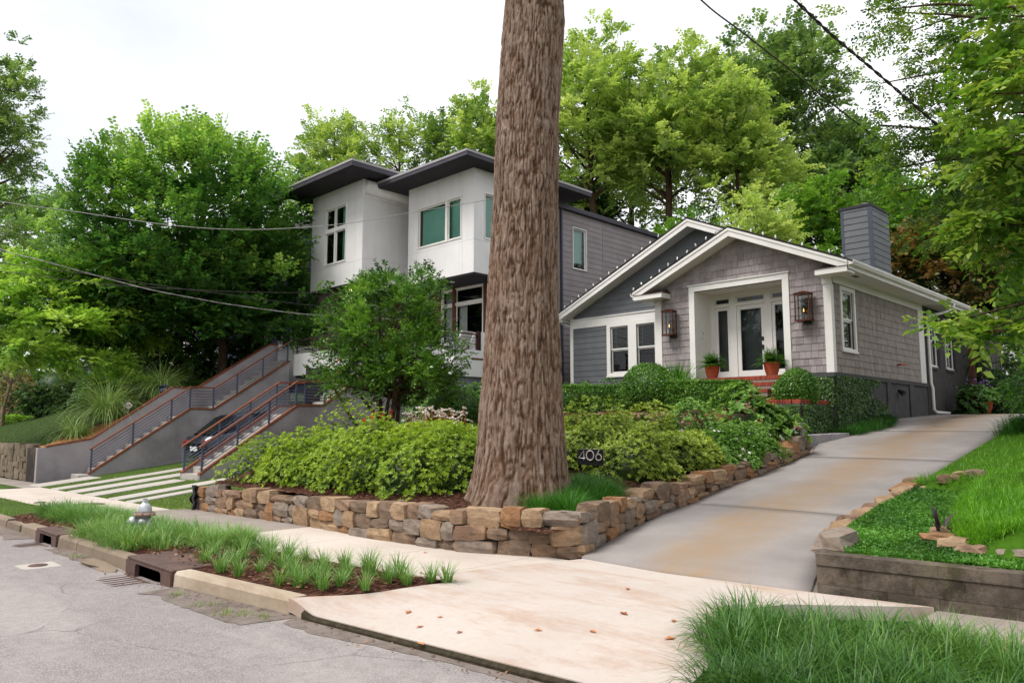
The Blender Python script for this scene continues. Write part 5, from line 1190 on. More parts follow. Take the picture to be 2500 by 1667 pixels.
railing(dk, [(-26.15, 14.7, 4.44), (-21.6, 14.7, 4.44)], .05, .52, 3, [(x, 14.7, 4.44) for x in (-26.1, -25, -23.8, -22.6, -21.6)], 'copper_cap', 'copper_cap', .05)
dk = thing('deck_railing', (-21, 17.05, 4.38), 'steel deck railing with a brown post beside the white parapet', 'railing')
railing(dk, [(-22.9, 17.05, 4.38), (-19.66, 17.05, 4.38), (-19.66, 18.2, 4.38)], .05, .55, 4, [(-22.9, 17.05, 4.38), (-21.3, 17.05, 4.38), (-19.66, 17.05, 4.38)], 'copper_cap')
mb = MB(); mb.box(-19.74, -19.56, 18.1, 18.2, 4.36, 5.04); mb.build('end_post', 'wood_maroon', dk)
# deck chair seen through the railing
lc = thing('deck_chair', (-20.6, 17.9, 4.36), 'pale lounge chair on the deck behind the steel railing', 'chair')
mb = MB(); mb.box(-21.1, -20.1, 17.6, 18.15, 4.6, 4.68); mb.build('seat', 'curtain', lc)
mb = MB(); mb.hexa([(-20.2, 17.6, 4.68), (-20.1, 17.6, 4.68), (-20.1, 18.15, 4.68), (-20.2, 18.15, 4.68), (-19.95, 17.6, 5.05), (-19.87, 17.6, 5.05), (-19.87, 18.15, 5.05), (-19.95, 18.15, 5.05)]); mb.build('backrest', 'curtain', lc)
for x in (-21.05, -20.15):
    for y in (17.62, 18.1): mb = MB(); mb.box(x, x + .04, y, y + .04, 4.36, 4.6); mb.build('leg', 'steel', lc)
# meter boxes, security light
mt = thing('electric_meter', (-19.5, 21.9, 3.7), 'white electric meter box with grey conduit on the grey siding', 'meter')
mb = MB(); mb.box(-19.58, -19.4, 21.75, 22.1, 3.72, 4.4); mb.build('box', 'plastic_white', mt, .015); mb = MB(); mb.lathe([(.09, 0), (.09, .08), (.07, .1)], (-19.4, 21.92, 4.15), 14, (1, 0, 0)); mb.build('dial', 'glass', mt); mb = MB(); mb.lathe([(.06, 0), (.05, .05)], (-19.4, 21.92, 4.15), 12, (1, 0, 0)); mb.build('dial_face', 'steel', mt)
mb = MB(); mb.sm = True; mb.tube([(-19.48, 21.85, 4.4), (-19.48, 21.85, 4.75), (-19.48, 21.7, 4.9), (-19.48, 21.5, 4.9)], .045, 8); mb.build('conduit', 'steel', mt)
mb = MB(); mb.box(-19.58, -19.45, 23.1, 23.5, 3.75, 4.1); tag(mb.build('utility_box', 'plastic_white', None, .01), 'small off white utility box on the grey siding by the bungalow corner', 'utility box')
fl = thing('security_light', (-19.5, 24.3, 7.0), 'grey security light with hanging cables on the grey siding', 'light')
mb = MB(); mb.box(-19.58, -19.48, 24.25, 24.4, 6.9, 7.05); mb.build('bracket', 'steel', fl); mb = MB(); mb.lathe([(.05, 0), (.08, .12), (.085, .2)], (-19.42, 24.2, 7.02), 12, (.5, -.6, -.15)); mb.build('lamp_head', 'roof_lip', fl); mb = MB(); mb.lathe([(.05, 0), (.08, .12), (.085, .2)], (-19.42, 24.45, 6.95), 12, (.7, .5, -.2)); mb.build('lamp_head', 'roof_lip', fl)
mb = MB(); mb.box(-19.55, -19.5, 24.5, 24.56, 6.2, 6.9); mb.build('mast', 'steel', fl); mb = MB(); mb.tube([(-19.5, 24.3, 6.9), (-19.45, 24.25, 6.6), (-19.48, 24.1, 6.3), (-19.52, 24.0, 6.1)], .02, 6); mb.build('cable', 'wire', fl)
# ------------------------------------------------------------------ concrete stairs of the modern house
def profwall(parent, x0, x1, top, zb, name='stair_wall', mat='stucco_grey'):
    pts = [(x1, top[0][0], zb(top[0][0]))] + [(x1, y, zb(y)) for y in np.linspace(top[0][0], top[-1][0], 5)[1:]] + [(x1, y, z) for y, z in top[::-1]]
    mb = MB(); mb.prism(pts, (x0 - x1, 0, 0)); return mb.build(name, mat, parent)
def capbeam(parent, x, top, w_=.2):
    for (ya, za), (yb, zb_) in zip(top[:-1], top[1:]): mb = MB(); mb.beam((x, ya, za + .03), (x, yb, zb_ + .03), w_, .055); mb.build('cap_board', 'rail_wood', parent)
def flight(parent, x0, x1, ya, za, yb, zb_, n):
    for i in range(n): mb = MB(); z = za + (zb_ - za) * (i + 1) / n; y = ya + (yb - ya) * i / n; mb.box(x0, x1, y, y + (yb - ya) / n + .02, z - .32, z); mb.build('step', 'strip', parent)
s1 = thing('staircase', (-26.8, 8, 0), 'long grey stucco staircase beside the straw bed with wood capped walls and rails', 'staircase')
st1 = [(7.72, .2), (10.8, 2.27), (11.63, 2.27), (14.45, 4.12)]
profwall(s1, -26.34, -26.2, st1, lambda y: mz(-26.2, y) - .3); capbeam(s1, -26.27, st1)
farp = [(6.57, 1.02), (6.8, 1.03), (8.1, 1.26), (10.65, 3.04), (11.5, 3.04), (14.25, 4.84), (14.6, 4.86)]
profwall(s1, -27.62, -27.42, farp, lambda y: -.4); capbeam(s1, -27.52, farp[1:], .24)
flight(s1, -27.42, -26.34, 7.72, -.02, 10.8, 2.05, 11); flight(s1, -27.42, -26.34, 11.63, 2.05, 14.6, 4.2, 11); mb = MB(); mb.box(-27.42, -26.34, 10.8, 11.65, 1.8, 2.05); mb.build('landing', 'strip', s1)
Zt = lambda st_, y: float(np.interp(y, [p[0] for p in st_], [p[1] for p in st_]))
railing(s1, [(-26.27, y, z + .05) for y, z in st1], .06, .72, 6, [(-26.27, y, Zt(st1, y) + .05) for y in (7.78, 8.98, 10.17, 10.78, 11.6, 12.45, 13.42, 14.4)])
mb = MB(); mb.box(-26.95, -26.22, 7.42, 7.7, -.1, .2); mb.build('foot_block', 'strip', s1, .01)
M['stain'] = surf('stained_render', lin('#2b2624', .8), lin('#4d443e', .8), 2, .85, .2, streak=.8, c3=lin('#8d7a62', .75))
mb = MB(); mb.box(-28.75, -27.63, 6.6, 6.85, -.4, 1.0); mb.build('end_wall', 'stain', s1)
mb = MB(); mb.box(-27.62, -27.42, 14.62, 16.4, 3.4, 4.9); mb.build('parapet', 'stucco_white', s1)
mb = MB(); mb.sm = True; mb.tube([(-26.18, 11.5, 2.0), (-26.16, 11.5, 1.9), (-26.16, 11.5, .7)], .025, 8); mb.build('drain_pipe', 'stucco_lilac', s1)
s2 = thing('staircase', (-20.5, 9, .3), 'shorter concrete staircase behind the azaleas with railings on both sides', 'staircase')
st2 = [(8.48, .42), (11.27, 2.27), (12.12, 2.29), (14.9, 4.12)]
for a, b in ((-21.1, -20.98), (-19.96, -19.84)): profwall(s2, a, b, st2, lambda y: mz(-20, y) - .3); capbeam(s2, (a + b) / 2, st2, .17)
flight(s2, -20.98, -19.96, 8.48, .25, 11.27, 2.05, 10); flight(s2, -20.98, -19.96, 12.12, 2.05, 14.95, 4.2, 11); mb = MB(); mb.box(-20.98, -19.96, 11.27, 12.14, 1.8, 2.05); mb.build('landing', 'strip', s2)
for x in (-21.04, -19.9): railing(s2, [(x, y, z + .05) for y, z in st2], .06, .68, 6, [(x, y, Zt(st2, y) + .05) for y in (8.55, 9.5, 10.4, 11.22, 12.16, 13, 13.9, 14.85)])
mb = MB(); mb.prism([(-19.72, 12.2, .6), (-19.72, 17.2, .6), (-19.72, 17.2, 2.4), (-19.72, 15.0, 2.4), (-19.72, 12.2, 1.6)], (-.1, 0, 0)); mb.build('side_wall', 'stucco_grey', s2)
# ------------------------------------------------------------------ car on the strip drive
car = thing('parked_car', (-23.4, 12.1, mz(-23.4, 12.1) + .02), 'dark blue car parked on the sloping drive behind the stair railings', 'car')
co = ORG[car.name]
def carsec(y, w_, zb, zt, zs_):    # half section
    return [(-w_ * .9, zb), (-w_, zb + .18), (-w_, zs_), (-w_ * .82, zt), (w_ * .82, zt), (w_, zs_), (w_, zb + .18), (w_ * .9, zb)]
secs = [(-2.25, .78, .35, .75, .6), (-2.15, .86, .25, .92, .75), (-1.4, .9, .22, .98, .85), (-1.05, .9, .22, 1.0, .88), (1.2, .9, .22, .98, .88), (2.0, .88, .25, .95, .8), (2.2, .8, .32, .75, .6)]
mb = MB(); mb.sm = True; k = 0
for s_ in secs:
    for x, z in carsec(*s_): mb.v.append((co[0] + x, co[1] + s_[0], co[2] + z))
for i in range(len(secs) - 1):
    for j in range(8): a = i * 8 + j; b = i * 8 + (j + 1) % 8; mb.f.append((a, b, b + 8, a + 8))
mb.f.append(tuple(range(8))); mb.f.append(tuple(range((len(secs) - 1) * 8, len(secs) * 8))[::-1]); body = mb.build('body', 'car_paint', car)
cab = [(-1.95, .62, .95, .98), (-1.2, .66, .9, 1.42), (.2, .66, .9, 1.47), (1.15, .72, .92, .99)]
mb = MB()
for y, w_, z0, z1 in cab: mb.v += [(co[0] - w_ * 1.2, co[1] + y, co[2] + z0), (co[0] + w_ * 1.2, co[1] + y, co[2] + z0), (co[0] + w_, co[1] + y, co[2] + z1), (co[0] - w_, co[1] + y, co[2] + z1)]
for i in range(3):
    for j in range(4): a = i * 4 + j; b = i * 4 + (j + 1) % 4; mb.f.append((a, b, b + 4, a + 4))
M['car_glass'] = surf('car_glass', lin('#101418'), lin('#161b20'), 2, .06, .6); mb.build('windows', 'car_glass', car)
mb = MB(); mb.hexa([(co[0] - .64, co[1] - 1.15, co[2] + 1.42), (co[0] + .64, co[1] - 1.15, co[2] + 1.42), (co[0] + .64, co[1] + .2, co[2] + 1.47), (co[0] - .64, co[1] + .2, co[2] + 1.47), (co[0] - .6, co[1] - 1.1, co[2] + 1.46), (co[0] + .6, co[1] - 1.1, co[2] + 1.46), (co[0] + .6, co[1] + .15, co[2] + 1.5), (co[0] - .6, co[1] + .15, co[2] + 1.5)]); mb.build('roof', 'car_paint', car)
for x in (-.8, .8):
    for y in (-1.4, 1.4):
        sg = 1 if x > 0 else -1; mb = MB(); mb.sm = True; mb.lathe([(.2, 0), (.33, .01), (.34, .1), (.33, .2), (.2, .2)], (co[0] + x - sg * .1, co[1] + y, co[2] + .34), 22, (sg, 0, 0)); wh_ = mb.build('wheel', 'tyre', car); mb = MB(); mb.lathe([(.21, .19), (.2, .215), (.05, .225)], (co[0] + x - sg * .1, co[1] + y, co[2] + .34), 10, (sg, 0, 0)); mb.build('rim', 'chrome', wh_)
for x in (-.66, .66): mb = MB(); mb.box(co[0] + x - .16, co[0] + x + .16, co[1] - 2.24, co[1] - 2.14, co[2] + .68, co[2] + .82); mb.build('tail_light', 'red_lens', car, .02)
mb = MB(); mb.box(co[0] - .25, co[0] + .25, co[1] - 2.275, co[1] - 2.25, co[2] + .5, co[2] + .63); mb.build('plate', 'plastic_white', car)
for x in (-.62, .62): mb = MB(); mb.box(co[0] + x - .18, co[0] + x + .18, co[1] + 2.12, co[1] + 2.2, co[2] + .6, co[2] + .74); mb.build('headlight', 'plastic_white', car, .02)
car.rotation_euler = (math.atan(.128), 0, 0)
# ------------------------------------------------------------------ neighbours
bh = thing('blue_house', (-39, 21, 4), 'blue clapboard house with white trim half hidden behind the big leafy tree', 'house')
TB_ = side(-32.0); TBf = front(17.2); hb = (17.75, 18.6, 5.35, 7.2)
wallsheet(bh, TB_, [(17.2, 27, 3.2, 11.2)], [hb], 'siding_blue'); siding(bh, TB_, 17.34, 24, 4.3, 11.1, .14, 'siding_blue', [(17.6, 18.75, 5.2, 7.4)])
window(bh, TB_, *hb, .13, blind_to=.95)
wallsheet(bh, TBf, [(-44, -32.0, 3.2, 11.2)], [(-34.6, -33.4, 4.4, 6.6), (-42.6, -41.6, 5.0, 7.0)], 'siding_blue'); siding(bh, TBf, -44, -40, 4.3, 10.9, .14, 'siding_blue', [(-42.8, -41.4, 4.8, 7.2)])
window(bh, TBf, -42.6, -41.6, 5.0, 7.0, .13); window(bh, TBf, -34.6, -33.4, 4.4, 6.6, .13, kind='fixed', blind=False)
for x in (-32.05, -44): mb = MB(); mb.box(x - .09, x + .09, 17.1, 17.25, 3.2, 11); mb.build('corner_board', 'white', bh)
mb = MB(); mb.v = [(-44.6, 16.6, 10.9), (-31.4, 16.6, 10.9), (-31.4, 27.6, 10.9), (-44.6, 27.6, 10.9), (-40, 22, 13.2), (-36, 22, 13.2)]; mb.f = [(0, 1, 5, 4), (1, 2, 5), (2, 3, 4, 5), (3, 0, 4), (3, 2, 1, 0)]; mb.build('roof', 'shingle_roof', bh)
mb = MB(); mb.box(-40, -32.9, 15.0, 17.2, 4.0, 4.25); mb.box(-40, -32.9, 14.9, 17.2, 6.95, 7.2); mb.build('porch', 'white', bh)
for x in (-39.9, -37.6, -35.3, -33.1): mb = MB(); mb.box(x - .08, x + .08, 15.0, 15.16, 4.25, 6.95); mb.build('porch_post', 'white', bh)
mb = MB(); mb.box(-39.9, -33, 15.04, 15.1, 5.1, 5.16)
for x in np.arange(-39.7, -33, .14): mb.box(x, x + .04, 15.05, 15.09, 4.3, 5.1)
tag(mb.build('porch_balusters', 'white', bh), kind='stuff')
br = thing('brown_roof_house', (-64, 22, 3), 'house with a brown shingle roof behind the left trees', 'house')
mb = MB(); mb.box(-72, -54, 20, 30, 2.5, 6.6); mb.build('wall', 'taupe', br)
mb = MB(); mb.v = [(-73, 19, 6.5), (-53, 19, 6.5), (-53, 31, 6.5), (-73, 31, 6.5), (-69, 25, 10.3), (-57, 25, 10.3)]; mb.f = [(0, 1, 5, 4), (1, 2, 5), (2, 3, 4, 5), (3, 0, 4), (3, 2, 1, 0)]; mb.build('roof', 'roof_brown', br)
for x in (-66, -60): window(br, front(20 - .02), x, x + 1.2, 3.8, 5.6, .12)
wf = thing('board_fence', (-49, 13.4, 3), 'white upright board fence behind the left lawn', 'fence')
for i in range(14): x = -51.2 + .27 * i; mb = MB(); mb.box(x, x + .245, 13.3, 13.33, llz(-49, 13.3) - .1, llz(-49, 13.3) + 1.3 + .02 * (i % 2)); mb.build('board', 'white', wf)
mb = MB(); mb.box(-51.2, -47.4, 13.335, 13.37, llz(-49, 13.3) + .9, llz(-49, 13.3) + 1.0); mb.build('rail', 'white', wf)
gh = thing('far_house', (-10, 56, 4), 'pale house with grey windows glimpsed through trees beyond the chimney', 'house')
mb = MB(); mb.box(-16, -2, 54, 62, 3, 12.4); mb.build('wall', 'stucco_white', gh); mb = MB(); mb.prism([(-17, 53.2, 12.3), (-1, 53.2, 12.3), (-9, 53.2, 16.5)], (0, 10, 0)); mb.build('roof', 'roof_lip', gh)
for x in (-14, -11, -8, -5): window(gh, front(54 - .02), x, x + 1.3, 9.3, 11.3, .15, blind=False)
# ------------------------------------------------------------------ overhead cables
def cable(pts, r, mat, label, twist=False):
    P = [at(*p) for p in pts]; P = np.array(P); t0 = np.linspace(0, 1, len(P)); tt = np.linspace(0, 1, 90)
    # smooth by Catmull-Rom
    Q = []
    for t in tt:
        f = t * (len(P) - 1); i = min(int(f), len(P) - 2); u = f - i; p0 = P[max(i - 1, 0)]; p1 = P[i]; p2 = P[i + 1]; p3 = P[min(i + 2, len(P) - 1)]
        Q.append(.5 * ((2 * p1) + (-p0 + p2) * u + (2 * p0 - 5 * p1 + 4 * p2 - p3) * u * u + (-p0 + 3 * p1 - 3 * p2 + p3) * u ** 3))
    mb = MB(); mb.sm = True
    if twist:
        for ph in (0, math.pi): mb.tube([q + np.array([math.cos(j * 1.1 + ph), math.sin(j * 1.1 + ph), math.sin(j * 1.1 + ph)]) * r * .8 for j, q in enumerate(Q)], r * .75, 5)
    else: mb.tube(Q, r, 6)
    tag(mb.build('overhead_cable', mat), label, 'cable', 'overhead service cables')
cable([(1560, -160, 12), (1711, 0, 12.5), (1810, 78, 13.2), (1915, 160, 14), (2020, 245, 15), (2125, 325, 16), (2235, 400, 17.4), (2340, 465, 19), (2460, 525, 21)], .014, 'wire', 'thin black overhead cable above the bungalow chimney')
cable([(1760, -170, 9), (1940, 0, 9.4), (2030, 85, 9.9), (2125, 165, 10.5), (2230, 255, 11.2), (2340, 350, 12), (2500, 480, 13.4), (2700, 630, 15)], .016, 'wire', 'twisted black overhead cable in front of the right hand trees', True)
cable([(-300, 440, 22), (0, 492, 22), (170, 515, 22), (400, 548, 22), (560, 560, 22), (700, 558, 22), (850, 545, 22), (1000, 520, 22.3), (1190, 488, 22.8), (1290, 462, 23.2)], .010, 'wire_pale', 'grey cable sagging across the white boxes of the modern house')
cable([(-300, 500, 20), (0, 608, 21), (98, 635, 21), (206, 665, 21.5), (295, 689, 22), (380, 710, 22), (491, 731, 22.5), (560, 743, 23), (707, 763, 24), (800, 771, 25), (950, 778, 27), (1114, 778, 29), (1330, 740, 31.5), (1408, 712, 32.6)], .010, 'wire_pale', 'pale cable running under the big leafy tree to the modern house', True)
cable([(-300, 640, 22), (0, 662, 22), (236, 692, 22.5), (500, 709, 23), (660, 714, 24), (820, 714, 26), (960, 704, 28)], .01, 'wire', 'thin dark cable crossing the big tree towards the entry soffit')
cable([(-300, 560, 21), (0, 640, 21.5), (206, 668, 22), (380, 696, 22.5), (576, 722, 23.5), (720, 741, 25), (840, 752, 27), (1000, 760, 30)], .01, 'wire', 'thin dark cable just above the pale cable under the big tree')
# ------------------------------------------------------------------ hydrant
hx, hy, hz = -11.78, 4.25, zs(-11.8) + .05
hd = thing('fire_hydrant', (hx, hy, hz), 'silver painted fire hydrant standing in the liriope by the kerb', 'hydrant')
mb = MB(); mb.sm = True; mb.lathe([(.13, 0), (.13, .03), (.095, .05), (.088, .26)], (hx, hy, hz), 20); mb.build('barrel', 'hydrant', hd)
mb = MB(); mb.lathe([(.12, .255), (.145, .262), (.145, .288), (.12, .295)], (hx, hy, hz), 20); mb.build('flange', 'rust', hd)
for i in range(8): a = i * .785 + .2; mb = MB(); mb.lathe([(.011, .25), (.011, .305)], (hx + .128 * math.cos(a), hy + .128 * math.sin(a), hz), 6); mb.build('bolt', 'rust', hd)
mb = MB(); mb.sm = True; mb.lathe([(.1, .295), (.098, .33), (.085, .39), (.06, .425), (.042, .435), (.042, .445)], (hx, hy, hz), 20); mb.build('bonnet', 'hydrant', hd)
mb = MB(); mb.lathe([(.045, .44), (.047, .45), (.047, .462), (.036, .464), (.034, .50), (.036, .502)], (hx, hy, hz), 5); mb.build('operating_nut', 'hydrant', hd)
hdv = np.array([-.55, -.83, 0]); hdv /= np.linalg.norm(hdv)
def nozzle(d, r, l_):
    mb = MB(); mb.sm = True; mb.lathe([(r * .8, .04), (r * .85, l_ * .55), (r, l_ * .57), (r * 1.02, l_ * .9), (r * .8, l_)], (hx, hy, hz + .17), 16, d); n = mb.build('nozzle', 'hydrant', hd); mb = MB(); mb.lathe([(r * .35, l_), (r * .3, l_ + .04)], (hx, hy, hz + .17), 5, d); mb.build('cap_nut', 'hydrant', n)
nozzle(hdv, .075, .2); nozzle(np.array([-hdv[1], hdv[0], 0]), .05, .15); nozzle(np.array([hdv[1], -hdv[0], 0]), .05, .15)
# ------------------------------------------------------------------ signs
ns = thing('house_number_sign', (-7.72, 9.42, .85), 'black sign plate with silver numbers 406 beside the big tree', 'sign')
mb = MB(); TN = (lambda u, v, w: (-7.98 + u * .9487 + w * .316, 9.5 + u * .316 - w * .9487, v)); mbox(mb, TN, .05, .49, 1.08, 1.335, -.012, 0); mb.build('plate', 'dark_metal', ns, .004)
for u in (.08, .42): mb = MB(); mbox(mb, TN, u, u + .025, .6, .96, -.03, -.013); mb.build('stake', 'dark_metal', ns)
h_, b_ = .15, 1.16
def stroke(pts, r=.0095): mb = MB(); mb.tube([TN(u, v, .008) for u, v in pts], r, 6); return mb.build('digit', 'num_silver', ns)
stroke([(.165, b_ + .0), (.165, b_ + h_), (.075, b_ + .03), (.185, b_ + .03)])
stroke([(.27 + .062 * math.cos(a), b_ + h_ / 2 + h_ * .5 * math.sin(a)) for a in np.linspace(0, 6.2832, 28)])
stroke([(.425, b_ + h_ + .012), (.372, b_ + .06)] + [(.415 + .047 * math.cos(a), b_ + .047 + .047 * math.sin(a)) for a in np.linspace(2.7, 2.7 + 6.2832, 26)])
sx, sy = -28.25, 9.45; sz = 2.42
sg = thing('yard_sign', (sx, sy, 1.6), 'small white diamond shaped yard sign with red corners on a stake', 'sign')
cdir = np.array([.72, -.69, 0]); TSg = (lambda u, v, w: tuple(np.array([sx, sy, sz]) + np.array([.69, .72, 0]) * u + np.array([0, 0, v]) + cdir * w))
def flat(pts, w_, mat, name, parent): mb = MB(); mb.prism([TSg(u, v, w_) for u, v in pts], tuple(cdir * .004)); return mb.build(name, mat, parent)
flat([(-.16, 0), (0, -.16), (.16, 0), (0, .16)], 0, 'sign_white', 'panel', sg); flat([(-.035, .11), (.035, .11), (0, .145)], .006, 'sign_red', 'corner', sg); flat([(-.035, -.11), (0, -.145), (.035, -.11)], .006, 'sign_red', 'corner', sg)
for i in range(5): u = -.04 + .028 * i; flat([(u, -.022), (u + .018, -.022), (u + .018, .022), (u, .022)], .006, 'pt_pink', 'lettering', sg)
flat([(-.11, -.03), (-.06, -.04), (-.06, -.025), (-.095, -.015), (-.095, .015), (-.06, .025), (-.06, .04), (-.11, .03)], .006, 'sign_navy', 'lettering', sg)
mb = MB(); mb.tube([(sx, sy, 1.5), (sx, sy, sz - .15)], .012, 6); mb.build('stake', 'plastic_white', sg)
sx, sy, sz = -28.4, 10.7, 2.95
sg = thing('yard_sign', (sx, sy, 2.0), 'tilted navy blue yard sign with pale lettering behind the stair wall', 'sign')
rt_ = .22; TSg = (lambda u, v, w: tuple(np.array([sx, sy, sz]) + np.array([.69, .72, 0]) * (u * math.cos(rt_) - v * math.sin(rt_)) + np.array([0, 0, 1]) * (u * math.sin(rt_) + v * math.cos(rt_)) + cdir * w))
flat([(-.17, -.3), (.17, -.3), (.17, .25), (-.17, .25)], 0, 'sign_grey', 'panel', sg); flat([(-.155, -.285), (.155, -.285), (.155, .235), (-.155, .235)], .006, 'sign_navy', 'face', sg)
for i in range(6): u = -.12 + .042 * i; flat([(u, .02), (u + .028, .02), (u + .028, .13), (u, .13)], .012, 'sign_grey', 'lettering', sg)
for i in range(3): u = -.04 + .042 * i; flat([(u, -.13), (u + .028, -.13), (u + .028, -.04), (u, -.04)], .012, 'sign_grey', 'lettering', sg)
for u in (-.12, .12): mb = MB(); mb.tube([TSg(u, -.9, .0), TSg(u, -.29, .0)], .008, 5); mb.build('stake', 'steel', sg)
# ------------------------------------------------------------------ side gate and pergola at the top of the drive
pg = thing('pergola', (-6.3, 32.5, 2.1), 'brown timber posts and beam of the pergola at the end of the driveway', 'pergola')
for x, y, zt in ((-7.3, 30.8, 4.7), (-5.55, 30.9, 5.2), (-4.6, 33, 5.2), (-7.6, 33, 5.2)): mb = MB(); mb.box(x - .075, x + .075, y - .075, y + .075, 2.0, zt); mb.build('post', 'wood_brown', pg)
mb = MB(); mb.box(-7.7, -4.4, 30.8, 30.95, 5.2, 5.42); mb.box(-7.7, -4.4, 32.95, 33.1, 5.2, 5.42); mb.build('beam', 'wood_brown', pg)
for i in range(8): x = -7.6 + .42 * i; mb = MB(); mb.box(x, x + .06, 30.5, 33.4, 5.42, 5.56); mb.build('rafter', 'wood_brown', pg)
ig = thing('iron_gate', (-6.4, 30.9, 2.1), 'black iron garden gate between the timber pergola posts', 'gate')
mb = MB(); mb.box(-7.2, -5.65, 30.85, 30.89, 2.3, 2.34); mb.build('rail', 'dark_metal', ig); mb = MB(); mb.box(-7.2, -5.65, 30.85, 30.89, 3.9, 3.94); mb.build('rail', 'dark_metal', ig)
for x in np.arange(-7.1, -5.7, .13): mb = MB(); mb.box(x, x + .018, 30.86, 30.88, 2.15, 4.1); mb.build('bar', 'dark_metal', ig)
# ------------------------------------------------------------------ the big tree
def vnoise(u, v, per, seed):
    "2-D value noise, periodic in u with period per"
    rng = np.random.default_rng(seed); tab = rng.random((per, 512))
    iu = np.floor(u).astype(int); iv = np.floor(v).astype(int); fu = u - iu; fv = v - iv; fu = fu * fu * (3 - 2 * fu); fv = fv * fv * (3 - 2 * fv)
    g = lambda a, b: tab[a % per, b % 512]
    return (g(iu, iv) * (1 - fu) + g(iu + 1, iv) * fu) * (1 - fv) + (g(iu, iv + 1) * (1 - fu) + g(iu + 1, iv + 1) * fu) * fv
def atH(px, py, D):
    r = FW + RT * (px - CX) / F_PX - UV * (py - CY) / F_PX; return CAM + r * (D / (r @ FH))
TD_ = 11.05
cps = [(1262, 1300, 165), (1264, 1250, 140), (1268, 1200, 124), (1271, 1140, 113), (1273, 1060, 105), (1273, 957, 97), (1276, 800, 89), (1278, 640, 83), (1288, 300, 78), (1304, 60, 77), (1304, 0, 74)]
zz_ = [atH(a, b, TD_)[2] for a, b, c in cps]; cc_ = [atH(a, b, TD_) for a, b, c in cps]; rr_ = [c / F_PX * TD_ for a, b, c in cps]
def tr_c(z): return np.array([np.interp(z, zz_, [q[0] for q in cc_]), np.interp(z, zz_, [q[1] for q in cc_])]) + (np.array([.03, .03]) * max(0, z - zz_[-1]))
def tr_r(z): return np.interp(z, zz_, rr_) * (1 if z < zz_[-1] else max(.3, 1 - .05 * (z - zz_[-1])))
nth, nz_ = 370, 450
zv = np.concatenate([np.linspace(.25, 8.6, 420), np.linspace(8.65, 14.5, nz_ - 420)]); th = np.arange(nth) / nth
TH, ZZ = np.meshgrid(th, zv, indexing='ij')
wp = .9 * vnoise(TH * 20, ZZ * 1.5, 20, 1)
n1 = vnoise(TH * 104 + wp, ZZ * 4.6, 104, 2); n2 = vnoise(TH * 70 + 2 * wp, ZZ * 2.6, 70, 5); n3 = vnoise(TH * 120, ZZ * 18, 120, 4)
fur = np.clip(.62 * np.minimum(np.abs(2 * n1 - 1) * 2.0, 1) + .38 * np.minimum(np.abs(2 * n2 - 1) * 2.2, 1) + .5 * (n3 - .5), 0, 1)
RR = np.vectorize(tr_r)(ZZ); flare = 1 + .1 * np.clip((1.5 - ZZ) / 1.0, 0, 1) * np.cos(TH * 2 * np.pi * 5 + 1) + .07 * (vnoise(TH * 5, ZZ * .8, 5, 6) - .5) + .04 * (vnoise(TH * 9, ZZ * 2.1, 9, 16) - .5)
RR = RR * flare - .014 + .027 * fur
cx_ = np.vectorize(lambda z: tr_c(z)[0])(ZZ); cy_ = np.vectorize(lambda z: tr_c(z)[1])(ZZ)
BV = np.stack([cx_ + RR * np.cos(TH * 2 * np.pi), cy_ + RR * np.sin(TH * 2 * np.pi), ZZ], -1).reshape(-1, 3)
ii, jj = np.meshgrid(np.arange(nth), np.arange(nz_ - 1), indexing='ij'); i2 = (ii + 1) % nth
BF = np.stack([ii * nz_ + jj, i2 * nz_ + jj, i2 * nz_ + jj + 1, ii * nz_ + jj + 1], -1).reshape(-1, 4)
b0 = tr_c(.6); BT = thing('large_street_tree', (b0[0], b0[1], .6), 'huge old tree with furrowed brown bark behind the stone wall', 'tree')
putnp('trunk', BV, BF, 'bark_big', BT, {'furrow': fur.reshape(-1)}, smooth=True)
ct = tr_c(14.3)
cdat = crown(91, [(ct[0] - 2, ct[1] - 1, 21.5, 5.5, 5.5, 3.8), (ct[0] + 2, ct[1] + 2, 22, 4.5, 4.5, 3.2)], 50, 1.0, 6, 8, .3, .17, .9)
mb = MB(); mb.sm = True; branches(mb, np.random.default_rng(4), [(ct[0], ct[1], 12.8), (ct[0], ct[1], 14.4)], [.34, .3], cdat[3], 16, .16); mb.build('limbs', 'bark', BT)
putnp('crown', cdat[0], cdat[1], 'lf_lime', BT, {'tint': cdat[2]})

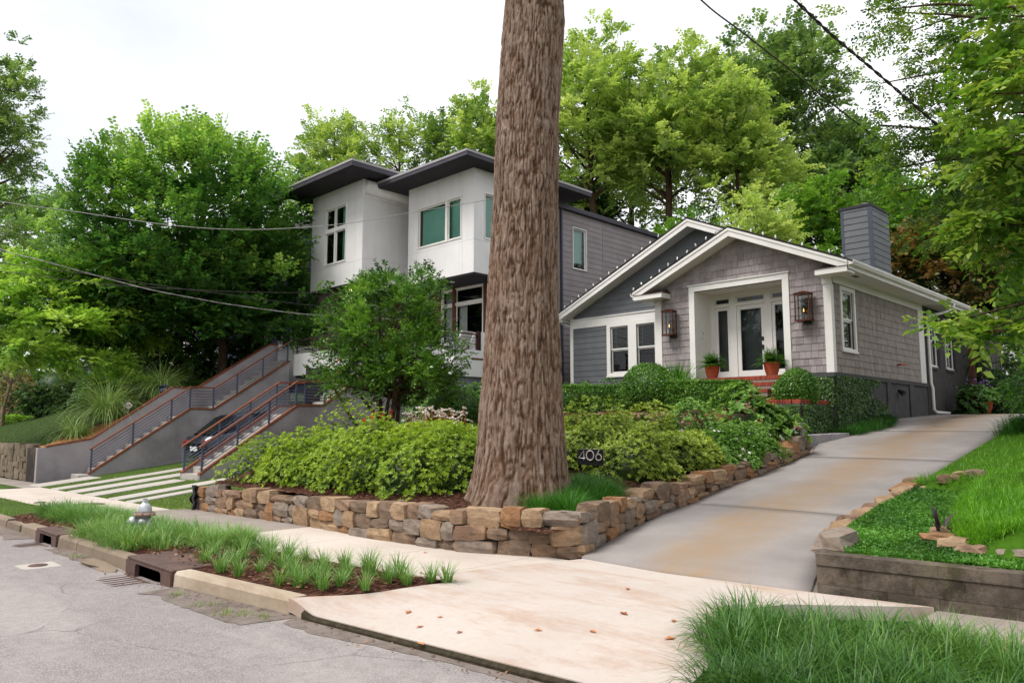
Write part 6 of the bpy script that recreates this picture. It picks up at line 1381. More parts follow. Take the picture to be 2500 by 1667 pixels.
# ------------------------------------------------------------------ shrubs
def dome_shrub(name, label, x, y, z, rx, ry, h, seed, mat, n, nl, Lf, Wf, cat='shrub', group=None, parent=None, opening=55, amp=.16, low=-.15, core=True, tr=(.2, .8), name_part=None):
    rng = np.random.default_rng(seed); d = rdir(rng, n * 3); d = d[d[:, 2] > low][:n]; lf = lump(rng, n, 7, amp)
    f = lf(d); f2 = f * np.where(rng.random(len(d)) < .66, rng.uniform(.88, 1.08, len(d)), rng.uniform(.6, .88, len(d)))
    sc3 = np.array([rx, ry, h]); P = np.array([x, y, z + h * .12]) + d * sc3 * f2[:, None]
    A = unit(unit(d / sc3) * .8 + np.array([0, 0, .55]) + rng.normal(size=d.shape) * .25)
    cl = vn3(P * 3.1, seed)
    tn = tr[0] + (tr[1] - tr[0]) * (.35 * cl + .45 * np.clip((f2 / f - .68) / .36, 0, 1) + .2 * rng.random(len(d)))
    tn = tn - .28 * (f2 / f < .88)  # inner leaves darkened: shade inside the shrub put into the tint
    parts = [rosettes(rng, P, A, nl, Lf, Wf, opening, tn)]
    if core: parts.append(solid_core((x, y, z + h * .1), (rx * .62, ry * .62, h * .62)))
    V, F, T = join(parts)
    if parent is None and name:
        return putnp(name, V, F, mat, None, {'tint': T}, (x, y, z), label=label, cat=cat, group=group)
    return putnp(name_part or 'foliage', V, F, mat, parent, {'tint': T})
def vn3(P, seed):
    "cheap smooth 3-D noise in 0..1"
    rng = np.random.default_rng(seed + 500); K = rng.normal(size=(6, 3)); ph = rng.random(6) * 6.28
    return .5 + .5 * np.sin(P @ K.T + ph).mean(1) * 1.8
az = [(-14.35, 7.75, .95, .85, .74), (-13.2, 7.65, .95, .8, .88), (-12.05, 7.6, .95, .8, 1.0), (-10.95, 7.55, .95, .8, 1.06), (-9.9, 7.6, .9, .8, 1.1), (-9.15, 8.1, .75, .8, 1.12),
      (-14.7, 9.0, 1.0, .9, .92), (-13.4, 9.0, 1.05, .9, 1.05), (-12.1, 9.0, 1.0, .9, 1.12), (-10.9, 9.1, 1.0, .9, 1.14), (-9.9, 9.3, .9, .9, 1.12)]
for i, (x, y, rx, ry, h) in enumerate(az):
    h *= .8
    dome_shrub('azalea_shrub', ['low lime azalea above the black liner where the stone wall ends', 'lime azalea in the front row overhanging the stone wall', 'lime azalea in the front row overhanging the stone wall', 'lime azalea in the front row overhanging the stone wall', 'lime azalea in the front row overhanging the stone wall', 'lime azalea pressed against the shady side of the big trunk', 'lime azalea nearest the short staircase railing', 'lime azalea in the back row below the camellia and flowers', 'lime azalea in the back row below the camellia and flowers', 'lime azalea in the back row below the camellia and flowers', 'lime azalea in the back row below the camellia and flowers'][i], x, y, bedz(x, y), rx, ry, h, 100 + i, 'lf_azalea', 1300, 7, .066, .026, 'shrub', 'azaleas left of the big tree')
az2 = [(-8.75, 10.35, .7, .75, 1.0), (-7.8, 10.85, .72, .72, .98), (-7.6, 12.5, .6, .7, .95), (-8.9, 11.2, .9, .9, 1.05), (-7.85, 11.9, .72, .8, 1.0), (-8.9, 12.5, .85, .85, 1.0), (-9.8, 11.7, .9, .9, 1.0)]
for i, (x, y, rx, ry, h) in enumerate(az2):
    h *= .66 if y < 11.4 else .56
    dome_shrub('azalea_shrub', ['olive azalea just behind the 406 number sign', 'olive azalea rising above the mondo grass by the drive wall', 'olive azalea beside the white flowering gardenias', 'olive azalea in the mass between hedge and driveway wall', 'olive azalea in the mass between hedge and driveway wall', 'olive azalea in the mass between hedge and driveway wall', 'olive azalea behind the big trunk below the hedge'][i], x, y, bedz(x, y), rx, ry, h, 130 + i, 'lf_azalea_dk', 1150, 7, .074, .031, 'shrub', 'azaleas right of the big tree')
# gardenias with white flowers
for i, (x, y, r, h) in enumerate(((-7.6, 13.1, .62, .62), (-7.75, 13.9, .6, .6), (-7.45, 14.6, .5, .5), (-8.5, 13.8, .7, .7), (-7.2, 13.7, .35, .4))):
    t = thing('gardenia_shrub', (x, y, bedz(x, y)), 'spreading gardenia dotted with white flowers above the driveway wall', 'shrub', 'white flowering shrubs by the drive')
    dome_shrub(None, None, x, y, bedz(x, y), r, r * 1.1, h, 150 + i, 'lf_box', 1300, 6, .055, .025, parent=t, core=False, tr=(.3, .95))
    rng = np.random.default_rng(170 + i); d = rdir(rng, 40); d = d[(d[:, 2] > .1)][:9]; P = np.array([x, y, bedz(x, y) + h * .14]) + d * np.array([r, r * 1.1, h]) * 1.02
    V, F, T = rosettes(rng, P, d, 6, .045, .03, 70); putnp('flowers', V, F, 'pt_white', t, {'tint': T}, kind='stuff')
# hydrangea
t = thing('hydrangea', (-7.95, 15.75, bedz(-7.95, 15.75)), 'big leaved hydrangea with fading red and cream flower heads by the drive', 'shrub')
dome_shrub(None, None, -7.95, 15.75, bedz(-7.95, 15.75) + .1, .8, .78, .86, 190, 'lf_hydr', 330, 6, .15, .09, parent=t, opening=65, amp=.22, tr=(.15, .95))
rng = np.random.default_rng(191); d = rdir(rng, 60); d = d[(d[:, 2] > .1) & (d[:, 1] < .3)][:9]; P = np.array([-7.95, 15.75, bedz(-7.95, 15.75) + .25]) + d * np.array([.8, .78, .86]) * 1.03
Pf = np.repeat(P, 26, 0) + rng.normal(0, .05, (len(P) * 26, 3)); V, F, T = rosettes(rng, Pf, rdir(rng, len(Pf)), 4, .022, .02, 70, np.repeat(rng.random(len(P)), 26)); putnp('flower_heads', V, F, 'pt_pink', t, {'tint': T}, kind='stuff')
# clipped boxwood
def box_leaves(rng, P, N, Lf=.026, Wf=.017, tn=None):
    D = unit(N * .55 + rng.normal(size=P.shape) * .7); NN = unit(N + rng.normal(size=P.shape) * .6); sz = rng.uniform(.7, 1.2, len(P))
    V, F = leaves(P, D, NN, Lf * sz, Wf * sz, .15); return V, F, np.repeat(np.clip((tn if tn is not None else .5) + rng.normal(0, .2, len(P)), 0, 1), 4)
def box_ball(x, y, z, r, rz, seed, label, n=8000):
    rng = np.random.default_rng(seed); d = rdir(rng, n); d = d[d[:, 2] > -.75]; f = lump(rng, n, 9, .035)(d) * rng.uniform(.9, 1.03, len(d)); sc3 = np.array([r, r, rz])
    P = np.array([x, y, z + rz * .72]) + d * sc3 * f[:, None]; V, F, T = join([box_leaves(rng, P, d, .052, .036, .35 + .4 * vn3(P * 5, seed)), solid_core((x, y, z + rz * .72), (r * .95, r * .95, rz * .95), 20, 12)])
    return putnp('boxwood_ball', V, F, 'lf_box', None, {'tint': T}, (x, y, z), label=label, cat='topiary')
box_ball(-11.55, 16.9, bedz(-11.5, 17), .78, .68, 201, 'round clipped boxwood ball breaking the long hedge', 14000)
box_ball(-8.38, 18.75, 2.2, .52, .52, 202, 'round clipped boxwood ball beside the brick steps', 10000)
box_ball(-15.6, 13.6, bedz(-15.6, 13.6), .75, .72, 203, 'clipped round boxwood behind the white coneflowers', 7000)
def hedge(x0, x1, y0, y1, z0, z1, seed, label, n):
    rng = np.random.default_rng(seed); u = rng.random(n); face = rng.random(n); P = np.zeros((n, 3)); N = np.zeros((n, 3)); r_ = .18
    x = x0 + (x1 - x0) * u; H_ = z1 - z0; D_ = y1 - y0; per = H_ + D_ * .9 + H_ * .3; s_ = face * per
    fr = s_ < H_; tp = (s_ >= H_) & (s_ < H_ + D_ * .9); bkk = ~(fr | tp)
    P[:, 0] = x; P[fr, 1] = y0; P[fr, 2] = z0 + s_[fr]; N[fr] = (0, -1, 0); P[tp, 1] = y0 + (s_[tp] - H_); P[tp, 2] = z1; N[tp] = (0, 0, 1); P[bkk, 1] = y1; P[bkk, 2] = z1 - (s_[bkk] - H_ - D_ * .9); N[bkk] = (0, 1, 0)
    e = np.minimum(P[:, 2] - (z1 - r_), r_); k_ = fr & (e > 0); P[k_, 1] += (r_ - np.sqrt(np.maximum(r_ ** 2 - e[k_] ** 2, 0)))
    P[:, 1] += .05 * np.sin(P[:, 0] * 2.3) + .03 * np.sin(P[:, 0] * 5.1 + P[:, 2] * 4); P[:, 2] += .03 * np.sin(P[:, 0] * 1.7 + 1) * (P[:, 2] - z0) / H_
    P += N * rng.uniform(-.05, .02, n)[:, None]
    m2 = max(200, n // 12); q = rng.random((m2, 2)); E = np.stack([np.full(m2, x1), y0 + q[:, 0] * D_, z0 + q[:, 1] * H_], 1); P = np.concatenate([P, E]); N = np.concatenate([N, np.tile([1.0, 0, 0], (m2, 1))])
    cv = MB(); cv.box(x0, x1 - .12, y0 + .14, y1 - .1, z0, z1 - .16); V, F, T = join([box_leaves(rng, P, N, .052, .036, .35 + .4 * vn3(P * 4, seed)), (np.array(cv.v), np.array(cv.f), np.zeros(8))])
    return putnp('boxwood_hedge', V, F, 'lf_box', None, {'tint': T}, label=label, cat='hedge')
hedge(-17.3, -12.1, 16.6, 17.5, bedz(-14, 16.9) - .05, 2.83, 211, 'long clipped boxwood hedge below the paired windows', 26000)
hedge(-11.0, -8.95, 16.55, 17.5, bedz(-10, 16.8) - .05, 2.8, 212, 'short clipped boxwood hedge in front of the brick steps', 16000)
# loose shrubs by the house
dome_shrub('leafy_shrub', 'loose pale leafed shrub below the paired bungalow windows', -13.9, 19.7, bedz(-13.6, 19.6), .45, .4, .85, 215, 'lf_camellia', 260, 6, .07, .035, amp=.3, core=False, tr=(.4, 1))
for i, x in enumerate((-17.2, -16.3, -15.3, -14.4)): dome_shrub('leafy_shrub', 'low dark shrub along the foot of the bungalow wing', x, 20.2, bedz(x, 20.2), .6, .5, .6, 216 + i, 'lf_box', 420, 6, .06, .03, group='low shrubs at the wing')
for i, (x, y, r, h) in enumerate(((-18.2, 19.2, .8, 1.0), (-18.7, 17.4, .8, 1.0), (-16.9, 14.3, .7, .95), (-18.4, 15.0, .9, 1.1))): dome_shrub('leafy_shrub', ['broad green shrub beside the electric meter', 'broad green shrub below the white deck corner', 'bushy shrub left of the round boxwood', 'bushy shrub below the dark wood screen'][i], x, y, bedz(x, y), r, r, h, 225 + i, 'lf_camellia', 700, 6, .08, .04, tr=(.2, .8))
# ivy
def ivy(P, N, seed, name, label, n=None):
    rng = np.random.default_rng(seed); D = unit(np.array([0, 0, -.8]) + rng.normal(size=P.shape) * .5 + N * .25); sz = rng.uniform(.6, 1.2, len(P)); V, F = leaves(P + N * rng.uniform(.01, .07, len(P))[:, None], D, unit(N + rng.normal(size=P.shape) * .35), .055 * sz, .045 * sz, .1)
    T = np.repeat(np.clip(.25 + .5 * vn3(P * 3, seed) + rng.normal(0, .13, len(P)), 0, 1), 4); return V, F, T
rng = np.random.default_rng(230); n = 9000
y_ = YF - .05 + 3.75 * rng.random(n) ** 1.05; z_ = 1.45 + 1.58 * rng.random(n); lim = 23.0 + .55 * np.sin(z_ * 4) + .3 * np.sin(z_ * 9); k_ = (y_ < lim + rng.normal(0, .12, n)); P1 = np.stack([np.full(n, XS + .01), y_, z_], 1)[k_]
x_ = -10.2 + 2.35 * rng.random(4000); P2 = np.stack([x_, np.full(4000, YF - .02), 2.2 + .8 * rng.random(4000)], 1)
pr = [ivy(P1, np.tile([1.0, 0, 0], (len(P1), 1)), 1, '', ''), ivy(P2, np.tile([0, -1.0, 0], (len(P2), 1)), 2, '', '')]
V, F, T = join(pr); putnp('ivy', V, F, 'lf_ivy', None, {'tint': T}, label='dark ivy covering the bungalow base wall below the grey ledge', cat='ivy')
n = 3600; P3 = np.stack([-9.2 + 1.22 * rng.random(n), np.full(n, 17.98), 1.25 + .98 * rng.random(n)], 1); n2 = 4200; P4 = np.stack([np.full(n2, -7.96), 18.0 + 1.8 * rng.random(n2), 1.25 + .98 * rng.random(n2)], 1)
V, F, T = join([ivy(P3, np.tile([0, -1.0, 0], (n, 1)), 3, '', ''), ivy(P4, np.tile([1.0, 0, 0], (n2, 1)), 4, '', '')]); putnp('ivy', V, F, 'lf_ivy', None, {'tint': np.clip(T + .15, 0, 1)}, label='olive ivy hanging below the red brick cap', cat='ivy')
# ------------------------------------------------------------------ grasses
def tuft(seed, n, r, L0, L1, w_, lean=.75, seg=3, tint=.5):
    rng = np.random.default_rng(seed); a = rng.random(n) * 6.283; q = r * rng.random(n) ** .6; P = np.stack([q * np.cos(a), q * np.sin(a), np.zeros(n)], 1)
    return blades(rng, P, a + rng.normal(0, .5, n), rng.uniform(L0, L1, n), w_, np.abs(rng.normal(lean, .3, n)) * (.35 + .9 * q / r), seg, np.full(n, tint))
tm = []
for k in range(4): V, F, T = tuft(300 + k, 80, .06, .18, .33, .009, .6, 3, .5); me = npmesh('liriope_blades', V, F, {'tint': T}); me.materials.append(M['gr_liri']); tm.append(me)
rng = np.random.default_rng(310)
cl = [(-8.83, 3.88), (-8.19, 3.78), (-7.8, 3.8), (-7.82, 4.05), (-7.81, 4.3), (-7.06, 3.86), (-6.78, 3.92), (-6.53, 4.02), (-7.3, 4.14), (-7.57, 4.66), (-6.68, 4.36), (-6.22, 4.3), (-7.51, 4.9), (-7, 4.86), (-6.33, 4.63), (-6.14, 4.73), (-6.07, 4.98), (-5.93, 5.06),
      (-9.3, 4.2), (-8.75, 4.3), (-8.3, 4.4), (-8.5, 4.75), (-8.1, 4.75), (-8.9, 4.65), (-9.4, 4.6), (-8.0, 4.5), (-8.45, 4.05), (-7.2, 4.45), (-7.0, 4.6), (-6.75, 4.72), (-6.95, 4.2), (-9.2, 4.9), (-9.7, 4.85), (-6.45, 4.85), (-6.5, 4.2), (-6.9, 4.02)]
for i, (x, y) in enumerate(cl):
    o = bpy.data.objects.new('liriope_clump', tm[i % 4]); col.objects.link(o); s_ = rng.uniform(.7, 1.1) * (1 if x < -6.3 else .8); o.location = (x, y, zs(x) + .0); o.rotation_euler = (0, 0, rng.random() * 6.28); o.scale = (s_, s_, s_ * rng.uniform(.85, 1.1))
    tag(o, 'single liriope clump planted in the bare mulch between the drain and the apron', 'grass clump', 'liriope clumps in the mulch bed')
def grassmass(name, label, pts, seed, Lr, w_, mat, lean=.7, seg=3, tint=.5, cat='grass', hd=None):
    rng = np.random.default_rng(seed); n = len(pts); a = rng.random(n) * 6.283 if hd is None else hd + rng.normal(0, .7, n)
    V, F, T = blades(rng, pts, a, rng.uniform(*Lr, n), w_, np.abs(rng.normal(lean, .3, n)), seg, np.clip(tint - .15 + .3 * vn3(pts * 2.2, seed), 0, 1))
    return putnp(name, V, F, mat, None, {'tint': T}, label=label, cat=cat, kind='stuff')
def clumped(rng, n, k, xy, zf, r):
    "n blade roots gathered round k clump centres given by xy(k)"
    c = xy(k); i = rng.integers(0, len(c), n); a = rng.random(n) * 6.283; q = r * rng.random(n) ** .6; x = c[i, 0] + q * np.cos(a); y = c[i, 1] + q * np.sin(a)
    return np.stack([x, y, np.array([zf(p, s_) for p, s_ in zip(x, y)])], 1), a, q / r
def mass(name, label, seed, n, k, xy, zf, r, Lr, w_, mat, lean=.75, seg=3, tint=.5, cat='grass'):
    rng = np.random.default_rng(seed); P, a, q = clumped(rng, n, k, xy, zf, r)
    V, F, T = blades(rng, P, a + rng.normal(0, .6, n), rng.uniform(*Lr, n), w_, np.abs(rng.normal(lean, .28, n)) * (.4 + .8 * q), seg, np.clip(tint - .2 + .4 * vn3(P * 1.8, seed), 0, 1))
    return putnp(name, V, F, mat, None, {'tint': T}, label=label, cat=cat, kind='stuff')
def xy_left(k):
    r_ = np.random.default_rng(1); x = r_.uniform(-16.5, -9.7, k); lo = np.array([yk(v) + .22 for v in x]); lo = np.where((x < -12.7), lo + np.interp(x, [-14.2, -13.8, -13.0, -12.4], [.35, .5, .45, .0]), lo); lo = np.where(x > -10.2, lo + .75, lo); hi = np.array([ysn(v) - .02 for v in x]); return np.stack([x, lo + (hi - lo) * r_.random(k), x], 1)
mass('liriope_mass', 'dense mass of arching liriope grass round the hydrant', 320, 15000, 210, xy_left, lambda x, y: zs(x), .2, (.22, .36), .0105, 'gr_liri', .85, 3)
def xy_near(k):
    r_ = np.random.default_rng(2); v = r_.random(k); u = r_.random(k) ** 1.0; y = 3.82 + 1.9 * v; x = np.interp(y, [3.8, 5.1, 6.15], [-2.5, -3.05, -3.35]) + .1 + 3.4 * u; return np.stack([x, y + .09 * (x + 3), x], 1)
mass('liriope_mass', 'thick tall liriope grass filling the verge right of the apron', 321, 21000, 230, xy_near, lambda x, y: zs(x) - .02, .18, (.22, .37), .0095, 'gr_verge', 1.0, 3, .5)
def xy_tree(k):
    r_ = np.random.default_rng(3); y = r_.uniform(7.35, 9.4, k); x = np.array([dxl(v) - .42 - u * np.interp(v, [7.3, 8, 9.4], [.55, .75, .8]) for v, u in zip(y, r_.random(k))]); return np.stack([x, y, x], 1)
mass('mondo_mass', 'bright green mondo grass at the right foot of the big tree', 322, 8500, 90, xy_tree, lambda x, y: bedz(x, y), .17, (.22, .4), .008, 'gr_dark', .9, 3, .6)
def xy_drv(k):
    r_ = np.random.default_rng(4); y = r_.uniform(19.3, 23.0, k); x = np.array([np.interp(v, [19.2, 20.4, 21.2, 23.1], [-7.5, -7.02, -7.05, -7.5]) - .72 * u * np.interp(v, [19.2, 21, 23.1], [.6, 1, .35]) for v, u in zip(y, r_.random(k))]); return np.stack([x, y, x], 1)
mass('mondo_mass', 'low dark mondo grass mound between the ivy wall and the drive', 323, 6500, 110, xy_drv, lambda x, y: dz(y) + .02, .18, (.18, .3), .009, 'gr_dark', .9, 3, .4)
mass('mondo_mass', 'mondo grass along the top of the brick capped planter', 324, 3800, 70, lambda k: (lambda r_: np.stack([r_.uniform(-9.1, -8.25, k), r_.uniform(18.22, 19.5, k), np.zeros(k)], 1))(np.random.default_rng(5)), lambda x, y: 2.22, .14, (.2, .34), .009, 'gr_dark', .8, 3, .55)
mass('mondo_mass', 'dark mondo grass tuft at the far right edge of the driveway', 325, 2600, 26, lambda k: (lambda r_: np.stack([r_.uniform(-4.1, -3.2, k), r_.uniform(19.2, 20.6, k), np.zeros(k)], 1))(np.random.default_rng(6)), lambda x, y: lawnz(x, y), .22, (.3, .5), .009, 'gr_dark', .9, 3, .4)
# lawn blades on the right, ground cover, turf strips
rng = np.random.default_rng(330); n = 42000; y = 7.95 + 14 * rng.random(n) ** 1.6; x = np.array([dxr(v) for v in y]) + rng.random(n) ** .8 * 4.2; x = np.concatenate([x, rng.uniform(-2.3, 1.6, 14000)]); y = np.concatenate([y, rng.uniform(7.6, 10.5, 14000)]); k_ = x > lawn_edge(y); x, y = x[k_], y[k_]
P = np.stack([x, y + .1 * (x + 3), np.array([lawnz(a, b) for a, b in zip(x, y)])], 1)
grassmass('lawn_grass', 'fine bright green lawn right of the driveway', P, 331, (.05, .11), .008, 'gr_lawn', .6, 1)
n = 3000; yy = rng.uniform(7.62, 12.6, n); xx = lawn_edge(yy) + rng.uniform(0, .2, n); xq = rng.uniform(-2.2, 1.8, 3500); yq = np.interp(xq, [-2.3, -1.9, 3], [8.5, 7.9, 7.6]) + rng.uniform(-.04, .22, 3500); xx = np.concatenate([xx, xq]); yy = np.concatenate([yy, yq]); P = np.stack([xx, yy + .1 * (xx + 3), np.array([lawnz(a, b) for a, b in zip(xx, yy)])], 1); grassmass('lawn_grass', 'longer grass hanging over the lawn lip above the ground cover', P, 332, (.12, .24), .006, 'gr_lawn', 1.0, 2)
n = 16000; y = 7.36 + 5.5 * rng.random(n); x = np.array([dxr(v) for v in y]) + .2 + rng.random(n) * 3.6; k_ = x < lawn_edge(y); x, y = x[k_], y[k_]
x2 = np.random.default_rng(7).uniform(-2.2, 2, 8000); y2 = np.random.default_rng(8).uniform(7.36, 7.95, 8000); k_ = x2 < lawn_edge(y2); x2, y2 = x2[k_], y2[k_]; x = np.concatenate([x, x2]); y = np.concatenate([y, y2]); P = np.stack([x, y + .1 * (x + 3), np.array([lawnz(a, b) for a, b in zip(x, y)]) + .01 + .03 * np.random.default_rng(9).random(len(x))], 1)
V, F, T = rosettes(rng, P, unit(np.array([0, 0, 1.0]) + rng.normal(size=P.shape) * .3), 4, .038, .016, 55, .2 + .6 * vn3(P * 3, 3)); putnp('ground_cover', V, F, 'gr_ground', None, {'tint': T}, kind='stuff', label='low dark green ground cover behind the block wall', cat='ground cover')
gs_ = [(-25.03, -24.02, 12), (-23.28, -22.52, 12), (-21.68, -21.12, 12), (-20.28, -19.32, 9), (-18.63, -18.17, 9), (-17.68, -15.3, 8.6)]
pp = []
for a, b, e in gs_: m_ = int((b - a) * (e - 6.1) * 900); pp.append(np.stack([rng.uniform(a, b, m_), 6.14 + (e - 6.14) * rng.random(m_) ** 1.3, np.zeros(m_)], 1))
P = np.concatenate(pp); P[:, 2] = [mz(a, b) for a, b in P[:, :2]]; grassmass('turf_grass', 'short green turf between the concrete strips of the sloping drive', P, 335, (.03, .06), .008, 'gr_turf', .6, 1)
P = np.stack([rng.uniform(-26, -16.6, 8000), np.zeros(8000), np.zeros(8000)], 1); P[:, 1] = [3.6 + (ysn(a) - 3.62) * r_ for a, r_ in zip(P[:, 0], rng.random(8000))]; P[:, 2] = [zs(a) - .01 for a in P[:, 0]]; grassmass('turf_grass', 'short worn turf on the verge beyond the liriope', P, 336, (.03, .07), .008, 'gr_turf', .6, 1)
P = np.stack([rng.uniform(-50, -29.0, 22000), 6.98 + 7 * rng.random(22000) ** 1.3, np.zeros(22000)], 1); P[:, 2] = [llz(a, b) for a, b in P[:, :2]]; M['gr_turfdk'] = leafmat('dark_turf_blades', G('#3a4f1c', '#4a6324', '#5c7630', k=.66), .2); grassmass('turf_grass', 'smooth dark green lawn mound left of the long staircase', P, 337, (.03, .05), .01, 'gr_turfdk', .5, 1)
# weeds in the gutter
wc = np.array([(-8.1, 3.3), (-7.95, 3.24), (-7.5, 3.28), (-7.35, 3.2), (-7.3, 3.33), (-6.95, 3.28), (-6.75, 3.38), (-6.65, 3.3), (-6.5, 3.42), (-11.6, 3.32), (-11.4, 3.3), (-6.85, 3.2)])
mass('gutter_weeds', 'small weeds growing in the gutter dirt below the pale kerb', 338, 260, 12, lambda k: np.concatenate([wc, wc[:, :1]], 1), lambda x, y: rz_(x, y) + .005, .09, (.03, .07), .007, 'gr_turf', .9, 2, .6)
# pampas fountains, fern by the steps, wispy grass
def fountain(name, label, x, y, z, r, L0, L1, n, seed, mat='gr_pampas', w_=.014, lean=.95, group=None):
    V, F, T = tuft(seed, n, r, L0, L1, w_, lean, 5, .5); V[:, 2] -= .0; V = V + np.array([x, y, z]); return putnp(name, V, F, mat, None, {'tint': T}, (x, y, z), label=label, cat='ornamental grass', group=group)
fountain('ornamental_grass', 'largest fountain of ornamental grass beside the long stair wall', -28.9, 9.0, 1.9, .4, 1.2, 2.1, 750, 340, w_=.024, lean=1.2)
fountain('ornamental_grass', 'small fountain of ornamental grass nearest the street wall', -28.7, 7.95, 1.25, .25, .7, 1.3, 450, 341, w_=.02, lean=1.2)
fountain('ornamental_grass', 'fountain of ornamental grass behind the diamond sign', -29.2, 10.9, 2.75, .35, 1.1, 1.9, 650, 342, w_=.024, lean=1.2)
fountain('fern_clump', 'bright lime fern clump between the boxwood ball and the left pot', -11.75, 18.45, bedz(-11.9, 18.4), .25, .85, 1.3, 420, 343, 'lf_fern', .03, .5)
fountain('ornamental_grass', 'pale wispy grass beside the big trunk above the hedge', -17.6, 18.6, bedz(-17, 18.6), .3, .5, .9, 300, 344, 'lf_fern', .018, .8)
# ------------------------------------------------------------------ potted ferns, pots
def pot(x, y, z, r, h, label, plant, seed, mat='terracotta', big=False):
    t = thing('terracotta_pot', (x, y, z), label, 'potted plant')
    mb = MB(); mb.sm = True; mb.lathe([(r * .62, 0), (r * .7, h * .08), (r * .93, h * .5), (r, h * .8), (r * 1.0, h * .86)], (x, y, z), 28); mb.build('pot', mat, t)
    mb = MB(); mb.lathe([(r * 1.04, h * .86), (r * 1.06, h * .93), (r * 1.03, h), (r * .9, h), (r * .88, h * .9)], (x, y, z), 28); mb.build('rim', mat, t)
    mb = MB(); mb.lathe([(r * .9, h * .88), (r * .88, h * .92)], (x, y, z), 20); mb.build('soil', 'mulch', t)
    rng = np.random.default_rng(seed)
    if plant == 'fern':
        n = 120; a = rng.random(n) * 6.283; el = rng.uniform(.35, 1.4, n); parts = []
        for i in range(n):
            d = np.array([math.cos(a[i]) * math.cos(el[i]), math.sin(a[i]) * math.cos(el[i]), math.sin(el[i])]); Ls = rng.uniform(.42, .62)
            tt = np.linspace(.12, 1, 15); Pp = np.array([x, y, z + h * .9]) + d * (Ls * tt)[:, None]; Pp[:, 2] -= .34 * Ls * tt ** 2.2 * math.cos(el[i]) * 1.6
            tg = unit(np.gradient(Pp, axis=0)); sd = unit(np.cross(tg, [0, 0, 1.0])); ln = .075 * np.sin(np.pi * (.12 + .85 * tt)) + .01
            for sg in (1, -1): V, F = leaves(Pp, unit(sd * sg + tg * .45), np.tile([0, 0, 1.0], (15, 1)), ln, .024, .1, .15); parts.append((V, F, np.full(len(V), np.clip(rng.uniform(.15, .75), 0, 1))))
        V, F, T = join(parts); putnp('fern', V, F, 'lf_fern', t, {'tint': T})
    else:
        P = np.array([x, y, z + h]) + rng.normal(0, 1, (70, 3)) * np.array([.28, .28, .16]) + np.array([0, 0, .22]); V, F, T = rosettes(rng, P, unit(P - np.array([x, y, z + h - .1])), 4, .2, .12, 60); putnp('leaves', V, F, 'lf_hydr', t, {'tint': T}, kind='stuff')
        P = np.array([x - .1, y + .2, z + h + .6]) + rng.normal(0, 1, (60, 3)) * np.array([.2, .2, .14]); V, F, T = rosettes(rng, P, rdir(rng, 60), 5, .05, .035, 60); putnp('flowers', V, F, 'pt_purple', t, {'tint': T}, kind='stuff')
pot(-11.05, 19.25, 3.03, .2, .36, 'terracotta pot with a fern left of the glass entry door', 'fern', 350)
pot(-9.32, 19.35, 3.03, .205, .37, 'terracotta pot with a fern right of the glass entry door', 'fern', 351)
pot(-6.75, 29.6, 2.09, .26, .42, 'terracotta pot with purple flowers by the driveway gate', 'mix', 352)
# daylilies, coneflowers
t = thing('daylily_clump', (-14.75, 10.7, bedz(-14.75, 10.7)), 'orange daylilies blooming behind the azaleas', 'flowers')
zb = bedz(-14.75, 10.7); V, F, T = tuft(360, 160, .35, .4, .7, .016, .8, 4, .5); putnp('leaves', V + np.array([-14.75, 10.7, zb]), F, 'gr_liri', t, {'tint': T})
rng = np.random.default_rng(361); pts = np.array([-14.75, 10.7, zb]) + np.stack([rng.uniform(-.6, .5, 9), rng.uniform(-.45, .45, 9), rng.uniform(.72, .98, 9)], 1); mb = MB()
for p in pts: mb.tube([(p[0] * .5 - 14.75 * .5, p[1] * .5 + 10.7 * .5, zb), p], .008, 5)
mb.build('stems', 'gr_dark', t)
V, F, T = rosettes(rng, pts, unit(rng.normal(size=(9, 3)) * .35 + np.array([.1, -.2, .8])), 6, .14, .05, 32); putnp('blooms', V, F, 'pt_orange', t, {'tint': T})
t = thing('coneflower_clump', (-13.2, 10.9, bedz(-13.2, 10.9)), 'white coneflowers with drooping petals between azaleas and round boxwood', 'flowers')
zb = bedz(-13.2, 10.9); rng = np.random.default_rng(365); n = 85; pts = np.stack([rng.normal(-13.25, .5, n), rng.normal(10.9, .4, n), np.zeros(n)], 1); pts[:, 2] = zb + .62 + .42 * np.exp(-((pts[:, 0] + 13.1) ** 2) / .5) * rng.uniform(.5, 1.05, n)
V, F, T = rosettes(rng, pts, unit(rng.normal(size=(n, 3)) * .2 + np.array([0, 0, 1.0])), 9, .08, .03, 84); putnp('petals', V, F, 'pt_white', t, {'tint': T})
mb = MB()
for p in pts: mb.tube([(p[0] * .7 - 13.2 * .3, p[1] * .7 + 10.9 * .3, zb), p], .006, 4, False); mb.lathe([(.012, 0), (.011, .012), (.004, .02)], p, 6)
M['cone'] = surf('orange_cone', lin('#b9743a', .8), lin('#c98a4c', .8), 30, .8, .2); mb.build('cones', 'cone', t)
P = np.stack([rng.normal(-13.2, .45, 500), rng.normal(10.9, .35, 500), zb + .7 * rng.random(500)], 1); V, F, T = rosettes(rng, P, rdir(rng, 500), 3, .1, .03, 60); putnp('leaves', V, F, 'gr_liri', t, {'tint': T})
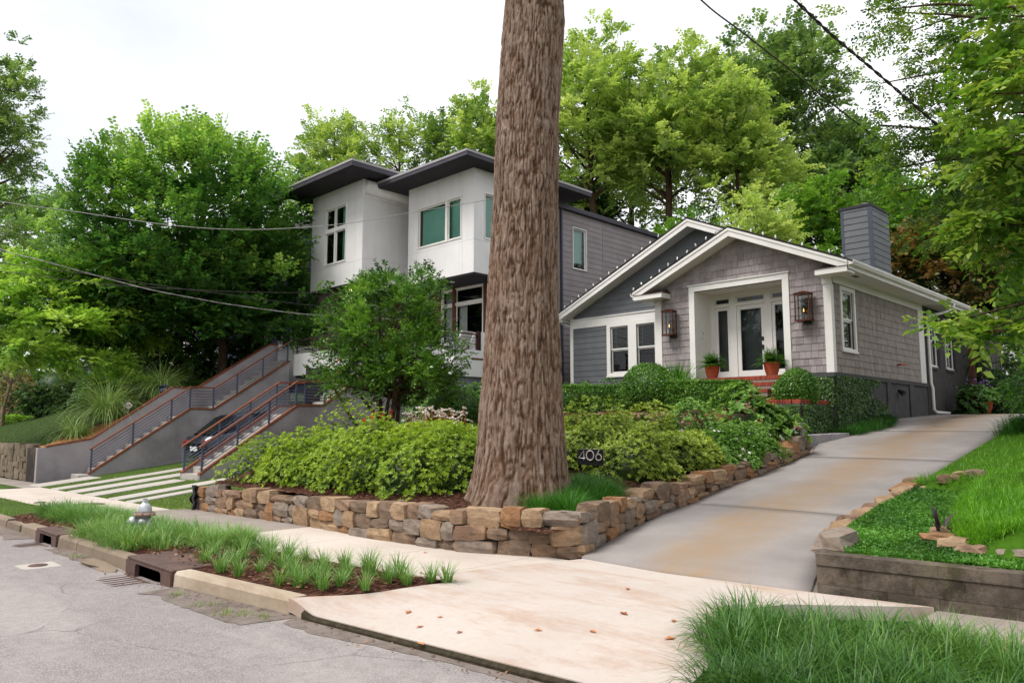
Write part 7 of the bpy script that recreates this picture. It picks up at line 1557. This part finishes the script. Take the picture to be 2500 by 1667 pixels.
# purple cordyline, fallen leaves
fountain('purple_plant', 'small purple leaved plant among the ground cover', -2.45, 8.7, lawnz(-2.5, 8.7) + .02, .05, .2, .34, 14, 345, 'lf_purple', .04, .6)
lvs = [(-5.41, 4.19), (-5.06, 4.25), (-5.01, 4.0), (-4.63, 4.09), (-4.65, 3.72), (-3.85, 5.19), (-4.13, 4.46), (-3.42, 5.26), (-3.19, 4.85), (-3.75, 4.66), (-7.55, 6.1), (-4.4, 6.0)]
rng = np.random.default_rng(370)
for i, (x, y) in enumerate(lvs):
    a = rng.random() * 6.28; mb = MB(); s_ = rng.uniform(.035, .06); z0 = (apz(x, y) if x > -6.4 else zs(x)) + .006
    pr_ = [(1, 0), (.4, .28), (.1, .5), (-.3, .3), (-.8, .12), (-.8, -.12), (-.3, -.3), (.1, -.5), (.4, -.28)]; k_ = rng.uniform(.3, .9)
    mb.v = [(x + s_ * (u * math.cos(a) - v * math.sin(a)), y + s_ * (u * math.sin(a) + v * math.cos(a)), z0 + s_ * k_ * (v * v * 1.6 + .12 * u * u)) for u, v in pr_] + [(x, y, z0)]; mb.f = [(j, (j + 1) % 9, 9) for j in range(9)]
    o = mb.build('fallen_leaf', 'lf_dry'); me = o.data; at_ = me.attributes.new('tint', 'FLOAT', 'POINT'); at_.data.foreach_set('value', [rng.random()] * len(me.vertices)); tag(o, 'curled brown leaf lying on the pale concrete apron' if x > -6.4 else 'curled brown leaf lying on the sidewalk below the stone wall', 'leaf', 'fallen leaves on the concrete' if x > -6.4 else None)


# bark chips and dry leaf litter on the mulch
rng = np.random.default_rng(380); n = 2600; x = rng.uniform(-16.4, -5.95, n); y = np.array([yk(v) + .2 + (ysn(v) - yk(v) - .24) * r_ for v, r_ in zip(x, rng.random(n))]); k_ = (x < -6.4) | (y > 3.8 + 2.6 * (x + 6.4)); x, y = x[k_], y[k_]
P = np.stack([x, y, np.array([zs(v) for v in x]) + .03 + .02 * rng.random(len(x))], 1); D = rdir(rng, len(P)); D[:, 2] *= .2
V, F = leaves(P, unit(D), unit(np.array([0, 0, 1.0]) + rng.normal(size=P.shape) * .5), rng.uniform(.02, .06, len(P)), rng.uniform(.008, .03, len(P)), .2)
M['litter'] = leafmat('mulch_litter', G('#3a2219', '#5e3a2a', '#8a5b40', '#b98a63', k=.6), .1); putnp('mulch_litter', V, F, 'litter', None, {'tint': np.repeat(rng.random(len(P)), 4)}, kind='stuff', label='bark chips and dry leaves on the parkway mulch', cat='litter')
n = 3000; x = rng.uniform(-14.8, -6.3, n); y = rng.uniform(6.75, 8.2, n); P = np.stack([x, y, np.array([bedz(a, b) for a, b in zip(x, y)]) + .01 + .02 * rng.random(n)], 1); D = rdir(rng, n); D[:, 2] *= .2
V, F = leaves(P, unit(D), unit(np.array([0, 0, 1.0]) + rng.normal(size=P.shape) * .5), rng.uniform(.02, .06, n), rng.uniform(.008, .025, n), .2); putnp('mulch_litter', V, F, 'litter', None, {'tint': np.repeat(.6 * rng.random(n), 4)}, kind='stuff', label='bark chips on the bed above the stone wall', cat='litter')
# twigs and dry leaves in the gutter
n = 260; x = rng.uniform(-12.6, -2.2, n); P = np.array([(v, yk(v) - .03 - .25 * r_ ** 2, 0) for v, r_ in zip(x, rng.random(n))]); P[:, 2] = [rz_(a, b) + .014 for a, b in P[:, :2]]; D = rdir(rng, n); D[:, 2] *= .15
V, F = leaves(P, unit(D), unit(np.array([0, 0, 1.0]) + rng.normal(size=P.shape) * .4), rng.uniform(.015, .05, n), rng.uniform(.006, .025, n), .2); putnp('gutter_litter', V, F, 'litter', None, {'tint': np.repeat(.3 + .7 * rng.random(n), 4)}, kind='stuff', label='dry leaf crumbs along the gutter', cat='litter')
o = stone_mb(np.random.default_rng(5), (-10.55, 3.28, rz_(-10.5, 3.2) + .012), (1, .05), (.05, -1), .42, .11, .03, .25, .3).build('broken_slab', 'kerb_old'); tag(o, 'broken thin concrete slab lying in the gutter before the old kerb', 'rubble')
# ------------------------------------------------------------------ trees
rng = np.random.default_rng(400)
# camellia: several stems
cb = np.array([-15.5, 11.3, bedz(-15.5, 11.3)]); cdat = crown(401, [(-15.65, 11.35, 3.85, 1.5, 1.5, 1.6), (-16.1, 11.15, 3.0, 1.05, 1.05, .9), (-15.05, 11.6, 3.1, 1.2, 1.2, .9), (-15.45, 11.45, 4.9, 1.0, 1.0, .8)], 240, .32, 18, 9, .095, .052, .28, up=.5, outw=.6, flat=.8, shell=(.55, 1.05), under=-.8, tintr=(.1, .75))
t = thing('camellia_tree', tuple(cb), 'dark glossy multi stemmed camellia standing before the modern house', 'tree'); mb = MB(); mb.sm = True; r_ = np.random.default_rng(402)
for k in range(8):
    c = cdat[3][r_.integers(len(cdat[3]))]; a = r_.random() * 6.28; p0 = cb + np.array([.22 * math.cos(a), .22 * math.sin(a), -.05]); mb.tube([p0, p0 * .6 + c * .4 + np.array([0, 0, .2]), c], [.065, .045, .015], 7, False)
mb.tube([cb + np.array([-.2, -.1, 0]), cb + np.array([-.7, -.6, .7]), cb + np.array([-1.2, -.9, 1.6])], [.05, .04, .02], 7, False); branches(mb, r_, [cb, cb + np.array([0, 0, 1.2]), cb + np.array([0, 0, 3.6])], [.09, .08, .05], cdat[3], 40, .03); mb.build('trunk', 'bark', t)
putnp('crown', cdat[0], cdat[1], 'lf_camellia', t, {'tint': cdat[2]})
# the big round tree (hornbeam-like) before the blue house
hb_ = np.array([-30.1, 13.6, llz(-30, 13.6)]); hc = np.array([-30.75, 12.55, 8.95])
cdin = crown(404, [(*hc, 3.9, 3.9, 3.6), (hc[0] + 1.2, hc[1] + 1.1, 7.0, 3.0, 3.0, 2.2), (hc[0] - .9, hc[1] - .8, 7.0, 3.0, 3.0, 2.2)], 150, .8, 9, 7, .36, .24, .7, shell=(.3, .95), tintr=(.0, .2), under=-.8)  # inner mass kept dark: shade within the crown put into its tint
cdat = crown(405, [(*hc, 4.6, 4.6, 4.4), (hc[0] - 1.0, hc[1] - 1.0, 6.7, 3.4, 3.3, 2.2), (hc[0] + 1.6, hc[1] + 1.5, 6.6, 3.5, 3.4, 2.2), (hc[0], hc[1], 10.1, 4.0, 4.0, 3.7)], 460, .6, 15, 10, .19, .122, .66, up=.75, outw=.85, flat=.8, shell=(.8, 1.0), amp=.05, under=-.8, tintr=(.14, .55), top_light=.5, ang=58, droop=.05)
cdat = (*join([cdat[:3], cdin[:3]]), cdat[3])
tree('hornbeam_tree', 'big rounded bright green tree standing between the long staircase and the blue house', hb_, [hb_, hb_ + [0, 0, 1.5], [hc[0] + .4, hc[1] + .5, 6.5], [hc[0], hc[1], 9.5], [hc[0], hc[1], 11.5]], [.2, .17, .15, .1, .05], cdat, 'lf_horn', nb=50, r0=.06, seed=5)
# layered maple at the left lawn
mbp = np.array([-33.6, 9.9, llz(-33.6, 9.9)]); E_ = []
r_ = np.random.default_rng(410)
for px, py, hw, hh, d in ((150, 690, 150, 40, 26), (60, 740, 150, 45, 25), (250, 760, 130, 40, 27), (120, 800, 160, 35, 25), (40, 850, 150, 28, 24), (190, 878, 110, 16, 25), (290, 820, 110, 34, 28), (300, 935, 50, 10, 25), (20, 660, 110, 40, 27), (260, 690, 110, 38, 28)): d += 2.5; c = at(px, py, d); E_.append((*c, hw / F_PX * d, hw / F_PX * d, hh / F_PX * d))
cdat = crown(411, E_, 330, .5, 13, 10, .19, .1, .5, up=.12, outw=.9, flat=.35, shell=(.3, 1.0), under=-.9, tintr=(.25, .95), ang=62)
tree('maple_tree', 'layered light green maple spreading over the left lawn', mbp, [mbp, mbp + [0, 0, 1.2], mbp + [.1, 0, 2.6], mbp + [0, .2, 5], mbp + [-.2, .3, 7]], [.13, .11, .09, .06, .03], cdat, 'lf_maple', nb=40, r0=.035, seed=6)
lb = np.array(at(8, 1000, 40)); lb[2] = llz(lb[0], lb[1]); E_ = [(*at(10, 870, 40), 2.3, 2.3, 1.1), (*at(60, 830, 41), 2.0, 2.0, 1.0)]
cdat = crown(412, E_, 70, .5, 9, 9, .11, .06, .45, flat=.5, tintr=(.1, .6)); tree('small_tree', 'small tree with several pale stems at the edge of the left lawn', lb, [lb, lb + [.1, 0, 1], lb + [.2, .2, 2.2]], [.1, .08, .05], cdat, 'lf_oak', 'bark_pale', nb=16, r0=.05, seed=7)
# generic background tree by photo box and distance
def bgtree(name, label, px, ytop, ybot, hw, d, mat, seed, nclump=150, nspray=9, nleaf=9, Lf=.2, Wf=.12, lobes=6, tintr=(.15, .8), rc=None, flat=.7, group=None, bark='bark', tr_px=None, shell=(.55, 1.05), under=-.7, nb=20, tr_r=None, up=.35):
    r_ = np.random.default_rng(seed); c = at(px, (ytop + ybot) / 2, d); rx = hw / F_PX * d; rz = (ybot - ytop) / 2 / F_PX * d; Lf, Wf, nspray = Lf * 1.42, Wf * 1.62, int(nspray * 1.12)
    E_ = [(c[0], c[1], c[2] - rz * .12, rx * .72, rx * .72, rz * .72)]
    for k in range(lobes):
        a = 2 * math.pi * (k + r_.random() * .7) / lobes; el = r_.uniform(-.25, 1.0); q = np.array([math.cos(a) * math.cos(el) * rx * .58, math.sin(a) * math.cos(el) * rx * .58, math.sin(el) * rz * .62]); s_ = r_.uniform(.34, .5); E_.append((*(c + q), rx * s_, rx * s_, rz * s_))
    cdat = crown(seed + 1, E_, nclump, rc or rx * .16, nspray, nleaf, Lf, Wf, Lf * 2.8, up=up, flat=flat, shell=shell, under=under, tintr=tintr)
    b = at(tr_px or px, ybot, d); g0 = gz(b[0], b[1]); b = np.array([b[0], b[1], g0 - .1]); R_ = tr_r or max(.12, rz * .045)
    top = c + np.array([0, 0, rz * .55]); sp = [b, b * .7 + np.array([c[0], c[1], c[2] - rz]) * .3, np.array([c[0], c[1], c[2] - rz * .5]), c, top]; sp = sorted(sp, key=lambda p: p[2])
    return tree(name, label, b, sp, [R_, R_ * .85, R_ * .65, R_ * .42, R_ * .15], cdat, mat, bark, nb, R_ * .35, group, seed)
bgtree('tall_tree', 'tall airy tree at the far left against the sky', -20, 90, 760, 110, 42, 'lf_oak', 420, 170, 9, 9, .16, .08, tintr=(.25, .9))
bgtree('woodland_tree', 'hazy green tree beyond the left maple', 60, 440, 760, 140, 62, 'lf_far', 422, 120, 8, 8, .26, .16, tintr=(.1, .7))
bgtree('woodland_tree', 'low rounded tree behind the left maple and cables', 190, 560, 860, 120, 58, 'lf_far', 424, 110, 8, 8, .26, .16, tintr=(.0, .6))
bgtree('woodland_tree', 'feathery pale tree above the left white box roof', 815, 235, 560, 90, 58, 'lf_lime', 426, 120, 7, 9, .2, .1, tintr=(.2, .8), shell=(.5, 1.1))
bgtree('woodland_tree', 'feathery tree with dark limbs between the two flat roofs', 975, 250, 560, 110, 60, 'lf_lime', 428, 120, 7, 9, .2, .1, tintr=(.15, .75), shell=(.5, 1.1))
bgtree('woodland_tree', 'darker tree just left of the big trunk above the flat roof', 1090, 280, 600, 90, 62, 'lf_oak', 430, 110, 8, 8, .22, .13, tintr=(.2, .8))
bgtree('woodland_tree', 'bright tree beside the left edge of the big trunk', 1180, 180, 600, 110, 56, 'lf_lime', 432, 150, 8, 9, .2, .12, tintr=(.1, .7))
bgtree('woodland_tree', 'low hazy tree behind the left flat roof', 760, 370, 620, 90, 64, 'lf_far', 434, 90, 8, 8, .26, .16, tintr=(.1, .6))
bgtree('tall_tree', 'tall lime green tree just right of the big trunk', 1440, 55, 600, 170, 47, 'lf_lime', 440, 250, 9, 10, .2, .11, 8, (.2, .95), flat=.55, tr_px=1520, nb=34)
bgtree('tall_tree', 'tall lime green tree with open dark limbs behind the bungalow', 1630, 70, 620, 180, 46, 'lf_lime', 442, 260, 9, 10, .2, .11, 8, (.2, .95), flat=.55, tr_px=1620, nb=34)
bgtree('tall_tree', 'lime green tree with a rounded bright crown above the front gable', 1800, 210, 660, 150, 44, 'lf_lime', 444, 210, 9, 10, .2, .11, 7, (.25, 1), flat=.5, tr_px=1700, nb=26)
bgtree('tall_tree', 'tall darker green oak against the sky behind the bungalow', 1880, 50, 600, 190, 58, 'lf_oak', 446, 290, 9, 9, .25, .15, 8, (.2, .9), flat=.65, nb=30)
bgtree('tall_tree', 'dark green oak behind the bungalow chimney', 2050, 210, 680, 130, 55, 'lf_oak', 448, 190, 9, 9, .24, .15, 7, (.1, .8), nb=24)
bgtree('tall_tree', 'dark trunked tree filling the gap between the lime green trees', 1540, 200, 660, 150, 56, 'lf_oak', 464, 190, 9, 9, .24, .14, 7, (.2, .9), nb=30)
bgtree('woodland_tree', 'dark evergreen tree behind the grey siding', 1430, 400, 700, 90, 52, 'lf_dark', 450, 110, 9, 9, .22, .12, tintr=(.2, .9))
bgtree('woodland_tree', 'rounded light green tree behind the roof ridge', 1980, 430, 720, 120, 40, 'lf_maple', 452, 140, 9, 9, .17, .09, tintr=(.1, .6))
bgtree('woodland_tree', 'yellow green shrubby tree with bare pale twigs left of the chimney', 1850, 480, 700, 110, 37, 'lf_lime', 454, 100, 8, 9, .15, .07, tintr=(.45, 1.0), shell=(.5, 1.1), bark='bark_pale', nb=60, flat=.9)
bgtree('woodland_tree', 'low bright tree behind the bungalow ridge', 1690, 520, 720, 100, 42, 'lf_maple', 455, 110, 9, 9, .17, .09, tintr=(.1, .7))
bgtree('woodland_tree', 'mid green tree between chimney and right hand trees', 2180, 380, 800, 110, 40, 'lf_maple', 456, 150, 9, 9, .18, .1, tintr=(.05, .6))
bgtree('magnolia_tree', 'bronze tinged magnolia behind the rear gutter', 2300, 520, 830, 120, 33, 'lf_bronze', 458, 150, 9, 8, .18, .09, tintr=(.1, .9))
bgtree('woodland_tree', 'dark tree filling the gap at the end of the driveway', 2420, 560, 980, 110, 38, 'lf_dark', 460, 150, 9, 9, .2, .11, tintr=(.0, .7), under=-1)
bgtree('woodland_tree', 'leafy tree behind the rear eaves at the right', 2420, 300, 760, 130, 36, 'lf_oak', 462, 170, 9, 9, .18, .1, tintr=(.05, .7), under=-1)
# understorey that reads as one mass far behind the houses
r_ = np.random.default_rng(470); E_ = []
for k in range(26): x = -95 + 4.6 * k + r_.uniform(-1, 1); y = r_.uniform(58, 74); E_.append((x, y, gz(x, y) + 4.5, 4.5, 3.5, r_.uniform(4, 6.5)))
for k in range(14): x = -98 + r_.uniform(-3, 3); y = 6 + 4.5 * k; E_.append((x, y, gz(x, y) + 5, 4, 4.5, r_.uniform(5, 8)))
V, F, T, _ = crown(471, E_, 700, 1.1, 7, 8, .48, .3, 1.3, under=-.9, shell=(.6, 1.05), tintr=(.05, .7)); putnp('woodland', V, F, 'lf_far', None, {'tint': T}, (0, 0, 0), kind='stuff', label='far woodland behind the houses', cat='woodland')
# right foreground: airy tree over the lawn, trunk outside the frame
rb = np.array([1.2, 16.5, lawnz(1.2, 16)]); E_ = []
for px, py, hw, hh, d in ((2420, 60, 150, 130, 15), (2300, 130, 120, 90, 15), (2420, 240, 130, 110, 14.5), (2280, 300, 110, 80, 15.5), (2350, 420, 130, 90, 15), (2230, 400, 80, 60, 16), (2440, 540, 110, 90, 15), (2300, 560, 90, 60, 16.5), (2180, 55, 60, 40, 14.5), (2120, 30, 55, 30, 14.2), (2560, 300, 160, 260, 15)): c = at(px, py, d); E_.append((*c, hw / F_PX * d, hw / F_PX * d, hh / F_PX * d))
cdat = crown(480, E_, 300, .34, 11, 9, .1, .05, .36, up=.1, outw=.7, flat=.5, shell=(.4, 1.05), under=-.9, tintr=(.1, .9), ang=58)
tree('airy_tree', 'airy tree with dark limbs reaching over the right side of the driveway', rb, [rb, rb + [-.1, 0, 2], rb + [-.4, -.2, 5], rb + [-.8, -.5, 7.5], rb + [-1.2, -.8, 9]], [.22, .19, .15, .1, .05], cdat, 'lf_bigleaf', nb=60, r0=.05, seed=8)
# nearer branches with broad leaves
nb_ = np.array([2.4, 10.2, lawnz(2.4, 10)]); E_ = []
for px, py, hw, hh, d in ((2480, 160, 90, 60, 9), (2440, 260, 90, 40, 9), (2490, 360, 90, 40, 8.5), (2420, 400, 70, 26, 9.2), (2470, 500, 90, 50, 9), (2400, 570, 70, 26, 9.5), (2490, 620, 60, 50, 9.2), (2320, 790, 46, 14, 9.6), (2400, 815, 60, 16, 9.4), (2470, 800, 40, 30, 9.4), (2490, 40, 60, 60, 9)): c = at(px, py, d); E_.append((*c, hw / F_PX * d, hw / F_PX * d, hh / F_PX * d))
cdat = crown(482, E_, 130, .2, 6, 8, .125, .075, .34, up=.0, outw=.5, flat=.4, shell=(.3, 1.0), under=-.9, tintr=(.35, 1.0), ang=60, droop=.25)
tree('broadleaf_tree', 'near branches with broad bright leaves hanging in from the right', nb_, [nb_, nb_ + [0, 0, 1.5], nb_ + [-.2, .1, 3], nb_ + [-.4, .2, 4.6], nb_ + [-.6, .2, 6]], [.14, .12, .1, .07, .03], cdat, 'lf_bigleaf', nb=36, r0=.03, seed=9)
# dense conifer at the right edge of the drive, dark shrubs by the gate
for i, (x, y, r, h) in enumerate(((-3.05, 19.8, 1.0, 4.6), (-2.0, 18.6, 1.1, 5.0), (-3.3, 22.5, 1.0, 4.4))):
    z0 = lawnz(x, y); t = thing('conifer', (x, y, z0), ['feathery conifer hedge plant at the right edge of the upper drive', 'feathery conifer nearest the lawn behind the broad leaves', 'feathery conifer behind the others near the gate'][i], 'tree')
    mb = MB(); mb.tube([(x, y, z0 - .1), (x, y, z0 + h * .8)], [.09, .03], 8, False); mb.build('trunk', 'bark', t)
    V, F, T, _ = crown(490 + i, [(x, y, z0 + h * .33, r, r, h * .33), (x, y, z0 + h * .62, r * .8, r * .8, h * .36)], 190, .22, 12, 10, .07, .03, .24, up=.25, outw=.8, flat=1, shell=(.8, 1.05), under=-.95, tintr=(.1, .85), droop=.3)
    C_ = solid_core((x, y, z0 + h * .45), (r * .7, r * .7, h * .42)); V, F, T = join([(V, F, T), C_]); putnp('crown', V, F, 'lf_conifer', t, {'tint': T})
for i, (x, y, r, h) in enumerate(((-6.9, 32.2, .9, 2.6), (-5.6, 33.0, 1.2, 2.6), (-4.2, 30.5, 1.2, 3.0), (-4.0, 27.5, 1.1, 2.4))):
    dome_shrub('dark_shrub', 'dark leafy shrub in the shade around the pergola', x, y, dz(y), r, r, h, 500 + i, 'lf_dark', 900, 6, .11, .05, group='shrubs around the pergola', amp=.25)
dome_shrub('leafy_shrub', 'leafy hosta like clump at the foot of the gate', -7.2, 29.5, 2.08, .5, .5, .6, 505, 'lf_dark', 300, 6, .16, .07, core=False, amp=.25)
# shrubs of the left gardens
for i, (px, py, d, r, h, mt, lb_) in enumerate(((130, 985, 41, 1.5, 1.3, 'lf_dark', 'dark broad leaved shrub at the crest of the left lawn'), (190, 965, 42, 1.5, 1.4, 'lf_dark', 'dark evergreen shrub below the white fence'), (95, 940, 47, 1.9, 2.2, 'lf_bronze', 'reddish shrub in the far left garden'), (78, 985, 46, .7, .9, 'lf_box', 'small round bush in the far left garden'), (30, 1030, 42, 1.1, .4, 'lf_maple', 'low bright shrub over the garden wall'), (300, 900, 36, 1.6, 2.0, 'lf_dark', 'tall dark shrub under the big leafy tree'), (400, 880, 34, 1.7, 2.0, 'lf_dark', 'dark shrub between the leafy tree and the blue house'), (470, 890, 33, 1.4, 1.8, 'lf_dark', 'dark shrub behind the stair wall'), (620, 860, 33.5, 1.3, 1.6, 'lf_dark', 'dark shrub right of the leafy tree trunk'), (250, 950, 38, 1.3, 1.2, 'lf_dark', 'dark shrub behind the largest ornamental grass'), (20, 940, 54, 3.4, 4.2, 'lf_oak', 'tall garden bush behind the far left stone wall'), (85, 940, 56, 3.2, 4.4, 'lf_maple', 'pale garden bush behind the reddish shrub'), (140, 930, 53, 2.8, 3.8, 'lf_oak', 'mid green bush left of the white fence'), (235, 920, 50, 2.6, 4.0, 'lf_dark', 'dark bush right of the white fence'))):
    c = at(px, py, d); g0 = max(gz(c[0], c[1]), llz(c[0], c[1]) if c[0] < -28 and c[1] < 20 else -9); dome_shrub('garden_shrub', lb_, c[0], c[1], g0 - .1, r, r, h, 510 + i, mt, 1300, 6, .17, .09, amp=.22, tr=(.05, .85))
# trees across the street, seen mirrored in the windows
for i, (x, y, h, r) in enumerate(((-36, -27, 12.5, 6), (-25, -28, 13, 6.5), (-14, -27.5, 12.5, 6), (-3, -29, 13, 6.5), (8, -28, 12.5, 6), (19, -28, 13, 6.5))):
    if i == 0:
        cdat = crown(530, [(x, y, h * .6, r, r, h * .42), (x + 1.5, y, h * .45, r * .8, r * .8, h * .35)], 170, 1.0, 8, 8, .42, .26, 1.0, under=-.95, shell=(.5, 1.0), tintr=(.1, .7))
        proto = tree('street_tree', 'leafy tree across the street facing the houses', (x, y, .2), [(x, y, 0), (x, y, 3), (x, y, 7)], [.35, .28, .1], cdat, 'lf_dark', nb=10, group='trees across the street')
    else: copy_tree(proto, None, (x, y, .2 + (i % 2) * .4), i * 1.3, h / 12.5)
